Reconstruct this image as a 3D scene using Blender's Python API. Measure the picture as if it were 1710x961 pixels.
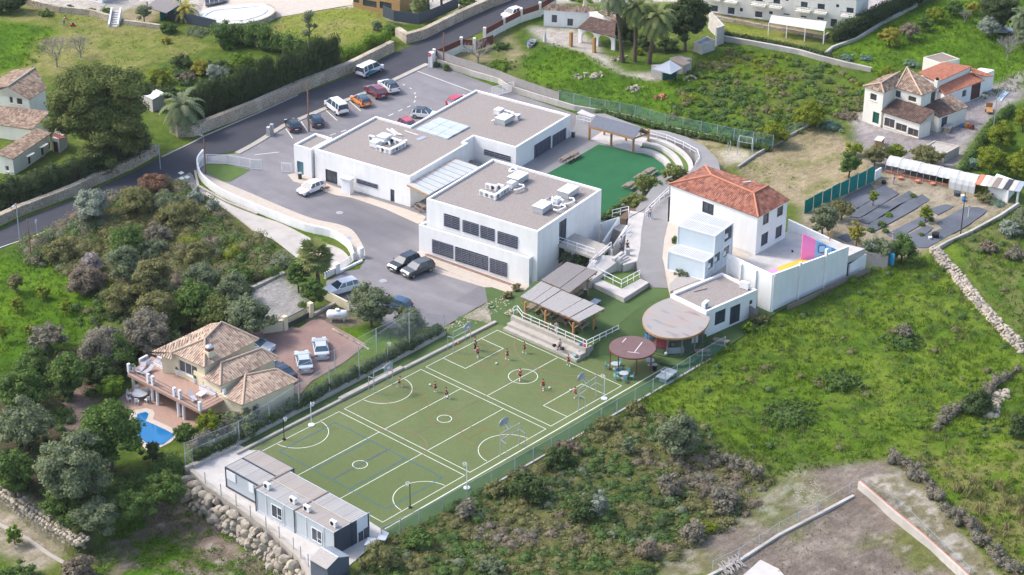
import bpy,math,random
import numpy as np
from mathutils import Vector,Matrix
for _o in list(bpy.data.objects):bpy.data.objects.remove(_o)
SC=bpy.context.scene
COL=SC.collection
FPX,YAW,PIT,ROL=3600.0,0.836275,0.479937,-0.010588
CAM=np.array([-133.162,-158.415,128.038])
def _rot():
 sy,cy,sp,cp=math.sin(YAW),math.cos(YAW),math.sin(PIT),math.cos(PIT)
 f=np.array([cp*sy,cp*cy,-sp]);r=np.array([cy,-sy,0.0]);d=np.cross(f,r)
 cr,sr=math.cos(ROL),math.sin(ROL)
 return np.array([cr*r + sr*d,-sr*r + cr*d,f])
RM=_rot()
_cd=bpy.data.cameras.new("camera");_co=bpy.data.objects.new("camera",_cd);COL.objects.link(_co)
_cd.sensor_width=36.0;_cd.lens=FPX/1710*36;_cd.clip_end=3000;_cd.clip_start=1
_m=Matrix.Identity(4)
for i in range(3):
 _m[i][0],_m[i][1],_m[i][2],_m[i][3]=RM[0][i],-RM[1][i],-RM[2][i],CAM[i]
_co.matrix_world=_m
SC.camera=_co
SUN_TO=Vector((-0.45,0.89,0.0)).normalized();ELEV=math.radians(46)
_w=bpy.data.worlds.new("World");SC.world=_w;_w.use_nodes=True
_nt=_w.node_tree;_sky=_nt.nodes.new('ShaderNodeTexSky');_sky.sky_type='NISHITA';_sky.sun_disc=False
_sky.sun_elevation=ELEV;_sky.sun_rotation=math.atan2(SUN_TO.x,SUN_TO.y)
_sky.air_density=1.0;_sky.dust_density=3.0;_sky.ozone_density=1.0
_bg=_nt.nodes['Background'];_bg.inputs[1].default_value=0.15
_nt.links.new(_sky.outputs[0],_bg.inputs[0])
_ld=bpy.data.lights.new("sun",'SUN');_ld.energy=1.3;_ld.angle=math.radians(8);_ld.color=(1.0,0.97,0.94)
_lo=bpy.data.objects.new("sun",_ld);COL.objects.link(_lo)
_dir=Vector((SUN_TO.x*math.cos(ELEV),SUN_TO.y*math.cos(ELEV),math.sin(ELEV)))
_lo.rotation_euler=_dir.to_track_quat('Z','Y').to_euler();_lo.location=(0,60,120)
SC.view_settings.view_transform='Standard';SC.view_settings.look='None'
SC.view_settings.exposure=1.22;SC.view_settings.gamma=1
SC.cycles.max_bounces=5;SC.cycles.diffuse_bounces=3;SC.cycles.transparent_max_bounces=12
def G(x,y,z=0.0):
 d=RM.T @ np.array([(x-855)/FPX,(y-480.5)/FPX,1.0]);t=(z-CAM[2])/d[2]
 p=CAM + t*d
 return Vector((p[0],p[1],z))
def Zm(ox,oy,s):
 return lambda x,y:(ox+x/s,oy+y/s)
def GP(pts,z=0.0):return [G(p[0],p[1],z) for p in pts]
rnd=random.Random(7)
RN=np.random.default_rng(5)
MATS={}
def lin(c):return tuple(c[:3]) + (1.0,)
def mat(name,c1,c2=None,scale=3.0,rough=0.9,bump=0.0,bscale=None,c3=None,detail=6,spec=0.3,metal=0.0,coat=0,speck=0):
 m=bpy.data.materials.new(name);m.use_nodes=True;MATS[name]=m
 nt=m.node_tree;N=nt.nodes;L=nt.links;b=N['Principled BSDF']
 b.inputs['Roughness'].default_value=rough;b.inputs['Specular IOR Level'].default_value=spec
 b.inputs['Metallic'].default_value=metal
 if coat:b.inputs['Coat Weight'].default_value=coat
 geo=N.new('ShaderNodeNewGeometry')
 c2=c2 or c1
 n=N.new('ShaderNodeTexNoise');n.inputs['Scale'].default_value=scale;n.inputs['Detail'].default_value=detail
 n.inputs['Roughness'].default_value=0.65
 L.new(geo.outputs['Position'],n.inputs['Vector'])
 r=N.new('ShaderNodeMapRange');r.inputs['From Min'].default_value=0.32;r.inputs['From Max'].default_value=0.68
 L.new(n.outputs['Fac'],r.inputs['Value'])
 mx=N.new('ShaderNodeMix');mx.data_type='RGBA';mx.inputs[6].default_value=lin(c1);mx.inputs[7].default_value=lin(c2)
 L.new(r.outputs[0],mx.inputs[0]);out=mx.outputs[2]
 if c3:
  n2=N.new('ShaderNodeTexNoise');n2.inputs['Scale'].default_value=scale*0.13;n2.inputs['Detail'].default_value=5
  L.new(geo.outputs['Position'],n2.inputs['Vector'])
  r2=N.new('ShaderNodeMapRange');r2.inputs['From Min'].default_value=0.45;r2.inputs['From Max'].default_value=0.65
  L.new(n2.outputs['Fac'],r2.inputs['Value'])
  m2=N.new('ShaderNodeMix');m2.data_type='RGBA';m2.inputs[7].default_value=lin(c3)
  L.new(out,m2.inputs[6]);L.new(r2.outputs[0],m2.inputs[0]);out=m2.outputs[2]
 if speck:
  n3=N.new('ShaderNodeTexNoise');n3.inputs['Scale'].default_value=9;n3.inputs['Detail'].default_value=4
  L.new(geo.outputs['Position'],n3.inputs['Vector'])
  r3=N.new('ShaderNodeMapRange');r3.inputs['From Min'].default_value=0.3;r3.inputs['From Max'].default_value=0.7
  r3.inputs['To Min'].default_value=1-speck;r3.inputs['To Max'].default_value=1+speck
  L.new(n3.outputs['Fac'],r3.inputs['Value'])
  v=N.new('ShaderNodeVectorMath');v.operation='SCALE';L.new(out,v.inputs[0]);L.new(r3.outputs[0],v.inputs['Scale'])
  out=v.outputs[0]
 if name in ('render_white','render_ivory','render_cream','yard_asphalt'):
  mp=N.new('ShaderNodeMapping');mp.inputs['Scale'].default_value=(1.3,1.3,.22) if name[0] == 'r' else (.5,.12,1);L.new(geo.outputs['Position'],mp.inputs[0]);n4=N.new('ShaderNodeTexNoise');n4.inputs['Scale'].default_value=1;n4.inputs['Detail'].default_value=5;L.new(mp.outputs[0],n4.inputs['Vector'])
  r4=N.new('ShaderNodeMapRange');r4.inputs['From Min'].default_value=.3;r4.inputs['From Max'].default_value=.62;r4.inputs['To Min'].default_value=.94 if name[0] == 'r' else .86;r4.inputs['To Max'].default_value=1.01;L.new(n4.outputs['Fac'],r4.inputs['Value'])
  v4=N.new('ShaderNodeVectorMath');v4.operation='SCALE';L.new(out,v4.inputs[0]);L.new(r4.outputs[0],v4.inputs['Scale']);out=v4.outputs[0]
 L.new(out,b.inputs['Base Color'])
 if bump:
  nb=N.new('ShaderNodeTexNoise');nb.inputs['Scale'].default_value=bscale or scale*4;nb.inputs['Detail'].default_value=4
  L.new(geo.outputs['Position'],nb.inputs['Vector'])
  bp=N.new('ShaderNodeBump');bp.inputs['Strength'].default_value=bump;bp.inputs['Distance'].default_value=0.1
  L.new(nb.outputs['Fac'],bp.inputs['Height']);L.new(bp.outputs[0],b.inputs['Normal'])
 return m
def M(n):return MATS[n]
class MB:
 def __init__(s):s.v=[];s.f=[];s.mi=[];s.uv={};s.m=0
 def add(s,vs,fs,uvs=None):
  o=len(s.v);s.v += [tuple(q) for q in vs]
  for k,f in enumerate(fs):
   if uvs:s.uv[len(s.f)]=uvs[k]
   s.f.append(tuple(i+o for i in f));s.mi.append(s.m)
 def box(s,c,d,rz=0.0,tilt=None):
  hx,hy,hz=d[0]/2,d[1]/2,d[2]/2
  R_=Matrix.Rotation(rz,3,'Z')
  if tilt is not None:R_=R_ @ tilt
  vs=[Vector(c) + R_ @ Vector((x,y,z)) for x,y,z in ((-hx,-hy,-hz),(hx,-hy,-hz),(hx,hy,-hz),(-hx,hy,-hz),(-hx,-hy,hz),(hx,-hy,hz),(hx,hy,hz),(-hx,hy,hz))]
  s.add(vs,[(0,3,2,1),(4,5,6,7),(0,1,5,4),(1,2,6,5),(2,3,7,6),(3,0,4,7)]);return s
 def bx(s,x0,x1,y0,y1,z0,z1):return s.box(((x0+x1)/2,(y0+y1)/2,(z0+z1)/2),(x1-x0,y1-y0,z1-z0))
 def prism(s,poly,z0,z1,top=True,bot=False,side=True):
  n=len(poly);P=[(p[0],p[1]) for p in poly]
  if area(P) < 0:P=P[::-1]
  f0=z0 if callable(z0) else (lambda x,y:z0)
  vs=[(x,y,f0(x,y)) for x,y in P] + [(x,y,z1) for x,y in P];fs=[]
  if side:fs += [(i,(i+1) % n,n+(i+1) % n,n+i) for i in range(n)]
  if top:fs.append(tuple(range(n,2*n)))
  if bot:fs.append(tuple(range(n-1,-1,-1)))
  s.add(vs,fs);return s
 def sheet(s,poly,z):
  P=[(p[0],p[1]) for p in poly]
  if area(P) < 0:P=P[::-1]
  s.add([(x,y,z) for x,y in P],[tuple(range(len(P)))]);return s
 def beam(s,a,b,w,h=None):
  a,b=Vector(a),Vector(b);d=b-a;L=d.length
  if L < 1e-6:return s
  q=d.to_track_quat('X','Z').to_matrix();h=h or w;c=(a+b)/2
  vs=[c + q @ Vector((x*L/2,y*w/2,z*h/2)) for x,y,z in ((-1,-1,-1),(1,-1,-1),(1,1,-1),(-1,1,-1),(-1,-1,1),(1,-1,1),(1,1,1),(-1,1,1))]
  s.add(vs,[(0,3,2,1),(4,5,6,7),(0,1,5,4),(1,2,6,5),(2,3,7,6),(3,0,4,7)]);return s
 def tube(s,pts,r,n=8,cap=True):
  pts=[Vector(p) for p in pts];rs=r if isinstance(r,(list,tuple)) else [r]*len(pts)
  o=[];up=None
  for i,p in enumerate(pts):
   t=(pts[min(i+1,len(pts)-1)]-pts[max(i-1,0)]).normalized()
   if up is None or abs(up.dot(t)) > .95:
    up=Vector((0,0,1)) if abs(t.z) < .9 else Vector((1,0,0))
   a=t.cross(up).normalized();b=a.cross(t)
   o += [p + a*math.cos(k*math.tau/n)*rs[i] + b*math.sin(k*math.tau/n)*rs[i] for k in range(n)]
  fs=[(i*n+k,i*n+(k+1) % n,(i+1)*n+(k+1) % n,(i+1)*n+k) for i in range(len(pts)-1) for k in range(n)]
  if cap:fs += [tuple(range(n-1,-1,-1)),tuple((len(pts)-1)*n+k for k in range(n))]
  s.add(o,fs);return s
 def disc(s,c,r,z0,z1,n=32,sx=1,sy=1,rz=0):
  P=[]
  for k in range(n):
   x,y=r*sx*math.cos(k*math.tau/n),r*sy*math.sin(k*math.tau/n)
   P.append((c[0]+x*math.cos(rz)-y*math.sin(rz),c[1]+x*math.sin(rz)+y*math.cos(rz)))
  return s.prism(P,z0,z1,bot=True)
 def ball(s,c,r,n=8,m=6,sz=1.0,jit=0):
  vs=[];c=Vector(c)
  for i in range(m+1):
   th=math.pi*i/m
   for k in range(n):
    j=1+rnd.uniform(-jit,jit)
    vs.append(c+Vector((r*j*math.sin(th)*math.cos(k*math.tau/n),r*j*math.sin(th)*math.sin(k*math.tau/n),r*j*sz*math.cos(th))))
  s.add(vs,[(i*n+k,(i+1)*n+k,(i+1)*n+(k+1) % n,i*n+(k+1) % n) for i in range(m) for k in range(n)]);return s
 def line(s,pts,w,z,closed=False):
  P=[Vector((p[0],p[1],0)) for p in pts];n=len(P)
  Lf,Rt=[],[]
  for i in range(n):
   if closed:a,b=P[i-1],P[(i+1) % n]
   else:a,b=P[max(i-1,0)],P[min(i+1,n-1)]
   p=P[i];d1=(p-a).normalized() if (p-a).length > 1e-6 else (b-p).normalized();d2=(b-p).normalized() if (b-p).length > 1e-6 else d1
   n1=Vector((-d1.y,d1.x,0));n2=Vector((-d2.y,d2.x,0));mm=(n1+n2).normalized();k=(w/2)/max(.4,mm.dot(n1))
   Lf.append((p.x+mm.x*k,p.y+mm.y*k,z));Rt.append((p.x-mm.x*k,p.y-mm.y*k,z))
  m=n if closed else n-1
  s.add(Lf+Rt,[(n+i,n+(i+1) % n,(i+1) % n,i) for i in range(m)]);return s
 def wall(s,pts,t,z0,z1,closed=False):
  P=[Vector((p[0],p[1],0)) for p in pts];n=len(P);Z1=z1 if isinstance(z1,(list,tuple)) else [z1]*n;Z0=z0 if isinstance(z0,(list,tuple)) else [z0]*n
  A,B,C_,D=[],[],[],[]
  for i in range(n):
   if closed:a,b=P[i-1],P[(i+1) % n]
   else:a,b=P[max(i-1,0)],P[min(i+1,n-1)]
   p=P[i];d1=(p-a).normalized() if (p-a).length > 1e-6 else (b-p).normalized();d2=(b-p).normalized() if (b-p).length > 1e-6 else d1
   n1=Vector((-d1.y,d1.x,0));n2=Vector((-d2.y,d2.x,0));mm=(n1+n2).normalized();k=(t/2)/max(.4,mm.dot(n1))
   l,r_=p+mm*k,p-mm*k
   A.append((l.x,l.y,Z0[i]));B.append((r_.x,r_.y,Z0[i]));C_.append((l.x,l.y,Z1[i]));D.append((r_.x,r_.y,Z1[i]))
  m=n if closed else n-1;fs=[]
  for i in range(m):
   j=(i+1) % n
   fs += [(2*n+i,3*n+i,3*n+j,2*n+j),(n+i,n+j,3*n+j,3*n+i),(j,i,2*n+i,2*n+j)]
  if not closed:fs += [(0,n,3*n,2*n),(n-1,2*n+n-1,3*n+n-1,n+n-1)]
  s.add(A+B+C_+D,fs);return s
 def build(s,name,mats,parent=None,label=None,smooth=False,kind=None,world=False):
  me=bpy.data.meshes.new(name)
  vs=s.v
  if world and parent is not None:
   inv=parent.matrix_basis.inverted();vs=[tuple(inv @ Vector(v)) for v in vs]
  me.from_pydata(vs,[],s.f)
  for m_ in (mats if isinstance(mats,(list,tuple)) else [mats]):me.materials.append(M(m_) if isinstance(m_,str) else m_)
  if any(s.mi):me.polygons.foreach_set('material_index',s.mi)
  if s.uv:
   ul=me.uv_layers.new(name='UVMap')
   for p in me.polygons:
    q=s.uv.get(p.index)
    if q:
     for k,li in enumerate(p.loop_indices):ul.data[li].uv=q[k]
  if smooth:me.polygons.foreach_set('use_smooth',[True]*len(me.polygons))
  o=bpy.data.objects.new(name,me);COL.objects.link(o)
  if parent is not None:o.parent=parent
  if label:o['label']=label
  if kind:o['kind']=kind
  return o
def area(P):return sum(P[i-1][0]*P[i][1]-P[i][0]*P[i-1][1] for i in range(len(P)))/2
def inset(P,d):
 n=len(P);out=[]
 for i in range(n):
  a,p,b=Vector(P[i-1][:2]),Vector(P[i][:2]),Vector(P[(i+1) % n][:2])
  d1,d2=(p-a).normalized(),(b-p).normalized();n1,n2=Vector((-d1.y,d1.x)),Vector((-d2.y,d2.x))
  m_=(n1+n2).normalized();k=d/max(.3,m_.dot(n1));q=p+m_*k;out.append((q.x,q.y))
 return out
ORD='first second third fourth fifth sixth seventh eighth ninth tenth eleventh twelfth thirteenth fourteenth fifteenth sixteenth seventeenth eighteenth nineteenth twentieth twenty-first twenty-second twenty-third twenty-fourth twenty-fifth last'.split()
def thing(name,label,cat,loc=(0,0,0),rz=0.0,group=None):
 o=bpy.data.objects.new(name,None);COL.objects.link(o);o.location=loc;o.rotation_euler=(0,0,rz)
 o.empty_display_size=.2;o['label']=label;o['category']=cat
 if group:o['group']=group
 o.matrix_basis=Matrix.Translation(Vector(loc)) @ Matrix.Rotation(rz,4,'Z')
 return o
def tag(o,label,cat,group=None):
 o['label']=label;o['category']=cat
 if group:o['group']=group
 return o
def structure(o):o['kind']='structure';return o
def dup(root,loc,rz=0.0,label=None,group=None):
 r=root.copy();COL.objects.link(r);r.matrix_basis=Matrix.Translation(Vector(loc)) @ Matrix.Rotation(rz,4,'Z')
 if label:r['label']=label
 if group:r['group']=group
 for ch in list(root.children):
  c=ch.copy();COL.objects.link(c);c.parent=r
  for g_ in list(ch.children):
   d=g_.copy();COL.objects.link(d);d.parent=c
 return r
mat('asphalt',(.055,.056,.068),(.066,.067,.08),.3,.95,.15,30,speck=.08,spec=.12,c3=(.06,.06,.068))
mat('yard_asphalt',(.20,.19,.20),(.245,.232,.238),.35,.93,.15,30,c3=(.155,.15,.16),speck=.10,spec=.15)
mat('side_asphalt',(.225,.215,.215),(.26,.25,.245),.5,.93,.1,30,c3=(.20,.195,.19))
mat('track_concrete',(.44,.405,.37),(.36,.33,.30),.8,.9,.1,10,c3=(.48,.45,.41))
mat('concrete',(.42,.385,.34),(.34,.31,.27),1.5,.9,.1,10)
mat('pale_concrete',(.52,.49,.46),(.43,.405,.38),.9,.9,.1,10)
mat('beige_slab',(.50,.435,.37),(.43,.37,.31),1.5,.85)
mat('white_paint',(.80,.80,.80),(.72,.72,.72),4,.8)
mat('line_paint',(.72,.74,.68),(.58,.62,.52),6,.8)
mat('red_line',(.26,.10,.05),(.20,.13,.05),3,.85)
mat('purple_line',(.24,.12,.11),(.20,.15,.09),3,.85)
mat('blue_line',(.02,.09,.20),(.04,.13,.18),3,.85)
mat('render_white',(.83,.82,.80),(.78,.77,.75),.7,.85,c3=(.75,.74,.71))
mat('render_old',(.52,.49,.45),(.42,.39,.355),1.2,.9,c3=(.34,.31,.275))
mat('render_cream',(.72,.64,.45),(.66,.58,.41),.8,.9)
mat('render_ivory',(.80,.765,.68),(.75,.715,.63),.8,.9)
mat('gravel_roof',(.255,.222,.205),(.305,.268,.247),6,.95,.5,25,speck=.22)
mat('turf',(.115,.142,.055),(.145,.17,.072),.25,.95,.2,40,c3=(.10,.13,.045),speck=.16)
mat('turf_dark',(.058,.10,.03),(.078,.125,.038),.4,.95,.2,40,speck=.07)
mat('turf_green',(.014,.098,.036),(.020,.118,.045),.5,.95,.2,40,speck=.06)
mat('turf_bright',(.08,.135,.03),(.105,.16,.035),.6,.95,.2,40,speck=.07)
mat('wood',(.42,.23,.09),(.33,.17,.065),4,.7)
mat('wood_grey',(.20,.155,.125),(.27,.215,.18),5,.85)
mat('wood_old',(.38,.35,.33),(.30,.28,.265),4,.9)
mat('reed',(.24,.22,.215),(.18,.165,.16),9,.95,.5,12,speck=.25)
mat('reed_light',(.34,.32,.31),(.27,.255,.25),7,.95,.5,12,speck=.2)
mat('metal',(.45,.47,.5),(.38,.40,.43),5,.45,spec=.5,metal=.6)
mat('galv',(.42,.45,.49),(.35,.38,.42),5,.5,metal=.3)
mat('metal_dark',(.04,.04,.045),(.06,.06,.065),5,.5)
mat('white_metal',(.74,.74,.76),None,5,.5)
mat('ac_white',(.74,.74,.74),(.66,.66,.66),5,.5)
mat('ac_grey',(.42,.43,.44),(.36,.37,.38),5,.6)
mat('stone',(.48,.40,.30),(.34,.28,.21),2.2,.95,.6,6,c3=(.55,.48,.38))
mat('boulder',(.42,.37,.295),(.26,.22,.18),1.4,.95,.7,4,c3=(.46,.39,.29))
mat('rust',(.20,.055,.035),(.14,.04,.03),3,.8)
mat('black',(.012,.012,.014),None,5,.6)
mat('tyre',(.02,.02,.022),None,5,.8)
mat('car_glass',(.03,.055,.08),(.05,.09,.12),.8,.08,spec=.8)
mat('glass_dark',(.03,.04,.055),(.06,.08,.10),1.2,.12,spec=.7)
mat('glass_teal',(.05,.14,.17),(.07,.2,.22),1.2,.15,spec=.7)
mat('slat_blue',(.17,.18,.235),None,5,.45)
mat('canopy',(.45,.48,.53),(.38,.42,.48),1.0,.35,spec=.5)
mat('canopy_dirty',(.50,.47,.45),(.42,.40,.38),2.0,.6)
mat('slate',(.085,.10,.135),(.11,.125,.16),2,.6)
mat('red_plastic',(.55,.02,.04),None,5,.5)
mat('blue_plastic',(.02,.16,.42),None,5,.5)
mat('teal_cloth',(.0,.17,.14),(.0,.22,.185),1.5,.9)
mat('pool_water',(.0,.12,.30),(.005,.15,.36),.8,.08,spec=.6)
mat('terracotta',(.38,.255,.20),(.32,.205,.16),2.5,.8)
mat('brick_paving',(.25,.165,.14),(.22,.14,.12),2.5,.9,c3=(.29,.195,.165),speck=.1)
mat('bark',(.13,.095,.07),(.09,.065,.05),5,.95)
mat('pole_wood',(.27,.15,.10),(.19,.11,.075),3,.9)
mat('skin',(.55,.32,.22),None,5,.7)
mat('hair',(.03,.02,.015),None,5,.8)
mat('shirt_red',(.42,.015,.05),None,5,.85)
mat('cloth_black',(.025,.025,.03),None,5,.9)
mat('cloth_white',(.7,.7,.72),None,5,.9)
mat('cloth_blue',(.08,.16,.32),None,5,.9)
mat('cloth_grey',(.28,.26,.28),(.5,.48,.5),12,.9)
mat('white_cloth',(.52,.52,.50),None,5,.9)
mat('weed_mat',(.075,.085,.105),(.10,.11,.13),1.3,.75,.4,4,c3=(.13,.14,.16))
mat('portable_wall',(.46,.50,.53),(.42,.46,.49),1,.5)
mat('container_wall',(.58,.65,.69),(.54,.61,.65),1,.5)
mat('portable_dark',(.045,.06,.08),(.055,.07,.09),2,.5)
mat('portable_roof',(.36,.335,.31),(.44,.415,.39),1.5,.7,c3=(.30,.275,.25))
mat('plum_roof',(.135,.08,.08),(.165,.10,.098),1.3,.8)
mat('pink_wall',(.80,.22,.50),None,2,.8)
mat('sky_wall',(.25,.47,.70),None,2,.8)
mat('azure_wall',(.03,.27,.50),None,2,.8)
mat('yellow_floor',(.80,.46,.06),(.72,.40,.05),2,.8)
mat('lilac_floor',(.62,.30,.52),None,2,.8)
mat('sand',(.5,.45,.36),(.42,.37,.29),2,.95,.2,10)
mat('patio',(.5,.44,.38),(.44,.38,.32),1.2,.85)
mat('door_brown',(.09,.035,.03),(.07,.03,.025),3,.7)
mat('door_green',(.01,.09,.06),None,3,.6)
mat('shutter_wood',(.45,.28,.12),(.36,.21,.08),6,.7)
mat('net_teal',(.10,.25,.25),None,3,.8)
def uvtile(name,cols,rib=.22,row=.42,strength=.8,rowdark=.5):
 m=bpy.data.materials.new(name);m.use_nodes=True;MATS[name]=m
 nt=m.node_tree;N=nt.nodes;L=nt.links;b=N['Principled BSDF'];b.inputs['Roughness'].default_value=.9
 b.inputs['Specular IOR Level'].default_value=.2
 uv=N.new('ShaderNodeUVMap');sep=N.new('ShaderNodeSeparateXYZ');L.new(uv.outputs[0],sep.inputs[0])
 def mth(op,a,v=None,bb=None):
  n=N.new('ShaderNodeMath');n.operation=op;L.new(a,n.inputs[0])
  if bb is not None:L.new(bb,n.inputs[1])
  elif v is not None:n.inputs[1].default_value=v
  return n.outputs[0]
 u=mth('DIVIDE',sep.outputs[0],rib);v=mth('DIVIDE',sep.outputs[1],row)
 fu,fv=mth('FLOOR',u),mth('FLOOR',v);cu,cv=mth('FRACT',u),mth('FRACT',v)
 cb=N.new('ShaderNodeCombineXYZ');L.new(fu,cb.inputs[0]);L.new(fv,cb.inputs[1])
 wn=N.new('ShaderNodeTexWhiteNoise');L.new(cb.outputs[0],wn.inputs['Vector'])
 geo=N.new('ShaderNodeNewGeometry');nz=N.new('ShaderNodeTexNoise');nz.inputs['Scale'].default_value=.6;nz.inputs['Detail'].default_value=4
 L.new(geo.outputs['Position'],nz.inputs['Vector'])
 s=mth('MULTIPLY',wn.outputs['Value'],1.0);s2=mth('MULTIPLY',nz.outputs['Fac'],.5);t=mth('ADD',s,bb=s2);t=mth('SUBTRACT',t,.25)
 cr=N.new('ShaderNodeValToRGB');el=cr.color_ramp.elements
 while len(el) < len(cols):el.new(.5)
 for i,c in enumerate(cols):el[i].position=i/(len(cols)-1);el[i].color=lin(c)
 L.new(t,cr.inputs[0])
 ch=mth('LESS_THAN',mth('ABSOLUTE',mth('SUBTRACT',cu,.5)),.22)
 mx=N.new('ShaderNodeMix');mx.data_type='RGBA';mx.blend_type='MULTIPLY';mx.inputs[7].default_value=(rowdark,rowdark*.95,rowdark*.9,1)
 L.new(ch,mx.inputs[0]);L.new(cr.outputs[0],mx.inputs[6]);L.new(mx.outputs[2],b.inputs['Base Color'])
 w=mth('MULTIPLY',cu,math.tau);w=mth('COSINE',w);h=mth('ADD',w,bb=mth('MULTIPLY',cv,-1.0))
 bp=N.new('ShaderNodeBump');bp.inputs['Strength'].default_value=strength;bp.inputs['Distance'].default_value=.05
 L.new(h,bp.inputs['Height']);L.new(bp.outputs[0],b.inputs['Normal'])
 return m
uvtile('tiles_tan',[(.27,.18,.145),(.38,.27,.21),(.47,.355,.27),(.55,.44,.33)],.30,.42,rowdark=.8)
uvtile('tiles_red',[(.17,.08,.06),(.31,.12,.085),(.38,.155,.105),(.43,.215,.15)],.25,.45,rowdark=.66)
uvtile('tiles_orange',[(.42,.16,.095),(.48,.19,.12),(.52,.22,.14)],.25,.45,rowdark=.8)
uvtile('tiles_old',[(.19,.13,.10),(.30,.21,.155),(.40,.29,.21),(.50,.39,.29)],.25,.45,rowdark=.6)
uvtile('tiles_dark',[(.09,.06,.05),(.14,.09,.075),(.19,.125,.10)],.25,.45,rowdark=.6)
uvtile('cor_panel',[(.28,.275,.275),(.33,.325,.32),(.36,.355,.35)],.3,8,rowdark=.93,strength=.3)
uvtile('cor_white',[(.50,.52,.53),(.55,.57,.57)],.3,8,rowdark=.8)
uvtile('cor_tan',[(.29,.265,.245),(.34,.31,.285)],.3,8,rowdark=.93,strength=.3)
def mesh_mat(name,col,alpha,cell=.12):
 m=bpy.data.materials.new(name);m.use_nodes=True;MATS[name]=m
 nt=m.node_tree;N=nt.nodes;L=nt.links;b=N['Principled BSDF'];b.inputs['Base Color'].default_value=lin(col);b.inputs['Roughness'].default_value=.8
 uv=N.new('ShaderNodeUVMap');sep=N.new('ShaderNodeSeparateXYZ');L.new(uv.outputs[0],sep.inputs[0])
 outs=[]
 for k in (0,1):
  d=N.new('ShaderNodeMath');d.operation='DIVIDE';L.new(sep.outputs[k],d.inputs[0]);d.inputs[1].default_value=cell
  f=N.new('ShaderNodeMath');f.operation='FRACT';L.new(d.outputs[0],f.inputs[0])
  g_=N.new('ShaderNodeMath');g_.operation='LESS_THAN';L.new(f.outputs[0],g_.inputs[0]);g_.inputs[1].default_value=1-math.sqrt(1-alpha);outs.append(g_.outputs[0])
 mx=N.new('ShaderNodeMath');mx.operation='MAXIMUM';L.new(outs[0],mx.inputs[0]);L.new(outs[1],mx.inputs[1])
 L.new(mx.outputs[0],b.inputs['Alpha'])
 return m
mesh_mat('chain_link',(.5,.53,.55),.13)
mesh_mat('chain_green',(.12,.28,.24),.34)
mesh_mat('ball_net',(.55,.57,.58),.11)
mesh_mat('shade_net',(.16,.30,.30),.5,.04)
mesh_mat('shade_net_light',(.35,.37,.38),.09,.04)
def leafmat(name,rough=.75):
 m=bpy.data.materials.new(name);m.use_nodes=True;MATS[name]=m
 nt=m.node_tree;N=nt.nodes;L=nt.links;b=N['Principled BSDF'];b.inputs['Roughness'].default_value=rough
 b.inputs['Specular IOR Level'].default_value=.25
 a=N.new('ShaderNodeAttribute');a.attribute_name='col';L.new(a.outputs['Color'],b.inputs['Base Color'])
 tr=N.new('ShaderNodeBsdfTranslucent');L.new(a.outputs['Color'],tr.inputs[0])
 ms=N.new('ShaderNodeMixShader');ms.inputs[0].default_value=.3
 L.new(b.outputs[0],ms.inputs[1]);L.new(tr.outputs[0],ms.inputs[2]);L.new(ms.outputs[0],N['Material Output'].inputs[0])
 return m
leafmat('leaf')
def green(C):
 g=np.clip((C[...,1]-(C[...,0]+C[...,2])/2)/np.maximum(C[...,1],1e-4)*1.6,0,1)[...,None];return C*.92*(1-g*np.array([.08,.02,.52]))
def fast_mesh(name,V,F,colr,material,parent=None,nper=4):
 me=bpy.data.meshes.new(name);nf=len(F)
 me.vertices.add(len(V));me.vertices.foreach_set('co',V.astype(np.float32).ravel())
 me.loops.add(nf*nper);me.loops.foreach_set('vertex_index',F.astype(np.int32).ravel())
 me.polygons.add(nf);me.polygons.foreach_set('loop_start',np.arange(0,nf*nper,nper,dtype=np.int32))
 if colr is not None:
  a=me.attributes.new('col','FLOAT_COLOR','FACE');c=np.ones((nf,4),np.float32);c[:,:3]=colr;a.data.foreach_set('color',c.ravel())
 me.materials.append(M(material));me.update(calc_edges=True)
 o=bpy.data.objects.new(name,me);COL.objects.link(o)
 if parent is not None:o.parent=parent
 return o
# ================================================================ flat ground surfaces
HARD=[]
def surf(name,px,z,material,base=0.0):
 P=[(v.x,v.y) for v in GP(px,z)];HARD.append(P)
 mb=MB().sheet(P,z) if base == 0 else MB().prism(P,base,z)
 return structure(mb.build(name,material))
def surfw(name,P,z,material,base=0.0):
 HARD.append(P);mb=MB().sheet(P,z) if base == 0 else MB().prism(P,base,z)
 return structure(mb.build(name,material))
def bez(px,n=4):
 out=[];P=[px[0]]+list(px)+[px[-1]]
 for i in range(1,len(P)-2):
  p0,p1,p2,p3=P[i-1:i+3]
  for k in range(n):
   t=k/n
   out.append(tuple(.5*((2*p1[j])+(-p0[j]+p2[j])*t+(2*p0[j]-5*p1[j]+4*p2[j]-p3[j])*t*t+(-p0[j]+3*p1[j]-3*p2[j]+p3[j])*t**3) for j in (0,1)))
 out.append(tuple(px[-1]));return out
ROAD_UP=[(-60,408),(0,385),(33,367.6),(76.5,351),(122,333),(163,314),(217,290),(270,263),(319,240),(341,228),(430,190),(497,159.5),(585,126),(659,89),(705,67),(770,36),(855,0),(900,-22),(960,-50)]
ROAD_LO=[(1010,-45),(960,-20),(905,4),(860,26),(805,52),(726,94),(713,105.5),(656.7,132.5),(615.6,151.8),(548.7,177.6),(474,208.4),(420,238),(392,252.8),(340,262),(331,268),(327,286),(318,296),(300,306),(250,310),(209,324),(176,336),(127,362),(86.7,380),(33,400.7),(0,416.5),(-60,440)]
surf('road',bez(ROAD_UP)+bez(ROAD_LO),.02,'asphalt')
TR_UP=[(322,292),(331,311),(377,339),(430,360),(471.5,374),(523,399.7),(566.7,415),(584,433),(575,446),(559,452)]
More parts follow.
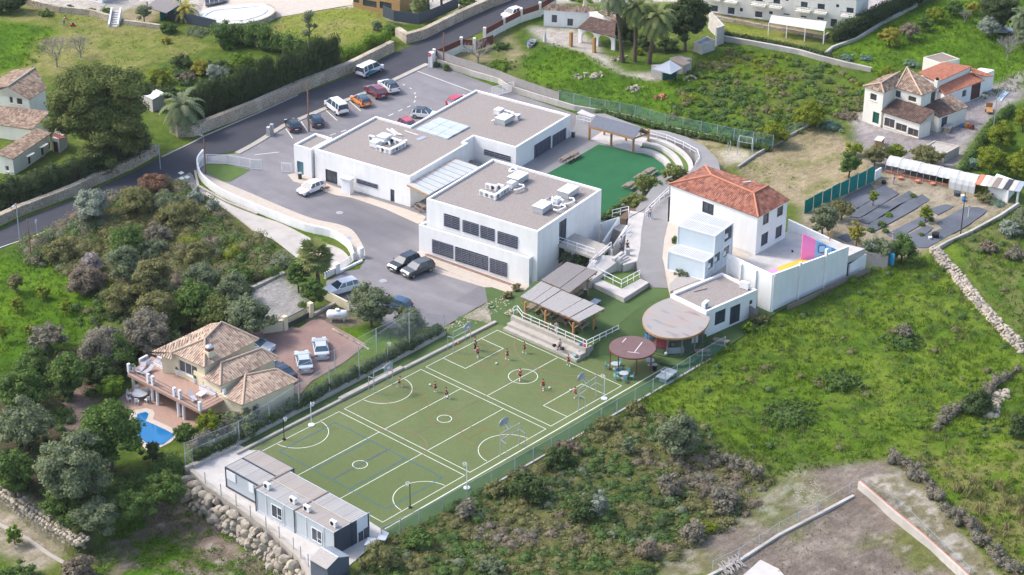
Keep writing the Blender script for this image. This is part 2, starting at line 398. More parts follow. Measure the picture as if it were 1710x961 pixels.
TR_LO=[(545,458),(515,446),(488,425),(455,400),(430,390),(380,352),(330,322),(296,301)]
surf('side_track',bez(TR_UP)+bez(TR_LO),.03,'track_concrete')
surf('drive_junction',[(290,300),(318,288),(326,300),(345,322),(330,322)],.036,'yard_asphalt')
YARD=[(425,243),(474,213),(548,182),(615,156.5),(656,137),(713,110),(740,112),(821,142.8),(870,160),(960,190),(1010,215),(1010,330),(1010,430),(890,480),(847,483),(744,545),(650,548),(579.5,514),(543.5,495.6),(545,470),(574,453.7),(600,450),(610.4,433),(609,417.7),(600,399.7),(587,384),(564,375),(523,366),(471.5,345.7),(420,323.8),(377,306),(341.6,293.6),(334,280),(340,262),(392,257)]
surf('school_yard',YARD,.012,'yard_asphalt')
mat('yard_dark',(.15,.145,.155),(.18,.172,.18),.6,.93,.15,30,speck=.08)
surf('tarmac_patch',[(759,503),(800,478),(842,485),(800,513)],.02,'yard_dark')
surf('yard_apron',[(700,440),(847,483),(847,489),(835,488),(697,446)],.022,'beige_slab')
kz=Zm(470,130,6.84)
kerb=MB()
kl=[(396,257),(425,241.5),(474,211),(548.7,180),(615.6,154),(656.7,135),(713.4,108)]
kerb.wall([G(*p) for p in kl],.9,-.1,.13)
structure(kerb.build('kerb','concrete'))
kb=MB();kb.wall([G(*p) for p in [(326,286),(331,311),(377,337),(430,358)]],.35,-.1,.14)
kb.wall([G(*p) for p in bez([(430,390),(380,352),(330,322),(300,305)])],.3,-.1,.12)
structure(kb.build('kerb','concrete'))
kb=MB();kb.wall([G(*p) for p in ROAD_UP[7:12]],.25,-.1,.1);structure(kb.build('kerb','concrete'))
rp=MB()
for a,b in ((( -20,421),(60,393)),((60,393),(90,381)),):
 rp.line([G(*a),G(*b)],.12,.028)
rp.line([G(296,226),G(330,224.5),G(341,228)],.5,.03)
structure(rp.build('road_marking','line_paint'))
rp=MB()
for x,y in ((302,290),(312,297),(303,299)):rp.sheet([G(x-5,y-1,.04),G(x+1,y-4,.04),G(x+6,y-1,.04),G(x,y+2,.04)],.04)
structure(rp.build('road_marking','line_paint'))
pk=MB()
for a,b in (((50,585),(130,695)),((225,500),(300,615)),((510,375),(635,490)),((775,268),(905,382))):
 pk.line([G(*kz(*a)),G(*kz(*b))],.13,.02)
for a,b in (((1225,437),(1278,412)),((1335,385),(1382,362)),((1435,340),(1475,322)),((1515,285),(1528,262)),((1530,232),(1535,212)),((1520,190),(1530,172)),((1465,118),(1488,130)),((1390,75),(1408,88)),((555,660),(620,638)),((680,620),(740,598))):
 pk.line([G(*kz(*a)),G(*kz(*b))],.16,.02)
pk.line([G(696,119),G(788,153)],.14,.02)
pk.line([G(425,259),G(466,254.5)],.14,.02)
structure(pk.build('parking_marking','line_paint'))
surf('pavement',[(480,292),(498,288),(530,300),(560,312),(600,325),(680,350),(712,362),(705,372),(698,374),(645,350),(590,331),(560,326),(520,312),(490,303)],.05,'beige_slab',-.05)
surf('pavement',[(697,420),(703,418),(882,476),(890,478),(880,484),(846,488),(760,459),(697,428)],.05,'beige_slab',-.05)
A0=-9.5
surfw('turf_surround',[(-.8,-23.2),(50.5,-23.6),(53.0,-14),(56,-6),(54,2),(47,9),(40.3,1.5),(39,6),(34,3.8),(-1,3.2)],.03,'turf_dark')
surfw('pitch_turf',[(-.9,-21.6),(47.5,-21.2),(47.0,-19.5),(42.8,-10),(42.0,-2),(40.6,1.3),(-.9,1.3)],.036,'turf')
wl=MB()
LW=.075
for u0,u1 in ((0,12.64),(13.5,26.14),(27.0,39.64)):
 wl.line([(u0,0),(u1,0),(u1,-20),(u0,-20)],LW,.044,closed=True)
def arc(cx,cy,r,a0,a1,n=24,sx=1.0):return [(cx+sx*r*math.cos(math.radians(a0+(a1-a0)*i/n)),cy+r*math.sin(math.radians(a0+(a1-a0)*i/n))) for i in range(n+1)]
for u0 in (0,13.5):
 for v in (-6.62,-13.4):wl.line([(u0+.06,v),(u0+12.58,v)],LW,.044)
 wl.line(arc(u0+6.32,-10,.83,0,360,24)[:-1],LW,.044,closed=True)
 wl.line(arc(u0+6.32,-.06,3.36,-2,-178,28),LW,.044)
 wl.line(arc(u0+6.32,-19.94,3.36,2,178,28),LW,.044)
wl.line([(27.06,-10),(39.58,-10)],LW,.044)
wl.line(arc(33.3,-10,1.75,0,360,36)[:-1],LW,.044,closed=True)
wl.line([(29.95,-.06),(29.95,-3.7),(36.7,-3.7),(36.7,-.06)],LW,.044)
wl.line([(29.87,-19.94),(29.87,-16.3),(36.75,-16.3),(36.75,-19.94)],LW,.044)
wl.line([(-.8,-21.1),(47.46,-20.96)],.12,.044)
structure(wl.build('pitch_line_white','line_paint'))
bl=MB()
bl.line([(2.06,-1.45),(10.68,-1.45),(10.68,-18.55),(2.06,-18.55)],.1,.048,closed=True)
for v in (-7.1,-10.05,-12.8):bl.line([(2.12,v),(10.62,v)],.1,.048)
structure(bl.build('pitch_line_blue','blue_line'))
rl=MB()
for u0 in (13.5,27.0):
 for s_,v0 in ((-1,0),(1,-20)):
  yy=lambda d:v0+s_*d
  rl.line([(u0+4.0,yy(.1)),(u0+4.55,yy(5.0)),(u0+8.2,yy(5.0)),(u0+8.9,yy(.1))],.07,.052)
  rl.line([(u0+6.35+1.8*math.cos(t),yy(5.0+1.8*math.sin(t))) for t in [i*math.pi/14 for i in range(15)]],.07,.052)
rl.line(arc(19.85,-9.95,1.75,0,360,30)[:-1],.07,.052,closed=True)
structure(rl.build('pitch_line_red','red_line'))
pl=MB()
pl.line([(12.9,-6.0)]+arc(11.6,-10.2,3.6,68,-75,24),.1,.056)
pl.line(arc(43.5,-9.6,7.6,105,260,30)[2:-2],.1,.056)
pl.line([(1.2,-9.9),(40.0,-9.9)],.05,.056)
structure(pl.build('pitch_line_purple','purple_line'))
def kerbthing(name,pts,t,z0,z1,m_,label,cat):
 o=MB().wall(pts,t,z0,z1).build(name,m_);return tag(o,label,cat)
kerbthing('concrete_ledge',[(-1.6,1.55),(14.4,1.6)],.35,-.1,.28,'concrete','low concrete ledge edging the pitch beside the portable classrooms','ledge')
kerbthing('concrete_ledge',[(14.45,1.75),(24.7,1.75)],.6,-.1,.36,'concrete','middle raised concrete ledge behind the centre goal frame','ledge')
kerbthing('concrete_ledge',[(24.8,1.5),(40.9,1.45)],.42,-.1,.3,'concrete','concrete ledge behind the goal frame nearest the gravel path','ledge')
kerbthing('boundary_kerb',[(-6.8,2.85),(34.4,3.95)],.35,-.3,.5,'concrete','long concrete kerb under the tall net beside the villa lawn','kerb')
kerbthing('concrete_ledge',[(6.3,-23.6),(52,-23.7)],.25,-.3,.12,'pale_concrete','pale footing of the green fence along the scrub slope','ledge')
surf('portable_slab',[(314,784),(345,812),(400,850),(455,890),(500,933),(522,975),(560,965),(648,889),(641,886),(430,752),(418,752),(395,741)],.042,'pale_concrete')
# ================================================================ terraced playground, 1.1 m up
TZ=1.1
B2F_CORNERS=None
def ribbon(name,Lp,Rp,material,base=-.3,th=None):
 A=[G(*p) for p in Lp];B=[G(*p) for p in Rp];n=len(A);HARD.append([(v.x,v.y) for v in A+B[::-1]])
 vs=A+B+[Vector((v.x,v.y,base)) for v in A+B];fs=[]
 for i in range(n-1):
  fs += [(i,i+1,n+i+1,n+i),(2*n+i,2*n+i+1,i+1,i),(n+i,n+i+1,3*n+i+1,3*n+i)]
 fs += [(0,n,3*n,2*n),(n-1,2*n-1,4*n-1,3*n-1)]
 mb=MB();mb.add(vs,fs);o=mb.build(name,material)
 import bmesh
 bm=bmesh.new();bm.from_mesh(o.data);bmesh.ops.recalc_face_normals(bm,faces=bm.faces);bm.to_mesh(o.data);bm.free()
 return structure(o)
surf('playground_terrace',[(770,262),(860,290),(915,228),(955,226),(966,190),(1010,190),(1075,214),(1078,222),(1110,240),(1130,258),(1140,285),(1085,318),(1046,338),(1005,375),(1000,372),(940,350),(850,325)],TZ,'side_asphalt',-.2)
pz=Zm(960,180,6.86)
surf('playground_turf',[(892,302),pz(50,550),pz(270,422),pz(400,445),pz(690,515),pz(790,530),pz(900,570),pz(1000,640),pz(1045,700),pz(1055,745),(1075,305),(1046,335),(1003,372),(960,345)],TZ+.008,'turf_green')
surf('pergola_slab',[pz(175,365),pz(320,270),pz(700,330),pz(840,350),pz(690,515)],TZ+.02,'pale_concrete',TZ-.05)
surf('path_patch',[pz(20,60),pz(80,20),pz(240,90),pz(190,110)],TZ+.012,'pale_concrete')
def smooth(P,it=2):
 for _ in range(it):
  Q=[P[0]]
  for a,b in zip(P,P[1:]):Q += [(a[0]*.75+b[0]*.25,a[1]*.75+b[1]*.25),(a[0]*.25+b[0]*.75,a[1]*.25+b[1]*.75)]
  P=Q+[P[-1]]
 return P
def GZ(z_,pts,h):return [(lambda v:(v.x,v.y))(G(*z_(*a),h)) for a in pts]
amp=thing('amphitheatre','three curved white concrete seating steps beside the green playground turf','seating steps',(92,17,TZ))
S1f=smooth(GZ(pz,((700,490),(820,495),(930,540),(1030,610),(1050,700),(1060,745)),1.5));S1b=smooth(GZ(pz,((735,460),(860,470),(1000,530),(1090,610),(1120,690),(1118,720)),1.5))
S2f=smooth(GZ(pz,((770,410),(900,430),(1050,500),(1150,600),(1190,690)),1.9));S2b=smooth(GZ(pz,((810,385),(960,410),(1130,500),(1220,600),(1250,700)),1.9))
S3f=smooth(GZ(pz,((850,360),(1000,390),(1180,480),(1290,590),(1310,690),(1280,750)),2.3));S3b=smooth(GZ(pz,((850,330),(1050,370),(1240,480),(1340,590),(1365,690),(1330,750)),2.3))
for f,b,h in ((S1f,S1b,1.5),(S2f,S2b,1.9),(S3f,S3b,2.3)):
 MB().prism(f+b[::-1],TZ-.3,h).build('step','pale_concrete',amp,world=True)
for f,b,h in ((S1b,S2f,1.5),(S2b,S3f,1.9)):
 MB().prism(f+b[::-1],TZ-.3,h-.03).build('turf_step','turf_bright',amp,world=True)
def railing(pts,h=1.0,post=1.6,name='handrail',label='',cat='railing',material='white_metal',rails=(1.0,.5),r=.03,picket=0):
 P=[Vector(p) for p in pts];t=thing(name,label,cat,P[0])
 mb=MB();mk=MB();pm=None;last=None
 for a,b in zip(P,P[1:]):
  L_=(b-a).length;n=max(1,round(L_/post))
  for k in range(n+1):
   q=a.lerp(b,k/n)-P[0]
   if last is not None and (q-last).length < .05:continue
   last=q
   if pm is None:pm=MB().beam((0,0,0),(0,0,h),r*2).build('post',material,t);pm.location=q
   else:c_=pm.copy();COL.objects.link(c_);c_.parent=t;c_.location=q
  for f in rails:mb.beam(a-P[0]+Vector((0,0,h*f)),b-P[0]+Vector((0,0,h*f)),r*2)
  if picket:
   n=max(1,round(L_/picket))
   for k in range(n):
    q=a.lerp(b,(k+.5)/n)-P[0];mk.beam(q+Vector((0,0,h*rails[-1])),q+Vector((0,0,h*rails[0])),r*1.1)
 mb.build('rail',material,t)
 if picket:mk.build('picket',material,t,kind='stuff')
 return t
def GR(z_,pts,h=0.0):return [G(*z_(*a),h) for a in pts]
I=lambda x,y:(x,y)
railing(GR(pz,((830,325),(1050,385),(1240,465),(1400,555),(1425,640),(1370,720)),TZ+1.2),1.0,1.6,label='curved white handrail round the outermost seating step of the playground')
railing(GR(pz,((20,165),(105,180),(180,200)),TZ),1.0,1.6,label='short white handrail on the path behind the slate-roofed pergola')
class Frame:
 def __init__(s,px,z,ang=None,P=None):
  P=P or [(v.x,v.y) for v in GP(px,z)]
  if ang is not None:
   c,s_=math.cos(ang),math.sin(ang)
   Q=[(x*c+y*s_,-x*s_+y*c) for x,y in P];n=len(Q);Q=[list(q) for q in Q]
   for i in range(n):
    j=(i+1) % n;dx,dy=abs(Q[j][0]-Q[i][0]),abs(Q[j][1]-Q[i][1]);k=0 if dx < dy else 1
    m_=(Q[i][k]+Q[j][k])/2;Q[i][k]=Q[j][k]=m_
   P=[(x*c-y*s_,x*s_+y*c) for x,y in Q]
  if area(P) < 0:P=P[::-1];s.rev=True
  else:s.rev=False
  s.P=P;s.z=z
  s.o=Vector((P[0][0],P[0][1],0))
 def loc(s):return [(p[0]-s.o.x,p[1]-s.o.y) for p in s.P]
 def edge(s,i):return Vector((*s.P[i],0)),Vector((*s.P[(i+1) % len(s.P)],0))
def hit(a,b,px,py):
 d=Vector(RM.T @ np.array([(px-855)/FPX,(py-480.5)/FPX,1.0]));e=(b-a).normalized();n=Vector((-e.y,e.x,0));c=Vector(CAM)
 t=n.dot(a-c)/n.dot(d);q=c+d*t;return (q-a).dot(e),q.z
def wall_open(mb,a,b,z0,z1,ops,dep=.16):
 e=(b-a).normalized();L=(b-a).length;n=Vector((e.y,-e.x,0))
 def q(s_,z,d=0):v=a+e*s_-n*d;return (v.x,v.y,z)
 xs=sorted({0,L,*[o[0] for o in ops],*[o[1] for o in ops]});zs=sorted({z0,z1,*[o[2] for o in ops],*[o[3] for o in ops]})
 for x0,x1 in zip(xs,xs[1:]):
  for h0,h1 in zip(zs,zs[1:]):
   cx,cz=(x0+x1)/2,(h0+h1)/2
   if any(o[0] < cx < o[1] and o[2] < cz < o[3] for o in ops):continue
   mb.add([q(x0,h0),q(x1,h0),q(x1,h1),q(x0,h1)],[(0,1,2,3)])
 for s0,s1,h0,h1 in ops:
  for A_,B_ in (((s0,h0),(s0,h1)),((s1,h1),(s1,h0)),((s0,h1),(s1,h1)),((s1,h0),(s0,h0))):
   mb.add([q(*A_),q(*B_),q(*B_,dep),q(*A_,dep)],[(0,1,2,3)])
def window(parent,O,a,b,op,kind,dep=.16):
 e=(b-a).normalized();n=Vector((e.y,-e.x,0));s0,s1,h0,h1=op[:4];ang=math.atan2(e.y,e.x)
 c=a+e*((s0+s1)/2)-O;w,h=s1-s0,h1-h0;hz=(h0+h1)/2
 def bar(mb,sc,zc,ww,hh,d,off):v=c+e*sc-n*off;mb.box((v.x,v.y,zc),(ww,d,hh),ang)
 fm={'sash':'white_metal','brown':'shutter_wood','dark':'metal_dark','louvre':'metal_dark','glass':'metal_dark','glassdoor':'metal_dark','door':'white_metal','green':'door_green','garage':'door_brown','white':'white_metal','blank':'white_metal'}[kind]
 pane={'sash':'glass_dark','brown':'glass_dark','dark':'glass_dark','louvre':'glass_dark','glass':'glass_teal','glassdoor':'glass_dark','door':'white_metal','green':'door_green','garage':'door_brown','white':'glass_dark','blank':'white_metal'}[kind]
 nm='door' if kind in ('door','green','garage','glassdoor') else 'window'
 fr=MB();t=.07
 for sc,zc,ww,hh in ((-w/2+t/2,hz,t,h),(w/2-t/2,hz,t,h),(0,h0+t/2,w-2*t,t),(0,h1-t/2,w-2*t,t)):bar(fr,sc,zc,ww,hh,.06,dep-.035)
 nb=max(1,round(w/1.1)) if kind not in ('green','door','garage') else 1
 for k in range(1,nb):bar(fr,-w/2+w*k/nb,hz,.06,h-2*t,.06,dep-.035)
 f=fr.build(nm,fm,parent)
 pn=MB();bar(pn,0,hz,w-.02,h-.02,.02,dep-.01);pn.build('pane' if nm == 'window' else 'door_leaf',pane,f)
 if kind == 'louvre':
  sl=MB();k=h0+.05
  while k < h1-.03:bar(sl,0,k,w+.06,.055,.1,-.07);k += .26
  for k in range(max(2,round(w/1.0))+1):bar(sl,-w/2+w*k/max(2,round(w/1.0)),hz,.05,h,.05,-.02)
  sl.build('louvre','slat_blue',f)
 if kind in ('sash','brown','white'):
  s_=MB();bar(s_,0,h0-.03,w+.16,.06,.12,-.05);s_.build('sill','render_ivory',f)
 return f
def flatblock(t,fr,z0,z1,ops,wallm='render_white',roofm='gravel_roof',pw=.28,drop=.3,dep=.16,cap=True):
 O=Vector(t.location);P=fr.P;n=len(P);wm=MB();L=lambda p,z:(p[0]-O.x,p[1]-O.y,z-O.z)
 wins=[]
 for i in range(n):
  a,b=fr.edge(i);oo=[]
  for (x0,y0,x1,y1,kind) in ops.get(i,[]):
   s0,h1=hit(a,b,x0,y0);s1,h0=hit(a,b,x1,y1);s0,s1=sorted((s0,s1));h0,h1=sorted((h0,h1))
   Lw=(b-a).length;s0,s1=max(.08,s0),min(Lw-.08,s1);h0,h1=max(z0+.03,h0),min(z1-.1,h1)
   oo.append((s0,s1,h0,h1));wins.append((a,b,(s0,s1,h0,h1),kind))
  wall_open(wm,a-O,b-O,z0-O.z,z1-O.z,[(p,q,r_-O.z,s_-O.z) for p,q,r_,s_ in oo],dep)
 I_=inset(P,pw)
 for i in range(n):
  j=(i+1) % n
  wm.add([L(P[i],z1),L(P[j],z1),L(I_[j],z1),L(I_[i],z1)],[(0,1,2,3)])
  wm.add([L(I_[i],z1),L(I_[j],z1),L(I_[j],z1-drop),L(I_[i],z1-drop)],[(0,1,2,3)])
 wm.build('wall',wallm,t)
 MB().sheet([(p[0]-O.x,p[1]-O.y) for p in inset(P,pw*.5)],z1-drop+.003-O.z).build('roof',roofm,t)
 for a,b,op,kind in wins:
  window(t,O,a,b,(op[0],op[1],op[2]-O.z,op[3]-O.z),kind,dep)
def edge_of(fr,px,z=None):
 best=None
 for i in range(len(fr.P)):
  a,b=fr.edge(i);s_,h=hit(a,b,*px);m_=(b-a).length;e=(b-a).normalized();out=Vector((e.y,-e.x,0)).dot(Vector(CAM)-a)
  if 0 <= s_ <= m_ and out > 0 and -.5 < h < fr.z+.3:
   d=(a+e*s_-Vector(CAM)).length
   if best is None or d < best[0]:best=(d,i)
 return best[1] if best else None
def ops_of(fr,lst):
 o={}
 for x0,y0,x1,y1,k in lst:
  e_=edge_of(fr,((x0+x1)/2,(y0+y1)/2))
  if e_ is None:print('NOFACE',x0,y0,k);continue
  o.setdefault(e_,[]).append((x0,y0,x1,y1,k))
 return o
def zr(z_,x0,y0,x1,y1,k):a=z_(x0,y0);b=z_(x1,y1);return (*a,*b,k)
SA=math.radians(8.8)
za=Zm(470,130,6.84);zb=Zm(680,130,5.653);zc=Zm(470,220,6.84);zd=Zm(690,330,6.0);ze=Zm(670,250,7.75);zf=Zm(880,300,5.336);z6=Zm(420,235,3.886)
H1=4.6
f1=Frame([za(375,800),za(1100,440),za(1450,548),zb(665,115),zb(1555,355),zb(1010,655),zb(635,550),zb(525,605),zb(600,618),zc(1430,520)],H1,SA)
s1=thing('school_building','long white single-storey school building with gravel flat roof','school building',(f1.o.x,f1.o.y,0))
flatblock(s1,f1,-.1,H1,ops_of(f1,[zr(zc,500,425,640,612,'glassdoor'),zr(zc,860,535,1100,655,'louvre'),zr(zc,1242,655,1292,822,'glassdoor'),
 zr(zb,727,675,975,795,'louvre'),zr(zb,1200,640,1352,700,'louvre'),zr(zb,1372,548,1495,610,'louvre')]))
fa=Frame([za(115,770),za(395,635),za(585,690),za(352,812)],4.5,SA)
flatblock(s1,fa,-.1,4.5,ops_of(fa,[zr(zc,175,332,255,500,'glass')]))
H2=7.7
f2=Frame([zd(120,3),ze(1215,120),(1006.5,317.8),zd(1225,342)],H2,SA)
s2=thing('school_building','white two-storey school block with two rows of dark louvred windows','school building',(f2.o.x,f2.o.y,0))
flatblock(s2,f2,-.1,H2,ops_of(f2,[zr(zd,310,158,463,330,'louvre'),zr(zd,497,222,655,390,'louvre'),zr(zd,675,277,815,443,'louvre'),zr(zd,848,335,1045,518,'louvre'),
 zr(zf,288,385,350,545,'glassdoor'),zr(zf,285,600,335,720,'glassdoor')]))
f2l=Frame([zd(50,265),zd(135,237),zd(1222,575),zd(1152,615)],4.0,SA)
flatblock(s2,f2l,-.1,4.0,ops_of(f2l,[zr(zd,192,417,400,615,'louvre'),zr(zd,422,490,750,735,'louvre'),zr(zd,770,605,940,800,'louvre')]))
a_,b_=G(*zd(130,575)),G(*zd(985,880));dv=(b_-a_).normalized()
gr=thing('drain_grille','long brown metal drain grille at the foot of the two-storey school front','drain grille',(a_.x,a_.y,.06))
g1=MB()
for off in (-.18,.18):g1.beam(Vector((dv.y,-dv.x,0))*off,(b_-a_)+Vector((dv.y,-dv.x,0))*off,.05,.07)
g1.build('frame','rust',gr)
g1=MB();k=0
while k < (b_-a_).length:c=dv*k;n_=Vector((dv.y,-dv.x,0))*.17;g1.beam(c-n_,c+n_,.05,.05);k += .22
g1.build('bar','rust',gr)
cz=3.7
q=[G(*ze(75,455),cz),G(*ze(690,115),cz+.1),G(*ze(1010,225),cz),G(*ze(345,585),cz-.1)]
can=thing('translucent_canopy','sloping translucent sheet canopy over the passage between both school blocks','canopy',(q[0].x,q[0].y,0))
nn=9
for k in range(nn):
 a0,a1=q[0].lerp(q[1],k/nn+.004),q[0].lerp(q[1],(k+1)/nn-.004);b0,b1=q[3].lerp(q[2],k/nn+.004),q[3].lerp(q[2],(k+1)/nn-.004)
 o=Vector((q[0].x,q[0].y,0));zz=.06
 mb=MB();c0,c1=a0.lerp(b0,.18),a1.lerp(b1,.18)
 vs=[a0,a1,c1,c0];mb.add([v-o for v in vs]+[v-o-Vector((0,0,zz)) for v in vs],[(3,2,1,0),(4,5,6,7),(0,1,5,4),(1,2,6,5),(2,3,7,6),(3,0,4,7)])
 mb.m=1;vs=[c0,c1,b1,b0];mb.add([v-o for v in vs]+[v-o-Vector((0,0,zz)) for v in vs],[(3,2,1,0),(4,5,6,7),(0,1,5,4),(1,2,6,5),(2,3,7,6),(3,0,4,7)])
 mb.build('panel',['canopy_dirty','canopy'],can)
mb=MB();o=Vector((q[0].x,q[0].y,0))
for k in range(nn+1):
 a0,b0=q[0].lerp(q[1],k/nn),q[3].lerp(q[2],k/nn);mb.beam(a0-o+Vector((0,0,-.02)),b0-o+Vector((0,0,-.02)),.06,.12)
mb.beam(q[0]-o-Vector((0,0,.12)),q[3]-o-Vector((0,0,.12)),.12,.2)
mb.build('beam','shutter_wood',can)
def slabquad(name,label,cat,pts,th,material,parent=None):
 o=Vector((pts[0].x,pts[0].y,pts[0].z));mb=MB();vs=[p-o for p in pts]
 A=sum((vs[i-1].x*vs[i].y-vs[i].x*vs[i-1].y) for i in range(4))
 if A < 0:vs=vs[::-1]
 mb.add(vs+[v-Vector((0,0,th)) for v in vs],[(0,1,2,3),(7,6,5,4),(0,4,5,1),(1,5,6,2),(2,6,7,3),(3,7,4,0)])
 ob=mb.build(name,material,parent)
 if parent is None:ob.location=o;tag(ob,label,cat)
 return ob
sk=thing('skylight','large corrugated pale blue skylight lying on the school flat roof','skylight',G(*zb(80,485),H1-.1))
so=Vector(sk.location);qs=[G(*zb(80,485),H1-.1),G(*zb(300,372),H1-.1),G(*zb(590,460),H1-.1),G(*zb(380,575),H1-.1)]
for i in range(3):
 fr0,fr1=i/3+.006,(i+1)/3-.006
 for j in range(5):
  g0,g1_=j/5,(j+1)/5
  def pt_(u,v):return qs[0].lerp(qs[3],u).lerp(qs[1].lerp(qs[2],u),v)-so
  hh=.05 if j % 2 else .0
  mb=MB();vs=[pt_(fr0,g0),pt_(fr1,g0),pt_(fr1,g1_),pt_(fr0,g1_)];vs=[v+Vector((0,0,hh)) for v in vs]
  mb.add(vs+[v-Vector((0,0,.2)) for v in vs],[(0,1,2,3),(0,4,5,1),(1,5,6,2),(2,6,7,3),(3,7,4,0)])
  mb.build('panel','canopy' if j % 2 else 'portable_wall',sk)
sc_=thing('meter_cupboard','small white meter cupboard with sloping lid against the school front wall','cupboard',G(*zc(760,700)),SA)
mb=MB().bx(-.55,.35,-.75,.75,0,2.35);mb.build('body','render_white',sc_)
MB().bx(-.75,.45,-.95,.95,2.35,2.47).build('lid','white_metal',sc_)
MB().bx(-.57,-.552,-.45,.45,.15,2.1).build('door','white_metal',sc_)
# ================================================================ raised ground east of the school (3 m up)
PZ=3.0
def T(z_,x,y,h=0.0):return G(*z_(x,y),h)
ribbon('curved_path',[(1072,214,1.2),(1079.5,216,1.5),(1113,219,2.3),(1148,229.6,2.6),(1178.7,245.6,2.8),(1199,267.5,3.0),(1206,300,3.0)],
  [(1072,226,1.2),(1081,224,1.5),(1108,229,2.3),(1138,240,2.6),(1160,252,2.8),(1166,268,3.0),(1120,330,3.0)],'side_asphalt',-.3)
z7=Zm(850,235,3.886);z8=Zm(960,360,6.86);zh=Zm(1080,270,5.058)
ribbon('upper_path',[(1100,300,3.0),(1062,349,3.0),(1070,387,3.0),(1068,415,3.0),(1062,436,3.0),(1069,458,2.5),(1092,480,1.6)],
  [(1150,320,3.0),(1116,330,3.0),(1115,374,3.0),(1109,400,3.0),(1106,430,3.0),(1110,452,2.6),(1121,482,1.7)],'side_asphalt',-.3)
ribbon('plaza',[(1052,352,3.0),(1047,378,3.0),(1044,402,3.0),(1040,443,3.0)],[(1076,356,3.02),(1071,387,3.02),(1069,415,3.02),(1064,436,3.02)],'pale_concrete',-.3)
surf('beige_apron',[(1115,370),(1108,400),(1106,430),(1112,452),(1120,478),(1130,500),(1215,500),(1260,430),(1200,400)],PZ-.02,'beige_slab',-.3)
ribbon('planting_bed',[(1115,300,1.3),(1080,322,1.2),(1046,338,1.15),(1012,364,1.15)],[(1128,318,3.05),(1100,334,3.05),(1072,352,3.05),(1046,366,3.05)],'bark',-.3)
BZ=3.9
br=thing('concrete_bridge','concrete footbridge slab from the upper door of the two-storey block','footbridge',G(*zf(278,580),0))
o=Vector(br.location)
bp_=[T(zf,276,578,BZ),T(zf,424,478,BZ),T(zf,745,600,BZ),T(zf,610,700,BZ)]
MB().prism([(p.x-o.x,p.y-o.y) for p in bp_],BZ-.35,BZ,bot=True).build('slab','concrete',br)
for p in bp_[2:]:MB().bx(p.x-o.x-.2,p.x-o.x+.2,p.y-o.y-.2,p.y-o.y+.2,0,BZ-.35).build('support','render_white',br)
railing([T(zf,284,572,BZ),T(zf,608,682,BZ)],.95,1.5,label='white handrail along the near side of the concrete footbridge')
ribbon('white_ramp',[(994,425,3.85),(978,449,3.0),(962,467,2.3)],[(1040,429,3.75),(1022,444,3.0),(986,470,2.3)],'pale_concrete',-.2)
wz=1.9
surf('border_walk',[T2 for T2 in [z8(165,755),z8(215,690),z8(535,835),z8(770,712),z8(860,762),z8(565,948)]],wz,'pale_concrete',-.2)
surf('wedge_lawn',[z8(250,610),z8(430,495),z8(520,560),z8(640,610),z8(770,710),z8(535,835),z8(215,690)],wz+.05,'turf_bright',-.2)
railing([T(z8,165,600,2.6),T(z8,250,690,wz),T(z8,530,832,wz),T(z8,742,718,wz)],1.15,1.4,label='white handrail round the wedge of bright lawn below the footbridge')
railing([T(z8,180,590,3.0),T(z8,415,385,3.8)],1.0,1.4,label='white handrail up the edge of the white ramp')
st=thing('concrete_steps','four pale concrete steps joining the white ramp to the grey path','steps',T(z8,520,500,PZ))
so=Vector(st.location)
for k in range(4):
 a,b=T(z8,430+k*22,490+k*16,PZ+.75-k*.19),T(z8,535+k*26,410+k*24,PZ+.75-k*.19);d=(b-a).normalized();n_=Vector((d.y,-d.x,0))
 c=(a+b)/2+n_*.15-so;MB().box((c.x,c.y,(c.z-.9)/1-.0),((b-a).length,.42,1.8),math.atan2(d.y,d.x)).build('step','pale_concrete',st)
st=thing('staircase','dark-edged staircase between two sloping white walls beside the school','staircase',T(z8,450,250,2))
so=Vector(st.location)
top=[T(z8,440,150,3.0),T(z8,555,195,3.0)];bt=[T(z8,340,315,1.0),T(z8,440,350,1.0)]
nst=10
for k in range(nst):
 f=k/nst;f2_=(k+1)/nst;a,b=top[0].lerp(bt[0],f)-so,top[1].lerp(bt[1],f)-so;a2,b2=top[0].lerp(bt[0],f2_)-so,top[1].lerp(bt[1],f2_)-so
 MB().prism([(a.x,a.y),(b.x,b.y),(b2.x,b2.y),(a2.x,a2.y)],-2,a2.z,).build('step','concrete',st)
 mb=MB();mb.beam(a2+Vector((0,0,.012)),b2+Vector((0,0,.012)),.07,.03);mb.build('nosing','metal_dark',st)
MB().prism([((v-so).x,(v-so).y) for v in [T(z8,440,150,3.0),T(z8,500,100,3.0),T(z8,597,112,3.0),T(z8,555,195,3.0)]],-2,1.0).build('landing','concrete',st)
def slopewall(P,Q,t,label,name='stair_wall',cat='wall',zb_=0.0,m_='render_white'):
 o=MB().wall([(P.x,P.y),(Q.x,Q.y)],t,zb_,[P.z,Q.z]).build(name,m_);return tag(o,label,cat)
slopewall(T(z8,508,20,4.0),T(z8,325,300,1.9),.25,'tall white sloping wall on the school side of the staircase')
slopewall(T(z8,597,115,3.9),T(z8,440,345,1.9),.25,'white sloping wall on the path side of the staircase')
slopewall(T(z8,310,80,3.2),T(z8,508,20,4.0),.25,'short white wall closing the top of the staircase against the planting')
railing([T(z8,640,195,3.0),T(z8,500,330,3.05)],1.0,1.3,label='short white handrail on the plaza beside the staircase')
railing([T(z7,1035,345,3.0),T(z7,885,490,3.0)],1.0,1.6,rails=(1.0,.55),label='white handrail between the palm planting and the grey path')
railing([T(z7,670,495,3.0),T(z7,775,470,3.0),T(z7,775,505,3.0)],1.0,1.2,label='short white handrail at the head of the staircase wall')
TE=1.25
zt=Zm(830,470,6.406)
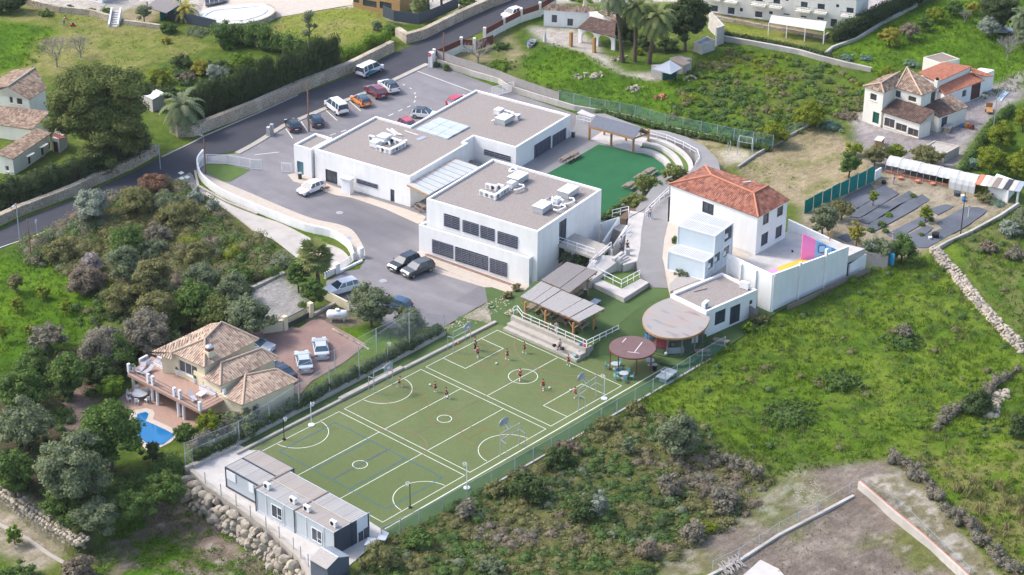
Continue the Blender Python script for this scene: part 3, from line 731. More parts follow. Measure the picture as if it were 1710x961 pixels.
surf('lower_terrace',[(857,527.8),(905,548),(981,581),(1000,571),(1069,512),(1092,480),(1042,470),(960,466),(893,470),(860,500)],TE,'turf_dark',-.1)
ribbon('lawn_slope',[(981,597,.05),(1000,571,1.2),(1069,512,1.25),(1092,480,1.55)],[(1015,606,.04),(1062,590,.1),(1100,540,.6),(1128,484,1.65)],'turf_dark',-.3)
surf('turf_yard',[(1110,560),(1180,545),(1240,505),(1300,500),(1450,428),(1458,445),(1440,462),(1300,520),(1200,590),(1170,600),(1120,606)],.06,'turf_dark',-.2)
t_=thing('seating_steps','two weathered concrete seating steps between the pitch and the pergola terrace','seating steps',(41,-6,0));so=Vector(t_.location)
A1=[G(856,527,TE),G(981,581,TE)];n_=(A1[1]-A1[0]).normalized();nn_=Vector((-n_.y,n_.x,0));nn_=nn_ if nn_.x < 0 else -nn_
e0,e1=A1[0]-so,A1[1]-so;e0.z=e1.z=0
for d0,d1,h in ((-.15,.35,TE+.06),(.35,1.35,.75),(1.35,2.05,.38)):
 x=.25 if d0 > 0 else 0
 P_=[e0+nn_*d0+n_*x,e1+nn_*d0,e1+nn_*d1,e0+nn_*d1+n_*x];MB().prism([(p.x,p.y) for p in P_],-.2,h).build('step','concrete',t_)
slopewall(G(981,580,1.35),G(1027,556.5,.5),.3,'sloping concrete wing wall at the right end of the seating steps','wing_wall','wall',0,'concrete')
railing([T(zt,175,355,TE),T(zt,215,335,TE),T(zt,272,410,TE),T(zt,920,695,TE),T(zt,955,712,TE)],1.0,1.5,label='long white handrail above the seating steps of the pergola terrace')
railing([T(zt,960,712,TE+.1),T(zt,1300,545,.75)],1.0,1.2,label='white handrail sloping down the concrete wing wall')
def pergola(name,label,quad,cols,m_,base,joints=()):
 t=thing(name,label,'pergola',(quad[0].x,quad[0].y,base));o=Vector(t.location);mb=MB();q=[v-o for v in quad]
 n=4+2*0
 cuts=[0]+list(joints)+[1]
 for i in range(len(cuts)-1):
  f0,f1_=cuts[i]+.006,cuts[i+1]-.006;dz=Vector((0,0,.04*(i % 2)))
  a,b,c,d=q[0].lerp(q[1],f0)+dz,q[0].lerp(q[1],f1_)+dz,q[3].lerp(q[2],f1_)+dz,q[3].lerp(q[2],f0)+dz
  m2=MB();vs=[a,b,c,d];th=Vector((0,0,.09))
  m2.add(vs+[v-th for v in vs],[(0,1,2,3),(7,6,5,4),(0,4,5,1),(1,5,6,2),(2,6,7,3),(3,7,4,0)]);m2.add([v+Vector((0,0,.001)) for v in vs][::-1],[(0,1,2,3)])
  m2.build('reed_mat',m_,t)
 bm_=MB()
 for k in range(9):
  f=k/8*.96+.02;bm_.beam(q[0].lerp(q[1],f)-Vector((0,0,.17)),q[3].lerp(q[2],f)-Vector((0,0,.17)),.08,.14)
 for f in (.06,.94):bm_.beam(q[0].lerp(q[3],f)-Vector((0,0,.32)),q[1].lerp(q[2],f)-Vector((0,0,.32)),.12,.18)
 bm_.build('beam','wood',t,kind='stuff')
 for c,top_ in cols:
  p=c-o;MB().beam((p.x,p.y,0),(p.x,p.y,top_-base-.3),.2).build('post','wood',t)
  br_=MB()
  for s_ in (-1,1):
   d=n_*s_;br_.beam((p.x,p.y,top_-base-1.1),(p.x+d.x*.7,p.y+d.y*.7,top_-base-.4),.1)
  br_.build('brace','wood',t)
 return t
zp=Zm(830,420,6.86);HP=3.9
Q1=[T(zp,265,515,HP),T(zp,945,808,HP),T(zp,1240,655,HP+.25),T(zp,500,340,HP+.25)]
pergola('reed_pergola','front pergola with silvery reed roof on wooden posts above the seating steps',Q1,
  [(T(zt,300,400,TE),HP),(T(zt,515,495,TE),HP),(T(zt,812,625,TE),HP),(T(zt,1035,515,TE),HP),((Q1[3]*.93+Q1[2]*.07),HP),((Q1[3]*.5+Q1[2]*.5),HP)],'reed_light',TE,(.2,.33,.66,.84))
HP2=4.35
Q2=[T(zp,505,325,HP2),T(zp,835,472,HP2),T(zp,1155,225,HP2),T(zp,800,118,HP2)]
pergola('reed_pergola','rear pergola with darker brown-grey reed roof beside the school wall',Q2,
  [((Q2[0]*.9+Q2[2]*.1),HP2),((Q2[1]*.9+Q2[3]*.1),HP2),(T(zp,1035,510,TE),HP2),((Q2[3]*.9+Q2[1]*.1),HP2)],'reed',TE,(.33,.66))
t=thing('timber_shelter','timber shelter with pitched dark slate roof beside the green playground','shelter',T(pz,160,370,TZ));o=Vector(t.location)
EZ,RZ=3.9,5.1
e0_,e1_=T(pz,152,205,EZ),T(pz,680,350,EZ);r0,r1=T(pz,245,88,RZ),T(pz,765,228,RZ)
w_=(r0-e0_);w_=Vector((w_.x,w_.y,0));b0,b1=e0_+w_*2,e1_+w_*2
def plate(mb,vs,th=.1):
 vs=list(vs);mb.add(vs+[v-Vector((0,0,th)) for v in vs],[tuple(range(len(vs))),tuple(range(2*len(vs)-1,len(vs)-1,-1))]+[(i,len(vs)+i,len(vs)+(i+1) % len(vs),(i+1) % len(vs)) for i in range(len(vs))]);return mb
plate(MB(),[e0_-o,e1_-o,r1-o,r0-o]).build('roof','slate',t);plate(MB(),[r0-o,r1-o,b1-o,b0-o]).build('roof','slate',t)
for p in (T(pz,165,370,TZ),T(pz,415,438,TZ),T(pz,668,505,TZ)):
 for q_ in (p,p+w_*1.9):
  c=q_-o;MB().beam((c.x,c.y,-.3),(c.x,c.y,EZ-TZ),.24).build('post','wood',t)
mb=MB();c0,c1=e0_.lerp(e1_,.03)-o,e0_.lerp(e1_,.97)-o
for dd in (Vector((0,0,-.18)),w_*1.95+Vector((0,0,-.18))):mb.beam(c0+dd,c1+dd,.18,.24)
for f in (.02,.5,.98):
 a=e0_.lerp(e1_,f)-o+Vector((0,0,-.15));rr=r0.lerp(r1,f)-o+Vector((0,0,-.15));c=b0.lerp(b1,f)-o+Vector((0,0,-.15));mb.beam(a,c,.16,.2);mb.beam(a,rr,.14,.16);mb.beam(rr,c,.14,.16);mb.beam((a+c)/2,rr,.12)
mb.build('frame','wood',t)
def rplane(t,pts,m_,th=.14):
 o=Vector(t.location);a,b=pts[0],pts[1];ue=(b-a).normalized();nrm=(b-a).cross(pts[2]-a).normalized()
 if nrm.z < 0:pts=[pts[1],pts[0]]+pts[2:][::-1];a,b=pts[0],pts[1];ue=(b-a).normalized();nrm=(b-a).cross(pts[2]-a).normalized()
 ve=nrm.cross(ue);n=len(pts);mb=MB();vs=[p-o for p in pts]
 uv=[((p-a).dot(ue)+50,(p-a).dot(ve)+50) for p in pts]
 mb.add(vs+[v-nrm*th for v in vs],[tuple(range(n)),tuple(range(2*n-1,n-1,-1))]+[(i,n+i,n+(i+1) % n,(i+1) % n) for i in range(n)],
   [uv,uv[::-1]]+[[(0,0),(0,.1),(.1,.1),(.1,0)]]*n)
 return mb.build('roof',m_,t)
def ridgecap(t,segs,m_='tiles_tan',r=.13):
 o=Vector(t.location);mb=MB()
 for a,b in segs:mb.tube([a-o+Vector((0,0,.05)),b-o+Vector((0,0,.05))],r,6)
 mb.build('ridge',m_,t)
def walls(t,P,z0,z1,ops=(),wallm='render_white',dep=.16,cap=True,frame=None):
 fr=frame or Frame(None,z1,P=[(p[0],p[1]) for p in P]);fr.z=z1;O=Vector(t.location);wm=MB();wins=[];oo_all=ops_of(fr,ops)
 for i in range(len(fr.P)):
  a,b=fr.edge(i);oo=[]
  for (x0,y0,x1,y1,kind) in oo_all.get(i,[]):
   s0,h1=hit(a,b,x0,y0);s1_,h0=hit(a,b,x1,y1);s0,s1_=sorted((s0,s1_));h0,h1=sorted((h0,h1));Lw=(b-a).length
   s0,s1_=max(.08,s0),min(Lw-.08,s1_);h0,h1=max(z0+.03,h0),min(z1-.06,h1)
   if s1_-s0 < .15 or h1-h0 < .15:continue
   oo.append((s0,s1_,h0,h1));wins.append((a,b,(s0,s1_,h0,h1),kind))
  wall_open(wm,a-O,b-O,z0-O.z,z1-O.z,[(p,q,r_-O.z,s_-O.z) for p,q,r_,s_ in oo],dep)
 if cap:wm.sheet([(p[0]-O.x,p[1]-O.y) for p in fr.P],z1-.01-O.z)
 wm.build('wall',wallm,t)
 for a,b,op,kind in wins:window(t,O,a,b,(op[0],op[1],op[2]-O.z,op[3]-O.z),kind,dep)
 return fr
def inset3(pts,d,z):
 P=[(p.x,p.y) for p in pts]
 if area(P) < 0:P=P[::-1]
 return [Vector((x,y,z)) for x,y in inset(P,d)]
EZ=8.6
t=thing('red_tiled_house','two-storey white annex with weathered red clay tile roof','house',T(zh,183,187,0));t.location.z=0;t.matrix_basis=Matrix.Translation(t.location)
FL,FR,BR,BL=T(zh,183,190,EZ),T(zh,942,472,EZ),T(zh,1224,328,EZ),T(zh,493,33,EZ)
BR=FR+(BL-FL)*((BR-FR).length/(BL-FL).length)
R1,R2_=T(zh,548,117,EZ+1.6),T(zh,905,268,EZ+1.6);R3_=T(zh,1028,205,EZ+1.6)
B3=BR+(FL-FR).normalized()*2.6
rplane(t,[FL,FR,R2_,R1],'tiles_red');rplane(t,[BL,FL,R1],'tiles_red');rplane(t,[FR,BR,R3_,R2_],'tiles_red')
rplane(t,[BR,B3+(BR-FR)*.0,R3_],'tiles_red');rplane(t,[B3,BL,R1,R2_,R3_],'tiles_red')
ridgecap(t,[(R1,R2_),(R2_,FR),(R2_,R3_),(FL,R1),(R1,BL)],'tiles_orange')
sn=T(zh,725,200,EZ+1.15);sn2=T(zh,880,180,EZ+1.15);so=Vector(t.location)
MB().beam(sn-so,sn2-so,.3,.5).build('parapet','render_old',t)
walls(t,inset3([FL,FR,BR,BL],.25,EZ),2.6,EZ-.1,[zr(zh,472,332,562,462,'dark'),zr(zh,985,455,1030,515,'dark'),zr(zh,1105,395,1150,448,'dark'),zr(zh,970,620,1022,690,'dark'),zr(zh,1092,560,1140,628,'dark')])
def container(t,P0,ux,uy,L,W,z,H,m_='container_wall',roofm='cor_white',fm='white_metal'):
 o=Vector(t.location);c=P0+ux*L/2+uy*W/2-o;rz=math.atan2(ux.y,ux.x)
 mb=MB();mb.box((c.x,c.y,z+H/2),(L-.1,W-.1,H-.1),rz);mb.build('wall_panel',m_,t)
 mb=MB();hl,hw=L/2-.06,W/2-.06
 for sx in (-1,1):
  for sy in (-1,1):p=c+ux*sx*hl+uy*sy*hw;mb.box((p.x,p.y,z+H/2),(.14,.14,H),rz)
  for zz in (z+.08,z+H-.08):p=c+ux*sx*hl;mb.box((p.x,p.y,zz),(.12,W-.28,.16),rz);p=c+uy*sx*hw;mb.box((p.x,p.y,zz),(L-.28,.12,.16),rz)
 mb.build('frame',fm,t)
 mb=MB();a=P0-o+ux*.1+uy*.1;b=a+ux*(L-.2);cc=b+uy*(W-.2);d=a+uy*(W-.2);pts=[Vector((v.x,v.y,z+H+.012)) for v in (a,b,cc,d)]
 mb.add(pts if area([(v.x,v.y) for v in pts]) > 0 else pts[::-1],[(0,1,2,3)],[[(0,0),(L,0),(L,W),(0,W)] if area([(v.x,v.y) for v in pts]) > 0 else [(0,W),(L,W),(L,0),(0,0)]])
 mb.build('roof',roofm,t)
CH=2.75
ca,cb=T(zh,173,905,PZ),T(zh,490,1000,PZ)
up=thing('container_classroom','white stacked container classrooms beside the red-roofed annex','container',(ca.x,ca.y,0));up.location.z=0
u_=Vector((math.sin(SA),-math.cos(SA),0));w_=Vector((math.cos(SA),math.sin(SA),0))
k0=T(zh,177,755,PZ+CH);k1=T(zh,497,845,PZ+CH);Lc=(k1-k0).length
k0.z=0
for i in range(3):container(up,k0+w_*(i*2.45),u_,w_,Lc,2.43,PZ-.02,CH)
j0=T(zh,262,540,PZ+2*CH);j0.z=0
for i in range(2):container(up,j0+w_*(i*2.45),u_,w_,Lc,2.43,PZ+CH,CH)
o=Vector(up.location)
for bx_,hh in (((665,580,712,640),PZ+CH),((575,790,612,830),PZ),((652,738,690,778),PZ),((525,838,555,885),PZ)):
 fa_,fb_=(j0 if hh > PZ+1 else k0)+u_*(Lc+.005),(j0 if hh > PZ+1 else k0)+u_*(Lc+.005)+w_*7.3
 s0,h1=hit(fa_,fb_,*zh(bx_[0],bx_[1]));s1_,h0=hit(fa_,fb_,*zh(bx_[2],bx_[3]));c=fa_+w_*((s0+s1_)/2)-o
 MB().box((c.x,c.y,(h0+h1)/2),(abs(s1_-s0),.1,abs(h1-h0)),SA).build('window','glass_dark',up)
 MB().box((c.x-w_.x*.75,c.y-w_.y*.75,(h0+h1)/2),(.7,.4,.55),SA).build('ac_unit','ac_white',up)
zc2=Zm(1200,340,5.057)
CT=5.5
cp=[T(zc2,75,425,CT),T(zc2,455,600,CT),T(zc2,880,440,CT),T(zc2,1085,430,CT),T(zc2,1235,432,CT),T(zc2,585,140,CT)]
t=thing('court_wall','tall white rendered wall round the school ball court','wall',(cp[1].x,cp[1].y,0));so=Vector(t.location)
lst=[(75,425,5.8),(272,512,5.5),(455,600,5.5),(670,522,5.9),(880,440,6.2)]
f_=[T(zc2,x,y,h) for x,y,h in lst]
foot=[T(zc2,60,590,2.0),T(zc2,265,680,.6),T(zc2,425,915,0),T(zc2,660,822,0),T(zc2,865,733,0),T(zc2,1080,632,0),T(zc2,1225,556,0)]
def topz(p,px_):
 lo,hi=0,12
 for _ in range(40):
  m_=(lo+hi)/2;xx,yy=px3(p.x,p.y,m_)
  if yy > px_[1]:lo=m_
  else:hi=m_
 return m_
def px3(x,y,z):
 q=RM @ (np.array([x,y,z])-CAM);return 855+FPX*q[0]/q[2],480.5+FPX*q[1]/q[2]
c0=T(zc2,432,915,0);c1=T(zc2,1225,556,0);dirL=(c1-c0).normalized()
hA=topz(c0,zc2(455,600));pB=c0.lerp(c1,.545);hB=topz(pB,zc2(880,440));pC=c0.lerp(c1,.80);hC=topz(pC,zc2(1070,430));hD=topz(c1,zc2(1230,432));pC2=c0.lerp(c1,.83)
dirS=Vector((-math.sin(SA),math.cos(SA),0));L1=T(zc2,75,425,5.6);L1=Vector((L1.x,L1.y,0))
bk1=T(zc2,590,140,4.6);bk1.z=0
MB().wall([(L1.x-so.x,L1.y-so.y),(c0.x-so.x,c0.y-so.y),(pB.x-so.x,pB.y-so.y),(pC.x-so.x,pC.y-so.y)],.25,-.1,[5.6,hA,hB,hB-.15]).build('wall','render_white',t)
MB().wall([(pC2.x-so.x,pC2.y-so.y),(c1.x-so.x,c1.y-so.y),(bk1.x-so.x,bk1.y-so.y)],.24,-.1,[hD-.5,hD,4.7]).build('wall','render_white',t)
for f in (.0,.27,.545):
 p=c0.lerp(c1,f)-so;d=Vector((dirL.y,-dirL.x,0));p=p+d*.16+dirL*.15;MB().box((p.x,p.y,(hA+f)/2-.1),(.35,.3,hA+f-.1),math.atan2(dirL.y,dirL.x)).build('pilaster','render_white',t)
for f in (.33,.66,.05):
 p=L1.lerp(c0,f)-so;dd=(c0-L1).normalized();d=Vector((dd.y,-dd.x,0));d=d if d.x < 0 else -d;p=p+d*.18;MB().box((p.x,p.y,2.6),(.35,.3,5.0),math.atan2(dd.y,dd.x)).build('pilaster','render_white',t)
surfw('court_floor',inset([(v.x,v.y) for v in (L1,c0,c1,bk1)] if area([(v.x,v.y) for v in (L1,c0,c1,bk1)]) > 0 else [(v.x,v.y) for v in (bk1,c1,c0,L1)],.05),PZ+.02,'pale_concrete',2.0)
surf('court_floor',[zc2(485,545),zc2(690,468),zc2(800,500),zc2(540,600)],PZ+.035,'yellow_floor')
surf('court_floor',[zc2(415,570),zc2(485,545),zc2(540,600),zc2(470,625)],PZ+.04,'lilac_floor')
w0=T(zc2,697,472,PZ);pk0=topz(w0,zc2(712,255));w1=T(zc2,1078,432,hC);w1.z=PZ;LW1=(w1-w0).length
t=thing('painted_court_wall','free-standing court wall painted pink, pale blue and azure','wall',(w0.x,w0.y,PZ));so=Vector(t.location)
d=(w1-w0).normalized();fr=[0,.345,.70,1.02];Lw=(w1-w0).length*1.28
for i,m_ in enumerate(('pink_wall','sky_wall','azure_wall')):
 s0,_h=hit(w0,w1,*zc2((700,812,950)[i],400));s1_,_h=hit(w0,w1,*zc2((812,950,1075)[i],400));z0_=pk0-.28*i
 MB().wall([tuple((d*s0))[:2],tuple((d*(s1_-.004)))[:2]],.2,-.5,[pk0-PZ-(pk0-hC)*s0/LW1,pk0-PZ-(pk0-hC)*s1_/LW1]).build('painted_panel',m_,t)
 if i == 1:
  s0,h1=hit(w0,w1,*zc2(842,345));s1_,h0=hit(w0,w1,*zc2(893,402));n2=Vector((d.y,-d.x,0));n2=n2 if n2.x < 0 else -n2
  c=d*((s0+s1_)/2)+n2*.35;rz=math.atan2(d.y,d.x);mb=MB();mb.box((c.x,c.y,(h0+h1)/2-PZ),(s1_-s0,.06,h1-h0),rz)
  bb=mb.build('backboard','sky_wall',t);mb=MB();w2,hh=(s1_-s0)/2,(h1-h0)/2
  for a,b in (((-w2,-hh),(w2,-hh)),((w2,-hh),(w2,hh)),((w2,hh),(-w2,hh)),((-w2,hh),(-w2,-hh))):
   mb.beam(c+d*a[0]+n2*.03+Vector((0,0,(h0+h1)/2-PZ+a[1])),c+d*b[0]+n2*.03+Vector((0,0,(h0+h1)/2-PZ+b[1])),.06)
  mb.build('border','black',bb)
  mb=MB();cc=c+n2*.35+Vector((0,0,h0-PZ));mb.tube([cc+Vector((.23*math.cos(a),.23*math.sin(a),0)) for a in [i*math.tau/12 for i in range(13)]],.03,5);mb.build('hoop','red_plastic',t)
z5=Zm(1040,440,5.338);HR=3.7
fr_=Frame([z5(425,275),z5(885,82),z5(1198,235),z5(745,430)],HR,None)
t=thing('flat_roofed_room','small white flat-roofed room beside the round mural-roofed pavilion','building',(fr_.P[0][0],fr_.P[0][1],0))
flatblock(t,fr_,-.1,HR,ops_of(fr_,[zr(z5,825,440,912,520,'dark'),zr(z5,960,395,1042,515,'glassdoor'),zr(z5,1130,335,1155,362,'dark')]))
def acunit(label,p,rz=0,s=1.0,m_='ac_white',group=None):
 t=thing('air_conditioner',label,'air conditioner',p,rz,group)
 MB().bx(-.45*s,.45*s,-.2*s,.2*s,.06,.72*s).build('casing',m_,t)
 mb=MB();mb.m=0
 P_=[( -.1*s+.25*s*math.cos(a),-.2*s-.012,.39*s+.25*s*math.sin(a)) for a in [i*math.tau/14 for i in range(14)]];mb.add(P_,[tuple(range(14))]);mb.add([(x,y,z) for x,y,z in P_[::-1]],[tuple(range(14))])
 mb.build('fan_grille','ac_grey',t);mb=MB()
 for x in (-.35,.35):mb.bx(x*s-.05,x*s+.05,-.22*s,.22*s,0,.06)
 mb.build('foot','ac_grey',t);return t
acunit('single white air conditioner at the front roof corner beside the mural roof',T(z5,735,400,HR-.3),SA,1.25)
acunit('paired air conditioner by the rear parapet of the small flat-roofed room',T(z5,1085,225,HR-.3),SA+1.57,1.3)
tag(MB().beam(T(z5,635,250,HR-.22),T(z5,750,222,HR-.22),.12).build('timber_plank','wood_old'),'loose timber plank lying on the small gravel roof','plank')
md=mat('mural_roof',(.29,.28,.27),(.32,.28,.25),.5,.75,c3=(.25,.245,.25),detail=3)
nt=md.node_tree;b_=nt.nodes['Principled BSDF'];src=b_.inputs['Base Color'].links[0].from_socket
g_=nt.nodes.new('ShaderNodeNewGeometry');nn1=nt.nodes.new('ShaderNodeTexNoise');nn1.inputs['Scale'].default_value=.55;nn1.inputs['Distortion'].default_value=1.5
mp_=nt.nodes.new('ShaderNodeMapping');mp_.inputs['Scale'].default_value=(1.0,.35,1);mp_.inputs['Rotation'].default_value=(0,0,.5);nt.links.new(g_.outputs['Position'],mp_.inputs[0]);nt.links.new(mp_.outputs[0],nn1.inputs['Vector'])
rr=nt.nodes.new('ShaderNodeValToRGB');e_=rr.color_ramp.elements;e_[0].position=.5;e_[0].color=(0,0,0,1);e_[1].position=.8;e_[1].color=(.8,.8,.8,1)
nt.links.new(nn1.outputs['Fac'],rr.inputs[0]);mx=nt.nodes.new('ShaderNodeMix');mx.data_type='RGBA';mx.inputs[7].default_value=(.36,.23,.19,1);nt.links.new(rr.outputs[0],mx.inputs[0]);nt.links.new(src,mx.inputs[6])
n5=nt.nodes.new('ShaderNodeTexNoise');n5.inputs['Scale'].default_value=.9;nt.links.new(mp_.outputs[0],n5.inputs['Vector']);r5=nt.nodes.new('ShaderNodeValToRGB');r5.color_ramp.elements[0].position=.56;r5.color_ramp.elements[1].position=.78
nt.links.new(n5.outputs['Fac'],r5.inputs[0]);m5=nt.nodes.new('ShaderNodeMix');m5.data_type='RGBA';m5.inputs[7].default_value=(.17,.15,.18,1);nt.links.new(r5.outputs[0],m5.inputs[0]);nt.links.new(mx.outputs[2],m5.inputs[6]);nt.links.new(m5.outputs[2],b_.inputs['Base Color'])
HM=3.2
mp=[z5(425,305),z5(340,335),z5(265,375),z5(205,425),z5(175,480),z5(180,535),z5(205,585),z5(255,625),z5(330,655),z5(420,668),z5(520,668),z5(620,650),z5(700,610),z5(750,560),z5(775,500),z5(770,462)]
mpw=[T(I,*p,HM) for p in smooth(mp,1)]
rt=thing('round_pavilion','round glass-walled lounge under a mural-painted roof with lawn steps','pavilion',(mpw[0].x,mpw[0].y,0));so=Vector(rt.location)
PP_=[(p.x-so.x,p.y-so.y) for p in mpw]
MB().prism(PP_,HM-.18,HM,bot=True).build('roof','mural_roof',rt)
MB().wall(PP_[:-1],.08,HM-.26,HM-.012).build('fascia','wood',rt)
PPc=PP_ if area(PP_) > 0 else PP_[::-1];fl=inset(PPc,.2)
MB().prism(fl,0,.55).build('floor','turf_dark',rt)
G1=inset(PPc,.55);
gl=bpy.data.materials.new('clear_glass');gl.use_nodes=True;MATS['clear_glass']=gl;b_=gl.node_tree.nodes['Principled BSDF'];b_.inputs['Base Color'].default_value=(.12,.17,.18,1);b_.inputs['Roughness'].default_value=.06;b_.inputs['Alpha'].default_value=.16
mb=MB();mb.wall(G1,.03,.55,HM-.18);mb.build('glass_wall','clear_glass',rt)
for k in range(0,len(G1),3):MB().beam((*G1[k],.55),(*G1[k],HM-.18),.12).build('mullion','wood_grey',rt)
arcp=[z5(235,795),z5(330,850),z5(430,880),z5(540,878),z5(630,850),z5(700,800)]
for k in range(3):
 P1=[T(I,x,y+6-k*5,.38-k*.13) for x,y in arcp];c_=sum(P1,Vector())/len(P1);inn=[p+(mpw[4]*.5+mpw[12]*.5-p)*.35 for p in P1]
 MB().prism([(p.x-so.x,p.y-so.y) for p in P1+inn[::-1]],0,.42-k*.14).build('lawn_step','turf_dark',rt)
HC=2.9
zs_=Zm(850,475,3.886);cc=T(zs_,802,408,HC);wr=abs((T(zs_,652,408,HC)-T(zs_,953,408,HC)).length)/2
t=thing('round_shade_roof','round plum-coloured shade roof on thin posts above turquoise tables','shade roof',(cc.x,cc.y,.04));
MB().disc((0,0),wr,HC-.16,HC-.04,40).build('roof','plum_roof',t);MB().disc((0,0),wr+.04,HC-.22,HC-.08,40).build('fascia','rust',t)
for px_ in ((683,475),(708,580),(825,590),(918,575)):
 p=T(zs_,*px_,.05) if px_[1] > 500 else cc+Vector((-2.2,1.6,0));q=p-Vector((cc.x,cc.y,0));MB().beam((q.x,q.y,0),(q.x,q.y,HC-.2),.1).build('post','rust',t)
mb=MB();o=Vector(t.location)
for a,b in (((815,440),(865,375)),((735,378),(760,350)),((770,438),(845,448))):mb.line([T(zs_,*a,HC)-o,T(zs_,*b,HC)-o],.07,HC-.033)
mb.build('chalk_line','white_paint',t)
surf('timber_deck',[z5(425,250),z5(425,180),z5(470,130),z5(620,86),z5(780,92),z5(885,82),z5(600,180)],PZ+.05,'wood_old',2.4)
WALLTOP_PX=[(312,783),(345,812),(400,850),(455,890),(500,933),(520,975),(540,1040)]
# ================================================================ portable classrooms on the slab
zq=Zm(300,720,3.989)
pc=[T(zq,300,232,2.85),T(zq,505,385,2.85),T(zq,768,528,2.85),T(zq,1020,682,2.85),T(zq,1283,540,2.85),T(zq,1005,395,2.85),T(zq,757,250,2.85),T(zq,515,125,2.85)]
for p in pc:p.z=0
X0=(pc[1].x+pc[2].x+pc[3].x)/3;ys=[pc[1].y,pc[2].y,pc[3].y]
ptn=thing('portable_classroom','pale blue portable classroom block with dark end wall and ribbed roof','portable building',(X0,ys[2],.05))
uY=Vector((0,-1,0));uX=Vector((1,0,0));Wd=2.44
segs=[(pc[1].y,pc[2].y),(pc[2].y,pc[3].y)]
H_=2.8
for i,(ya,yb) in enumerate(segs):
 for k in range(2):
  container(ptn,Vector((X0+k*2.46,ya-.03,0)),uY,uX,ya-yb-.06,Wd,0,H_,'portable_wall','cor_tan' if (i+k) % 2 else 'cor_panel','portable_wall')
o=Vector(ptn.location)
ye=ys[2]
mb=MB().bx(0,4.9,-.06,-.0,0,H_);mb.build('end_wall','portable_dark',ptn)
for x in (.06,2.46,4.84):MB().bx(x-.09,x+.09,-.1,-.061,0,H_+.02).build('corner_post','metal_dark',ptn)
for y in (segs[0][0]-o.y,segs[0][1]-o.y):MB().bx(-.05,.0,y-.07,y+.07,0,H_+.02).build('corner_post','metal_dark',ptn)
for y in (segs[0][0]-o.y+.02,segs[0][1]-o.y):MB().bx(-.03,4.95,y-.09,y+.09,H_+.02,H_+.1).build('roof_joint','wood_grey',ptn)
MB().bx(2.36,2.52,.05,segs[0][0]-o.y-.05,H_+.02,H_+.09).build('roof_joint','concrete',ptn)
fa_,fb_=Vector((X0,ys[0],0)),Vector((X0,ys[2],0))
for x0,y0,x1,y1 in ((612,485,685,605),(880,640,950,760)):
 s0,h1=hit(fa_,fb_,*zq(x0,y0));s1_,h0=hit(fa_,fb_,*zq(x1,y1));yc=fa_.y-(s0+s1_)/2-o.y;w2,hh=abs(s1_-s0)/2,abs(h1-h0)/2;zc_=(h0+h1)/2
 fr=MB()
 for a in (-1,1):fr.bx(-.05,-.002,yc+a*w2-.05,yc+a*w2+.05,zc_-hh,zc_+hh);fr.bx(-.05,-.002,yc-w2+.05,yc+w2-.05,zc_+a*hh-.05,zc_+a*hh+.05)
 fr.bx(-.05,-.002,yc-w2*.1-.03,yc-w2*.1+.03,zc_-hh+.05,zc_+hh-.05);fr.bx(-.05,-.002,yc-w2+.05,yc+w2*.05,zc_-hh*.35-.02,zc_-hh*.35+.02)
 f=fr.build('window','white_metal',ptn);MB().bx(-.02,-.001,yc-w2+.05,yc+w2-.05,zc_-hh+.05,zc_+hh-.05).build('pane','glass_dark',f)
 for p in (yc+w2+.9,yc-w2-.25):MB().bx(-.04,-.0,p-.03,p+.03,.3,H_).build('downpipe','white_metal',ptn)
s0,h1=hit(Vector((X0,ye,0)),Vector((X0+4.9,ye,0)),*zq(1178,590));s1_,h0=hit(Vector((X0,ye,0)),Vector((X0+4.9,ye,0)),*zq(1262,720))
fr=MB();fr.bx(s0-.04,s1_+.04,-.1,-.07,h0-.04,h1+.04);f=fr.build('window','white_metal',ptn)
g_=MB();g_.bx(s0+.12,(s0+s1_)/2-.03,-.105,-.1,h0+.1,(h0+h1)/2-.1);g_.build('pane','glass_dark',f)
g_=MB();g_.bx((s0+s1_)/2+.03,s1_-.1,-.105,-.1,h0+.1,(h0+h1)/2+.0);g_.build('pane','glass_dark',f)
for j,q_ in enumerate(((585,385),(757,480),(850,535),(1027,635))):
 p=T(zq,*q_,H_+.05);acunit(('white air conditioner on the portable roof nearest the separate dark-framed unit','white air conditioner on the portable roof with a cable loop beside it','white air conditioner on the portable roof just past the middle joint','white air conditioner on the portable roof above the end window')[j],(p.x,p.y,H_+.07),math.radians(-90),.95,group='air conditioners on the portable classrooms')
t=thing('portable_classroom','older portable unit with dark frame and ribbed roof at the quarry-stone corner','portable building',(pc[0].x,pc[0].y,.05))
yl=pc[0].y;ll=yl-segs[0][0]-.12
o=Vector(t.location);c0=Vector((pc[0].x,pc[0].y,0))
container(t,c0,uY,uX,ll,2.44,.12,2.55,'portable_wall','cor_panel','portable_dark')
container(t,c0+Vector((2.5,0,0)),uY,uX,ll,2.44,.12,2.55,'portable_wall','cor_tan','portable_dark')
for x0,y0,x1,y1,in ((312,262,375,350),(460,345,495,420)):
 s0,h1=hit(c0,c0+uY*8,*zq(x0,y0));s1_,h0=hit(c0,c0+uY*8,*zq(x1,y1));MB().bx(-.04,.02,-s1_,-s0,min(h0,h1),max(h0,h1)).build('shutter','white_metal',t)
zsh=lambda x,y,h=0:T(zq,x,y,h)
sa,sb,sd=zsh(870,850,2.1),zsh(985,918,2.1),zsh(1128,838,2.1)
t=thing('garden_shed','small dark grey shed with pitched roof at the foot of the portables','shed',(sb.x,sb.y,0));o=Vector((sb.x,sb.y,0))
sc4=sa+(sd-sb);P4=[(p.x-o.x,p.y-o.y) for p in (sa,sb,sd,sc4)]
MB().prism(P4,0,2.1).build('wall','slate',t)
ra,rb=(sa+sc4)/2-o,(sb+sd)/2-o;ra.z=rb.z=2.75;ex=(sb-sd).normalized()*.15
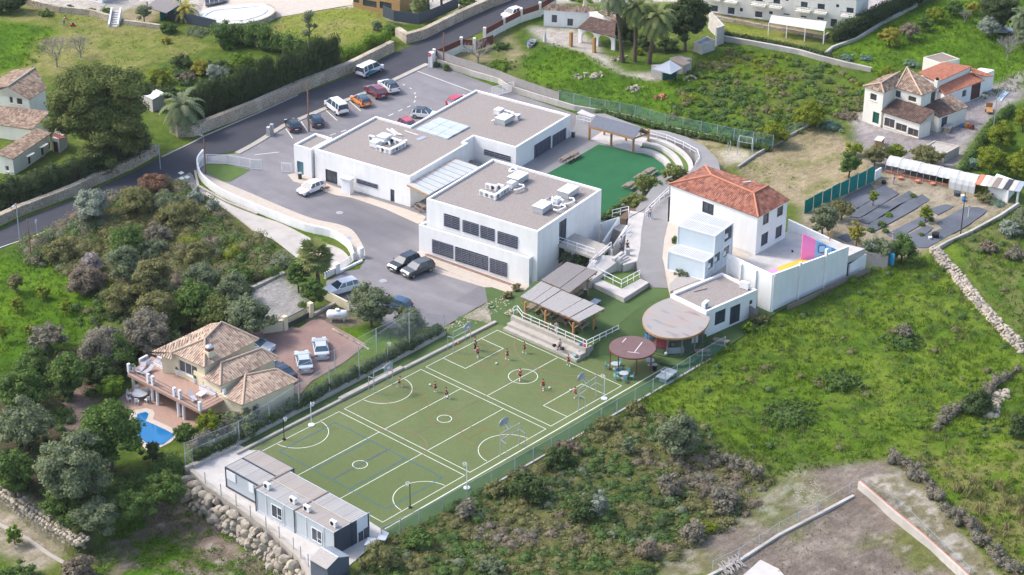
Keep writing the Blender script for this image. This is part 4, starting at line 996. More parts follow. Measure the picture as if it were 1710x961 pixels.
P3=[Vector((*p,2.1)) for p in P4]
plate(MB(),[P3[0]+ex,P3[1]+ex,rb,ra],.06).build('roof','wood_old',t);plate(MB(),[P3[2]-ex,P3[3]-ex,ra,rb],.06).build('roof','metal',t)
mb=MB();mb.add([P3[1],P3[2],rb-Vector((0,0,.06))],[(0,1,2)]);mb.build('gable','slate',t);mb=MB();mb.add([P3[0],P3[3],ra-Vector((0,0,.06))],[(2,1,0)]);mb.build('gable','slate',t)
MB().beam(ra+Vector((0,0,.03)),rb+Vector((0,0,.03)),.1,.05).build('ridge','white_metal',t)
for q_,lb in (((1270,738),'pale turquoise glass table behind the portable end wall'),((1355,700),'pale turquoise glass table next to the pitch corner')):
 p=zsh(*q_,1.0);t=thing('glass_table',lb,'table',(p.x,p.y,.05),.5);MB().bx(-.75,.75,-.45,.45,.93,.96).build('top','canopy',t)
 for x,y in ((-.65,-.38),(.65,-.38),(.65,.38),(-.65,.38)):MB().beam((x,y,0),(x,y,.93),.05).build('leg','metal',t)
WT=[G(*p) for p in WALLTOP_PX]
t=thing('post_fence','row of thin grey posts along the top of the boulder wall','fence',WT[0]);pm=None
for x,y in ((172,352),(277,430),(378,500),(473,575),(577,652),(665,715),(760,790),(808,850),(858,900)):
 p=T(zq,x,y,.05)-WT[0];hgt=1.5
 if pm is None:pm=MB().beam((0,0,0),(0,0,hgt),.07).build('post','metal',t);pm.location=p
 else:c_=pm.copy();COL.objects.link(c_);c_.parent=t;c_.location=p
t=thing('boulder_wall','tall retaining wall of stacked pale boulders below the portable classrooms','retaining wall',(WT[0].x,WT[0].y,-3));o=Vector(t.location)
def rockmesh(seed,sx,sy,sz):
 r_=random.Random(seed);import bmesh
 bm=bmesh.new();bmesh.ops.create_icosphere(bm,subdivisions=2,radius=.5)
 ph=[(r_.uniform(-1,1),r_.uniform(-1,1),r_.uniform(-1,1),r_.uniform(.25,.42)) for _ in range(7)]
 for v in bm.verts:
  d=v.co.normalized();k_=.5
  for a,b_,c_,lim in ph:
   n__=Vector((a,b_,c_)).normalized();dd=d.dot(n__)
   if dd > 0 and k_*dd > lim:k_=lim/dd
  v.co=d*k_*(1+r_.uniform(-.03,.03));v.co.x *= sx;v.co.y *= sy;v.co.z *= sz
 me=bpy.data.meshes.new('boulder');bm.to_mesh(me);bm.free();me.materials.append(M('boulder'));return me
RK=[rockmesh(i,1.35+.3*(i % 3),1.15+.2*(i % 2),1.05+.1*(i % 4)) for i in range(8)]
cum=[0]
for a,b in zip(WT,WT[1:]):cum.append(cum[-1]+(b-a).length)
def along(s_):
 for i in range(len(WT)-1):
  if s_ <= cum[i+1] or i == len(WT)-2:return WT[i].lerp(WT[i+1],(s_-cum[i])/(cum[i+1]-cum[i])),(WT[i+1]-WT[i]).normalized()
row=0;zz=-2.75
while zz < -.1:
 s_=rnd.uniform(0,.4)
 while s_ < cum[-1]:
  p,d=along(s_);out=Vector((d.y,-d.x,0));out=out if out.x < 0 else -out;sc1=rnd.uniform(.65,1.15)
  ob=bpy.data.objects.new('boulder',RK[rnd.randrange(8)]);COL.objects.link(ob);ob.parent=t
  ob.location=p+out*(.35+(-zz)*.32+rnd.uniform(-.12,.12))-o+Vector((0,0,zz+rnd.uniform(-.15,.15)-0));ob.rotation_euler=(rnd.uniform(-.4,.4),rnd.uniform(-.4,.4),rnd.uniform(0,6.28));ob.scale=(sc1,sc1,sc1)
  s_ += sc1*1.12
 zz += .68
mb=MB();P_=[p-o for p in WT];mb.wall([(p.x+.3,p.y+.1) for p in P_],.5,0,3.12);mb.build('kerb','concrete',t)
tag(MB().wall([(p.x,p.y) for p in [T(zq,36,262,0),T(zq,380,115,0)]],.4,-.5,.45).build('concrete_ledge','concrete'),'concrete ledge behind the portable slab under the wire fence','ledge')
# ================================================================ villa with pool
zv=Zm(190,530,5.06)
surfw('terrace_paving',[(v.x,v.y) for v in [T(zv,*p) for p in ((30,700),(100,640),(200,560),(330,470),(760,640),(960,760),(880,860),(700,920),(520,975),(340,880),(200,800),(90,770))]],.03,'terracotta')
surfw('pool_surround',[(v.x,v.y) for v in [T(zv,*p) for p in ((170,790),(270,770),(330,785),(348,820),(330,865),(520,950),(560,985),(480,1060),(300,1150),(150,1000),(120,850))]],.05,'patio')
surfw('pool_water',[(v.x,v.y) for v in [T(zv,*p) for p in ((200,820),(270,803),(295,820),(285,850),(270,880),(330,905),(440,955),(520,1000),(420,1080),(300,1090),(200,1000),(180,900))]],.06,'pool_water')
surf('brick_drive',[(425,540),(500,548),(520,535),(536,533),(590,562),(612,576),(575,605),(520,637),(500,660),(440,640),(400,560)],.04,'brick_paving')
DZ=2.6
vl=thing('villa','cream villa with three stepped tan tiled roofs and a balcony above the pool','house',(0,0,0));vc=T(zv,760,430,0);vl.location=vc;vl.matrix_basis=Matrix.Translation(vc);o=vc
dk=[T(zv,115,478,DZ),T(zv,735,800,DZ),T(zv,945,690,DZ),T(zv,760,500,DZ),T(zv,320,330,DZ)]
MB().prism([(p.x-o.x,p.y-o.y) for p in dk],DZ-.35,DZ,bot=True).build('balcony','terracotta',vl)
for x,y in ((172,612),(332,705),(375,740),(552,838),(598,862),(930,800)):
 p=T(zv,x,y,0)-o;MB().tube([(p.x,p.y,0),(p.x,p.y,DZ-.35)],.2,10).build('column','white_metal',vl)
for x,y in ((130,465),(293,552),(332,572),(515,668),(560,690),(730,788),(935,680)):
 p=T(zv,x,y,DZ)-o;MB().bx(p.x-.16,p.x+.16,p.y-.16,p.y+.16,DZ,DZ+1.15).build('balcony_post','white_metal',vl)
rl_=MB();q0=[T(zv,*p,DZ)-o for p in ((130,465),(730,788),(935,680))]
for h in (1.0,.55,.15):
 for a,b in zip(q0,q0[1:]):rl_.beam(a+Vector((0,0,h)),b+Vector((0,0,h)),.035)
rl_.build('balcony_rail','metal_dark',vl)
E1,E2,E3=5.6,4.3,3.2
FLa,FRa,Ra=T(zv,490,300,E1),T(zv,765,425,E1),T(zv,1228,188,E1)
BLa=T(zv,318,290,E1);ap1,ap2=T(zv,770,185,E1+1.5),T(zv,910,42,E1+1.9)
TL=T(zv,820,52,E1+1.0)
rplane(vl,[FLa,FRa,ap1],'tiles_tan');rplane(vl,[FRa,Ra,ap2,ap1],'tiles_tan');rplane(vl,[BLa,FLa+(BLa-FLa)*.02,ap1,ap2+(ap1-ap2)*.15,TL],'tiles_tan')
bx1=T(zv,490,362,E1-.6);rplane(vl,[BLa-Vector((0,0,.3)),bx1,FLa+Vector((0,0,.0)),FLa.lerp(TL,.45)],'tiles_tan')
rplane(vl,[Ra,TL,ap2],'tiles_tan')
ridgecap(vl,[(ap1,ap2),(ap1,FRa),(ap2,Ra),(ap1,FLa)],'tiles_tan')
F2,R2b=T(zv,900,582,E2),T(zv,1392,342,E2);L2=T(zv,748,508,E2);p1,p2_=T(zv,905,388,E2+1.0),T(zv,1250,265,E2+1.0)
rplane(vl,[L2,F2,p1],'tiles_tan');rplane(vl,[F2,R2b,p2_,p1],'tiles_tan');ridgecap(vl,[(p1,F2),(p1,p2_),(p2_,R2b)])
F3,R3b=T(zv,1088,745,E3),T(zv,1555,538,E3);L3=T(zv,930,680,E3);p3,p4_=T(zv,1110,492,E3+1.0),T(zv,1375,440,E3+1.0)
rplane(vl,[L3,F3,p3],'tiles_tan');rplane(vl,[F3,R3b,p4_,p3],'tiles_tan');
ridgecap(vl,[(p3,F3),(p3,p4_),(p4_,R3b)])
def wl3(pts,z0,z1,ops=(),m_='render_cream'):
 return walls(vl,[Vector((p.x,p.y,z1)) for p in pts],z0,z1,ops,m_,cap=True)
bkA=Ra+(BLa-FLa)*1.6
Ai=inset3([FLa+Vector((0,0,0)),FRa,Ra,Ra+(BLa-FRa)*.55,BLa],.35,E1)
wl3(Ai,0,E1-.12,[zr(zv,545,355,708,525,'white')])
Bi=inset3([L2,F2,R2b,R2b+(FRa-F2)*1.3,L2+(FRa-F2)*.9],.35,E2);wl3(Bi,0,E2-.12)
Ci=inset3([L3,F3,R3b,R3b+(F2-F3)*1.2,L3+(F2-F3)*.9],.35,E3);wl3(Ci,0,E3-.12)
c=T(zv,812,330,E1+.3)-o
MB().bx(c.x-.5,c.x+.5,c.y-.4,c.y+.4,E1-.1,E1+1.1).build('chimney','render_cream',vl);MB().bx(c.x-.4,c.x+.4,c.y-.3,c.y+.3,E1+1.1,E1+1.5).build('chimney_pot','rust',vl);MB().ball((c.x,c.y,E1+1.55),.5,10,6,.5).build('chimney_cap','metal',vl)
def sofa(label,p0,p1,name='corner_sofa',h=.8):
 d=(p1-p0);L_=d.length;rz=math.atan2(d.y,d.x);t=thing(name,label,'sofa',p0,rz)
 MB().bx(0,L_,0,.9,0,.4).build('base','white_metal',t);MB().bx(0,L_,.72,.95,.0,h).build('backrest','white_metal',t)
 n=max(2,round(L_/.85))
 for k in range(n):MB().bx(k*L_/n+.04,(k+1)*L_/n-.04,.05,.7,.4,.52).build('cushion','cloth_grey',t);MB().bx(k*L_/n+.08,(k+1)*L_/n-.08,.55,.72,.5,.85).build('back_cushion','cloth_grey',t)
 return t
sofa('long white built-in sofa with mauve cushions by the balcony back wall',T(zv,330,400,DZ),T(zv,470,470,DZ))
sofa('short arm of the white built-in sofa at the balcony corner',T(zv,262,422,DZ),T(zv,330,385,DZ))
sofa('white sofa with pink-grey cushions at the right end of the balcony',T(zv,720,610,DZ),T(zv,860,672,DZ))
p=T(zv,742,668,DZ);t=thing('coffee_table','square white coffee table before the right balcony sofa','table',p,.2)
MB().bx(-.55,.55,-.4,.4,.33,.42).build('top','white_metal',t)
for x,y in ((-.45,-.3),(.45,-.3),(.45,.3),(-.45,.3)):MB().beam((x,y,0),(x,y,.33),.07).build('leg','white_metal',t)
for q_,lb,a in (((290,470),'pale sun lounger on the left half of the balcony',.2),((235,455),'folded pale sun lounger next to the balcony corner sofa',.5),((668,695),'pale folding lounger near the balcony coffee table',1.2)):
 t=thing('sun_lounger',lb,'lounger',T(zv,*q_,DZ),a);MB().bx(-.9,.4,-.3,.3,.28,.36).build('seat','cloth_grey',t);MB().box((.68,0,.5),(.65,.6,.07),0,Matrix.Rotation(-.5,3,'Y')).build('backrest','cloth_grey',t)
 for x,y in ((-.8,-.25),(-.8,.25),(.35,-.25),(.35,.25)):MB().beam((x,y,0),(x,y,.3),.05).build('leg','white_metal',t)
for q_,lb in (((540,485),'white planter left of the villa sliding doors'),((688,560),'white planter right of the villa sliding doors'),((170,460),'white planter with yellow plant at the balcony corner')):
 t=thing('planter',lb,'planter',T(zv,*q_,DZ));MB().tube([(0,0,0),(0,0,.75)],[.16,.26],8).build('pot','white_metal',t);MB().ball((0,0,.9),.25,7,5,.8,.25).build('foliage','turf_bright',t)
def gardentable(label,p,r,n,h=.74,m_='canopy',cm='white_metal',cat='table',a0=.2,nm='round_table',gc='white chairs round the poolside table',tag_='chair drawn up to the poolside table'):
 t=thing(nm,label,cat,p);MB().disc((0,0),r,h-.05,h,24).build('top',m_,t);MB().tube([(0,0,0),(0,0,h-.05)],.06,6).build('leg','metal',t);MB().disc((0,0),.3,0,.04,12).build('base','metal',t)
 first=None
 for k in range(n):
  a=a0+k*math.tau/n;c=p+Vector((math.cos(a),math.sin(a),0))*(r+.42)
  if gc not in CH:
   ch=thing('garden_chair',tag_,'chair',c,a+math.pi/2,gc);MB().bx(-.24,.24,-.24,.24,.42,.46).build('seat',cm,ch);MB().box((0,-.24,.68),(.46,.04,.46)).build('backrest',cm,ch)
   for x,y in ((-.2,-.2),(.2,-.2),(.2,.2),(-.2,.2)):MB().beam((x,y,0),(x,y,.42),.04).build('leg',cm,ch)
   CH[gc]=ch
  else:ch=dup(CH[gc],c,a+math.pi/2)
  ch['label']='';b_=int(round((math.degrees(a)-math.degrees(math.pi/2-YAW))/45)) % 8;ch['label']=tag_+', '+('far','far left','left','near left','near','near right','right','far right')[b_]+' side'
 return t
CH={}
gardentable('round turquoise glass table on the villa pool terrace',T(zv,218,640,.74)-Vector((0,0,.74)),.95,7,tag_='white garden chair at the poolside table')
mat('turq_plastic',(.16,.36,.38),None,5,.6)
for q_,lb,n in (((690,518),'round turquoise table left of the plum shade roof posts',3),((745,578),'round turquoise table at the front under the plum shade roof',5),((915,493),'round turquoise table nearest the mural pavilion',0)):
 gardentable(lb,T(zs_,*q_,.7)-Vector((0,0,.68)),.55,n,gc='turquoise chairs under the plum roof',cm='turq_plastic',m_='canopy',tag_='chair of the '+lb.replace('round turquoise table','turquoise table').replace(' shade roof posts',' roof').replace(' shade roof',' roof'))
zg=Zm(380,430,5.06)
t=thing('villa_gate','dark metal sliding gate between cream pillars at the villa drive','gate',T(zg,505,605));o=Vector(t.location);a,b=T(zg,505,605),T(zg,690,510)
for z_,hh in ((.1,.12),(1.55,.08)):MB().beam(a-o+Vector((0,0,z_)),b-o+Vector((0,0,z_)),.06,hh).build('rail','metal_dark',t)
MB().wall([(0,0),((b-o).x,(b-o).y)],.05,.15,.75).build('lower_panel','metal_dark',t)
for k in range(22):p=(a-o).lerp(b-o,(k+.5)/22);MB().beam(p+Vector((0,0,.7)),p+Vector((0,0,1.55)),.035).build('bar','metal_dark',t)
for (x,y),lb in (((485,615),'cream pillar at the left end of the villa gate'),((703,500),'cream pillar at the far end of the villa gate')):
 p=T(zg,x,y);tag(MB().bx(p.x-.3,p.x+.3,p.y-.3,p.y+.3,-.1,1.95).build('gate_pillar','render_cream'),lb,'pillar')
tag(MB().wall([T(zg,300,645),T(zg,470,622)],.25,-.1,1.55).build('cream_wall','render_cream'),'low cream wall between the gate pillar and the grey-green tree','wall')
tag(MB().wall([T(zg,815,350),T(zg,900,385),T(zg,1035,455)],.25,-.1,1.2).build('boundary_wall','render_cream'),'short beige boundary wall between the white parked car and the olive tree','wall')
tag(MB().wall([T(zg,60,345),T(zg,300,235),T(zg,480,150)],.5,-.1,.5).build('kerb_wall','concrete'),'low concrete wall beside the villa entrance apron','wall')
tag(MB().wall([T(zg,715,500),T(zg,905,400)],.4,-.1,.35).build('kerb_wall','concrete'),'low concrete kerb running from the villa gate to the beige boundary wall','kerb')
p=T(zg,930,540);t=thing('gas_tank','white cylindrical gas tank on short legs beside the villa drive','gas tank',p,math.radians(-48))
tk=MB();tk.tube([(-1.35,0,1.0),(-1.28,0,1.0),(-1.1,0,1.0),(1.1,0,1.0),(1.28,0,1.0),(1.35,0,1.0)],[.1,.38,.55,.55,.38,.1],16);tk.build('tank','white_metal',t,smooth=True)
MB().tube([(0,0,1.5),(0,0,1.72)],.28,12).build('valve_dome','white_metal',t);MB().bx(-.5,.5,-.56,-.545,.98,1.1).build('lettering_band','cloth_grey',t)
for x in (-.8,.8):
 for y in (-.3,.3):MB().beam((x,y,0),(x,y*.9,.7),.1).build('leg','white_metal',t)
for j in range(26):
 f=j/25;x,y=(890+(1190-890)*f,605+(775-605)*f);p=T(zg,x,y,.12)
 ob=bpy.data.objects.new('edging_stone',RK[j % 8]);COL.objects.link(ob);ob.location=p;ob.scale=(.3,.3,.25);ob.rotation_euler=(0,0,j*1.3);tag(ob,ORD[j]+' pale edging stone from the gas tank along the villa drive lawn','stone','pale stones edging the villa drive')
# ================================================================ right-hand farmhouse
zh9=Zm(1420,80,5.654)
fh=thing('farmhouse','ivory two-storey farmhouse with mottled hipped tile roof and dark lean-to','house',(0,0,0));o=T(zh9,680,700,0);fh.location=o;fh.matrix_basis=Matrix.Translation(o)
E=5.7
A,B,Cc,D,Ee=T(zh9,120,362,E),T(zh9,318,430,E),T(zh9,430,378,E),T(zh9,678,452,E),T(zh9,842,375,E)
pk,l1,l2=T(zh9,535,185,E+2.0),T(zh9,290,335,E+1.0),T(zh9,470,228,E+1.3);bkL=T(zh9,330,255,E);bkR=T(zh9,760,270,E)
rplane(fh,[A,B,l1],'tiles_old');rplane(fh,[B,Cc,l2,l1],'tiles_old');rplane(fh,[bkL+Vector((0,0,.0)),A,l1,l2],'tiles_old')
rplane(fh,[Cc,D,pk],'tiles_old');rplane(fh,[D,Ee,pk],'tiles_old');rplane(fh,[Ee,Ee+(Cc-D)*.9,pk],'tiles_old');rplane(fh,[l2+Vector((0,0,-.8)),Cc,pk],'tiles_old')
ridgecap(fh,[(pk,D),(l1,B),(pk,Cc),(l1,l2),(l1,A)],'tiles_tan')
walls(fh,inset3([A,B,Cc,D,Ee,Ee+(Cc-D)*.85,bkL],.25,E),0,E-.1,[zr(zh9,190,425,245,508,'brown'),zr(zh9,215,600,265,725,'green'),zr(zh9,430,400,472,475,'dark'),zr(zh9,550,450,618,520,'brown'),zr(zh9,765,425,800,500,'brown')],'render_ivory')
E_=2.7
la,lb_,lc,ld=T(zh9,290,600,E_+.1),T(zh9,660,718,E_),T(zh9,842,602,E_+1.0),T(zh9,432,478,E_+1.4)
lc=ld+(lb_-la)
rplane(fh,[la,lb_,lc,ld],'tiles_dark')
ext=[Vector((p.x,p.y,E_)) for p in (la,lb_,lc,ld)]
walls(fh,inset3(ext,.3,E_),0,E_-.15,[zr(zh9,325,655,412,765,'brown'),zr(zh9,432,705,528,805,'brown'),zr(zh9,545,750,640,850,'brown'),zr(zh9,722,720,790,850,'brown')],'render_ivory')
mb=MB();q=[Vector((p.x,p.y,0))-o for p in inset3(ext,.3,E_)];lo_,hi_=lb_-o,lc-o
mb.add([Vector((lo_.x-.2,lo_.y+.1,E_-.2)),Vector((hi_.x-.25,hi_.y+.0,E_-.2)),Vector((hi_.x-.25,hi_.y,hi_.z-.15))],[(0,1,2),(2,1,0)]);mb.build('gable','render_ivory',fh)
ra_,rb_,rc_,rd_=T(zh9,845,655,2.7),T(zh9,1120,555,2.7),T(zh9,945,438,3.8),T(zh9,680,545,3.6)
rplane(fh,[ra_,ra_.lerp(rb_,.55),rd_.lerp(rc_,.6),rd_],'tiles_dark');rplane(fh,[ra_.lerp(rb_,.55),rb_,rc_,rd_.lerp(rc_,.6)],'tiles_old')
walls(fh,inset3([Vector((p.x,p.y,2.6)) for p in (ra_,rb_,rc_,rd_)],.2,2.6),0,2.55,[zr(zh9,865,665,910,735,'dark')],'render_ivory')
c=T(zh9,812,375,E)-o;MB().bx(c.x-.3,c.x+.3,c.y-.3,c.y+.3,E-.5,E+1.2).build('chimney','render_ivory',fh);MB().ball((c.x,c.y,E+1.35),.28,8,5).build('chimney_cap','black',fh)
bn=thing('barn','long white outbuilding with bright orange stepped tile roofs','outbuilding',(0,0,0));o=T(zh9,1100,500,0);bn.location=o;bn.matrix_basis=Matrix.Translation(o)
a1,a2,a3,a4=T(zh9,640,230,5.2),T(zh9,820,325,4.6),T(zh9,1150,175,4.6),T(zh9,880,135,5.2)
rplane(bn,[a2,a3,a4,a1],'tiles_orange')
b1,b2_,b3,b4=T(zh9,890,445,2.9),T(zh9,1268,305,2.9),T(zh9,1140,230,3.7),T(zh9,830,362,3.7)
rplane(bn,[b1,b2_,b3,b4],'tiles_orange')
c1_,c2_,c3_,c4_=T(zh9,1275,272,3.4),T(zh9,1362,265,3.4),T(zh9,1145,185,4.2),T(zh9,1150,235,4.0)
rplane(bn,[c1_,c2_,c3_,c4_],'tiles_orange')
walls(bn,inset3([Vector((p.x,p.y,2.8)) for p in (b1,b2_,b3,b4)],.12,2.8),0,2.75,[zr(zh9,1060,408,1095,460,'white'),zr(zh9,1148,348,1220,468,'garage')])
walls(bn,inset3([Vector((p.x,p.y,4.5)) for p in (a1,a2,a3,a4)],.12,4.5),0,4.5,[])
e2_=T(zh9,1340,398,0);e1_b=T(zh9,1225,445,0)
walls(bn,[e1_b,e2_,e2_+(c3_-c2_)*.6,e1_b+(b3-b2_)*.9],0,3.35,[])
t=thing('flat_store','small ivory store with flat grey roof behind the orange-roofed barn','outbuilding',(0,0,0));o=T(zh9,690,190,0);t.location=o;t.matrix_basis=Matrix.Translation(o)
ff=Frame([zh9(690,90),zh9(850,140),zh9(1035,105),zh9(870,45)],2.6,None);flatblock(t,ff,-.1,2.6,{},'render_ivory','wood_grey',.1,.08)
t=thing('water_cistern','rectangular old concrete cistern with gravelly top near the farmhouse','cistern',T(Zm(1280,235,3.923),1160,200));zz_=Zm(1280,235,3.923)
ff=Frame([zz_(1030,40),zz_(1165,90),zz_(1265,35),zz_(1100,0)],1.6,None);flatblock(t,ff,-.1,1.6,{},'patio','concrete',.2,.15)
# ================================================================ white farmhouse with arched porch
zw=Zm(890,0,6.864)
wf=thing('cottage','low white cottage with tiled roofs and arched porch behind the palms','house',(0,0,0));o=T(zw,540,420,0);wf.location=o;wf.matrix_basis=Matrix.Translation(o)
a1,a2,a3,a4=T(zw,80,112,3.0),T(zw,740,150,3.0),T(zw,905,48,4.0),T(zw,210,45,4.0)
a2=a1+(T(zw,630,152,3.0)-a1);rplane(wf,[a1,a2,a2+(a4-a1),a4],'tiles_old')
walls(wf,inset3([Vector((p.x,p.y,2.9)) for p in (a1,a2,a2+(a4-a1)*2,a4+(a4-a1))],.2,2.9),0,2.85,[zr(zw,215,172,275,262,'dark'),zr(zw,395,215,458,300,'dark')])
b1,b2_,b3,b4=T(zw,930,250,3.2),T(zw,1040,190,3.4),T(zw,905,48,4.4),T(zw,740,135,4.2);rplane(wf,[b4,b1,b2_,b3],'tiles_old')
walls(wf,inset3([Vector((p.x,p.y,3.2)) for p in (T(zw,620,140,3.2),b1,b2_,b3)],.2,3.2),0,3.3,[])
p1_,p2b,p3_,p4b=T(zw,512,320,2.7),T(zw,935,430,2.7),T(zw,950,260,3.6),T(zw,660,190,3.7);rplane(wf,[p1_,p2b,p3_+(p2b-p3_)*0,p4b],'tiles_dark')
a,b=T(zw,515,490,0),T(zw,935,590,0);e=(b-a).normalized();Lw=(b-a).length;nO=Vector((e.y,-e.x,0));nO=nO if (Vector(CAM)-a).dot(nO) > 0 else -nO
arcs=[(hit(a,b,*zw(555,500))[0],hit(a,b,*zw(710,500))[0]),(hit(a,b,*zw(745,540))[0],hit(a,b,*zw(895,560))[0])];mb=MB();hw_=2.6
def vq(s_,z,d=0):v=a+e*s_-nO*d-o;return (v.x,v.y,z)
xs=[0]
for s0,s1_ in arcs:xs += [s0,s1_]
xs.append(Lw)
for i in range(0,len(xs),2):
 for d in (0,.3):mb.add([vq(xs[i],0,d),vq(xs[i+1],0,d),vq(xs[i+1],hw_,d),vq(xs[i],hw_,d)],[(0,1,2,3)])
for s0,s1_ in arcs:
 n=10;r_=(s1_-s0)/2;cz_=1.35;P_=[(s0+r_-r_*math.cos(math.pi*k/n),cz_+min(1.0,r_)*math.sin(math.pi*k/n)) for k in range(n+1)]
 for k in range(n):
  (u0,v0),(u1,v1)=P_[k],P_[k+1]
  for d in (0,.3):mb.add([vq(u0,v0,d),vq(u1,v1,d),vq(u1,hw_,d),vq(u0,hw_,d)],[(0,1,2,3)])
  mb.add([vq(u0,v0,0),vq(u1,v1,0),vq(u1,v1,.3),vq(u0,v0,.3)],[(0,1,2,3)])
 for s_ in (s0,s1_):mb.add([vq(s_,0,0),vq(s_,cz_,0),vq(s_,cz_,.3),vq(s_,0,.3)],[(0,1,2,3)])
mb.build('arcade','render_white',wf)
c=T(zw,590,260,0)-o;mb=MB();mb.tube([(c.x,c.y,0),(c.x,c.y,2.6),(c.x,c.y,3.2),(c.x,c.y,4.3)],[.75,.6,.4,.35],4);mb.build('chimney','render_cream',wf)
for q_,q2,lb in (((435,540),(435,370),'tall terracotta-coloured pillar left on the cottage terrace'),((700,612),(700,430),'tall terracotta-coloured pillar right on the cottage terrace')):
 p=T(zw,*q_);h=topz(p,zw(*q2));tag(MB().bx(p.x-.22,p.x+.22,p.y-.22,p.y+.22,-.1,h).build('terrace_pillar','wood'),lb,'pillar')
p=T(zw,135,510);t=thing('parasol','closed white parasol on the cottage terrace','parasol',p);MB().tube([(0,0,0),(0,0,2.6)],.03,6).build('pole','metal',t);MB().tube([(0,0,.5),(0,0,1.2),(0,0,2.5)],[.33,.25,.05],8).build('canopy','white_cloth',t)
zt4=Zm(1040,60,8.01)
t=thing('tin_shed','patched garden shed with grey sheet roof and blue-grey door','shed',T(zt4,540,600));o=Vector(t.location)
r=[T(zt4,385,445,2.3),T(zt4,790,430,2.3),T(zt4,630,325,3.0),T(zt4,560,350,2.8)];plate(MB(),[p-o for p in (r[0],T(zt4,640,515,2.2),r[1],r[2])],.06).build('roof','galv',t)
walls(t,[T(zt4,520,600),T(zt4,735,590),T(zt4,735,590)+(r[2]-r[1])*.9,T(zt4,520,600)+(r[2]-r[1])*.9],0,2.1,[zr(zt4,540,500,720,605,'green')],'wood_old')
t=thing('whitewashed_store','small whitewashed store with brown sloping roof beside the tin shed','shed',T(zt4,800,520));o=Vector(t.location)
a_,b_,c_,d_=T(zt4,815,400,2.4),T(zt4,918,360,2.4),T(zt4,740,280,2.9),T(zt4,630,320,2.9);plate(MB(),[p-o for p in (a_,b_,c_,d_)],.1).build('roof','wood_grey',t)
f=[Vector((p.x,p.y,0)) for p in (T(zt4,735,520),T(zt4,812,522),T(zt4,912,500))];walls(t,[T(zt4,800,522),T(zt4,915,495),T(zt4,915,495)+(c_-b_),T(zt4,800,522)+(c_-b_)],0,2.4,[],'render_old')
t=thing('water_reservoir','open whitewashed irrigation reservoir behind the dark cypress','reservoir',T(zt4,1060,215));o=Vector(t.location)
ff=Frame([zt4(950,85),zt4(1060,125),zt4(1240,55),zt4(1130,5)],1.8,None);flatblock(t,ff,-.1,1.8,{},'render_old','canopy',.15,.5)
tag(MB().wall([T(zt4,1240,140),T(zt4,1335,105),T(zt4,1335,105)+Vector((4,6,0))],.3,0,3.2).build('reservoir_wall','render_old'),'tall stained wall at the corner of the irrigation reservoir','wall')
# ================================================================ apartment block top right
za_=Zm(1180,0,6.107)
ap=thing('apartment_block','long pale cream apartment block with rows of balconies','apartment building',(0,0,0));o=T(za_,640,215,0);ap.location=o;ap.matrix_basis=Matrix.Translation(o)
f0,f1_=T(za_,-60,120),T(za_,1500,330);e=(f1_-f0).normalized();nn_=Vector((-e.y,e.x,0));nn_=nn_ if (nn_.dot(Vector(CAM)-f0)) < 0 else -nn_
Pb=[f0,f1_,f1_+nn_*11,f0+nn_*11]
walls(ap,Pb,0,8.6,[zr(za_,45,52,115,130,'sash'),zr(za_,215,72,285,155,'sash'),zr(za_,340,82,368,122,'dark'),zr(za_,492,112,568,190,'sash'),zr(za_,638,115,672,150,'dark'),zr(za_,780,135,850,165,'sash'),zr(za_,955,158,1020,190,'sash'),
 zr(za_,1125,172,1195,215,'sash'),zr(za_,1265,190,1328,285,'sash'),zr(za_,1415,208,1490,290,'dark'),zr(za_,500,-30,575,25,'sash'),zr(za_,680,-20,750,48,'sash'),zr(za_,960,15,1030,85,'sash'),zr(za_,1130,35,1205,105,'sash'),zr(za_,1322,45,1350,80,'dark'),zr(za_,1425,75,1500,145,'sash'),zr(za_,808,-8,835,15,'dark')],'render_ivory')
for x0,x1,y in ((462,608,52),(645,772,75),(918,1062,112),(1103,1228,132),(1375,1525,168),(190,318,20),(20,150,-8)):
 s0,z_=hit(f0,f1_,*za_(x0,y));s1_,z2=hit(f0,f1_,*za_(x1,y));z_=3.6;c=f0+e*((s0+s1_)/2)-nn_*.55-o;L_=abs(s1_-s0);rz=math.atan2(e.y,e.x)
 yb=hit(f0,f1_,*za_((x0+x1)/2,y+8))[1];z_=yb+.25
 bb=MB();bb.box((c.x,c.y,z_),(L_,1.1,.25),rz);bo=bb.build('balcony','render_ivory',ap)
 mb=MB();c2=c-nn_*.5
 for zz in (z_+.95,z_+.3):mb.box((c2.x,c2.y,zz),(L_,.05,.05),rz)
 n=int(L_/.25)
 for k_ in range(n+1):p=c2+e*(-L_/2+L_*k_/n);mb.box((p.x,p.y,z_+.6),(.025,.025,.7),rz)
 mb.build('balcony_rail','metal_dark',bo,kind='stuff')
p0,p1_=T(za_,630,290),T(za_,1205,410);gz=[T(za_,635,232,2.4),T(za_,1200,318,2.4),T(za_,1225,222,3.0),T(za_,660,155,3.0)]
t=thing('white_awning','long white awning roof on posts in front of the apartment block','awning',(gz[0].x,gz[0].y,0));o=Vector(t.location);plate(MB(),[p-o for p in gz],.08).build('canopy','white_cloth',t)
for f in (0,.33,.66,1):p=gz[0].lerp(gz[1],f)-o;MB().beam((p.x,p.y,0),(p.x,p.y,2.35),.12).build('post','white_metal',t)
tag(MB().wall([T(za_,0,185),T(za_,600,300),T(za_,880,345),T(za_,1200,405),T(za_,1240,370)],.25,0,.7).build('terrace_wall','stone'),'low stone wall edging the pink terrace before the apartments','wall')
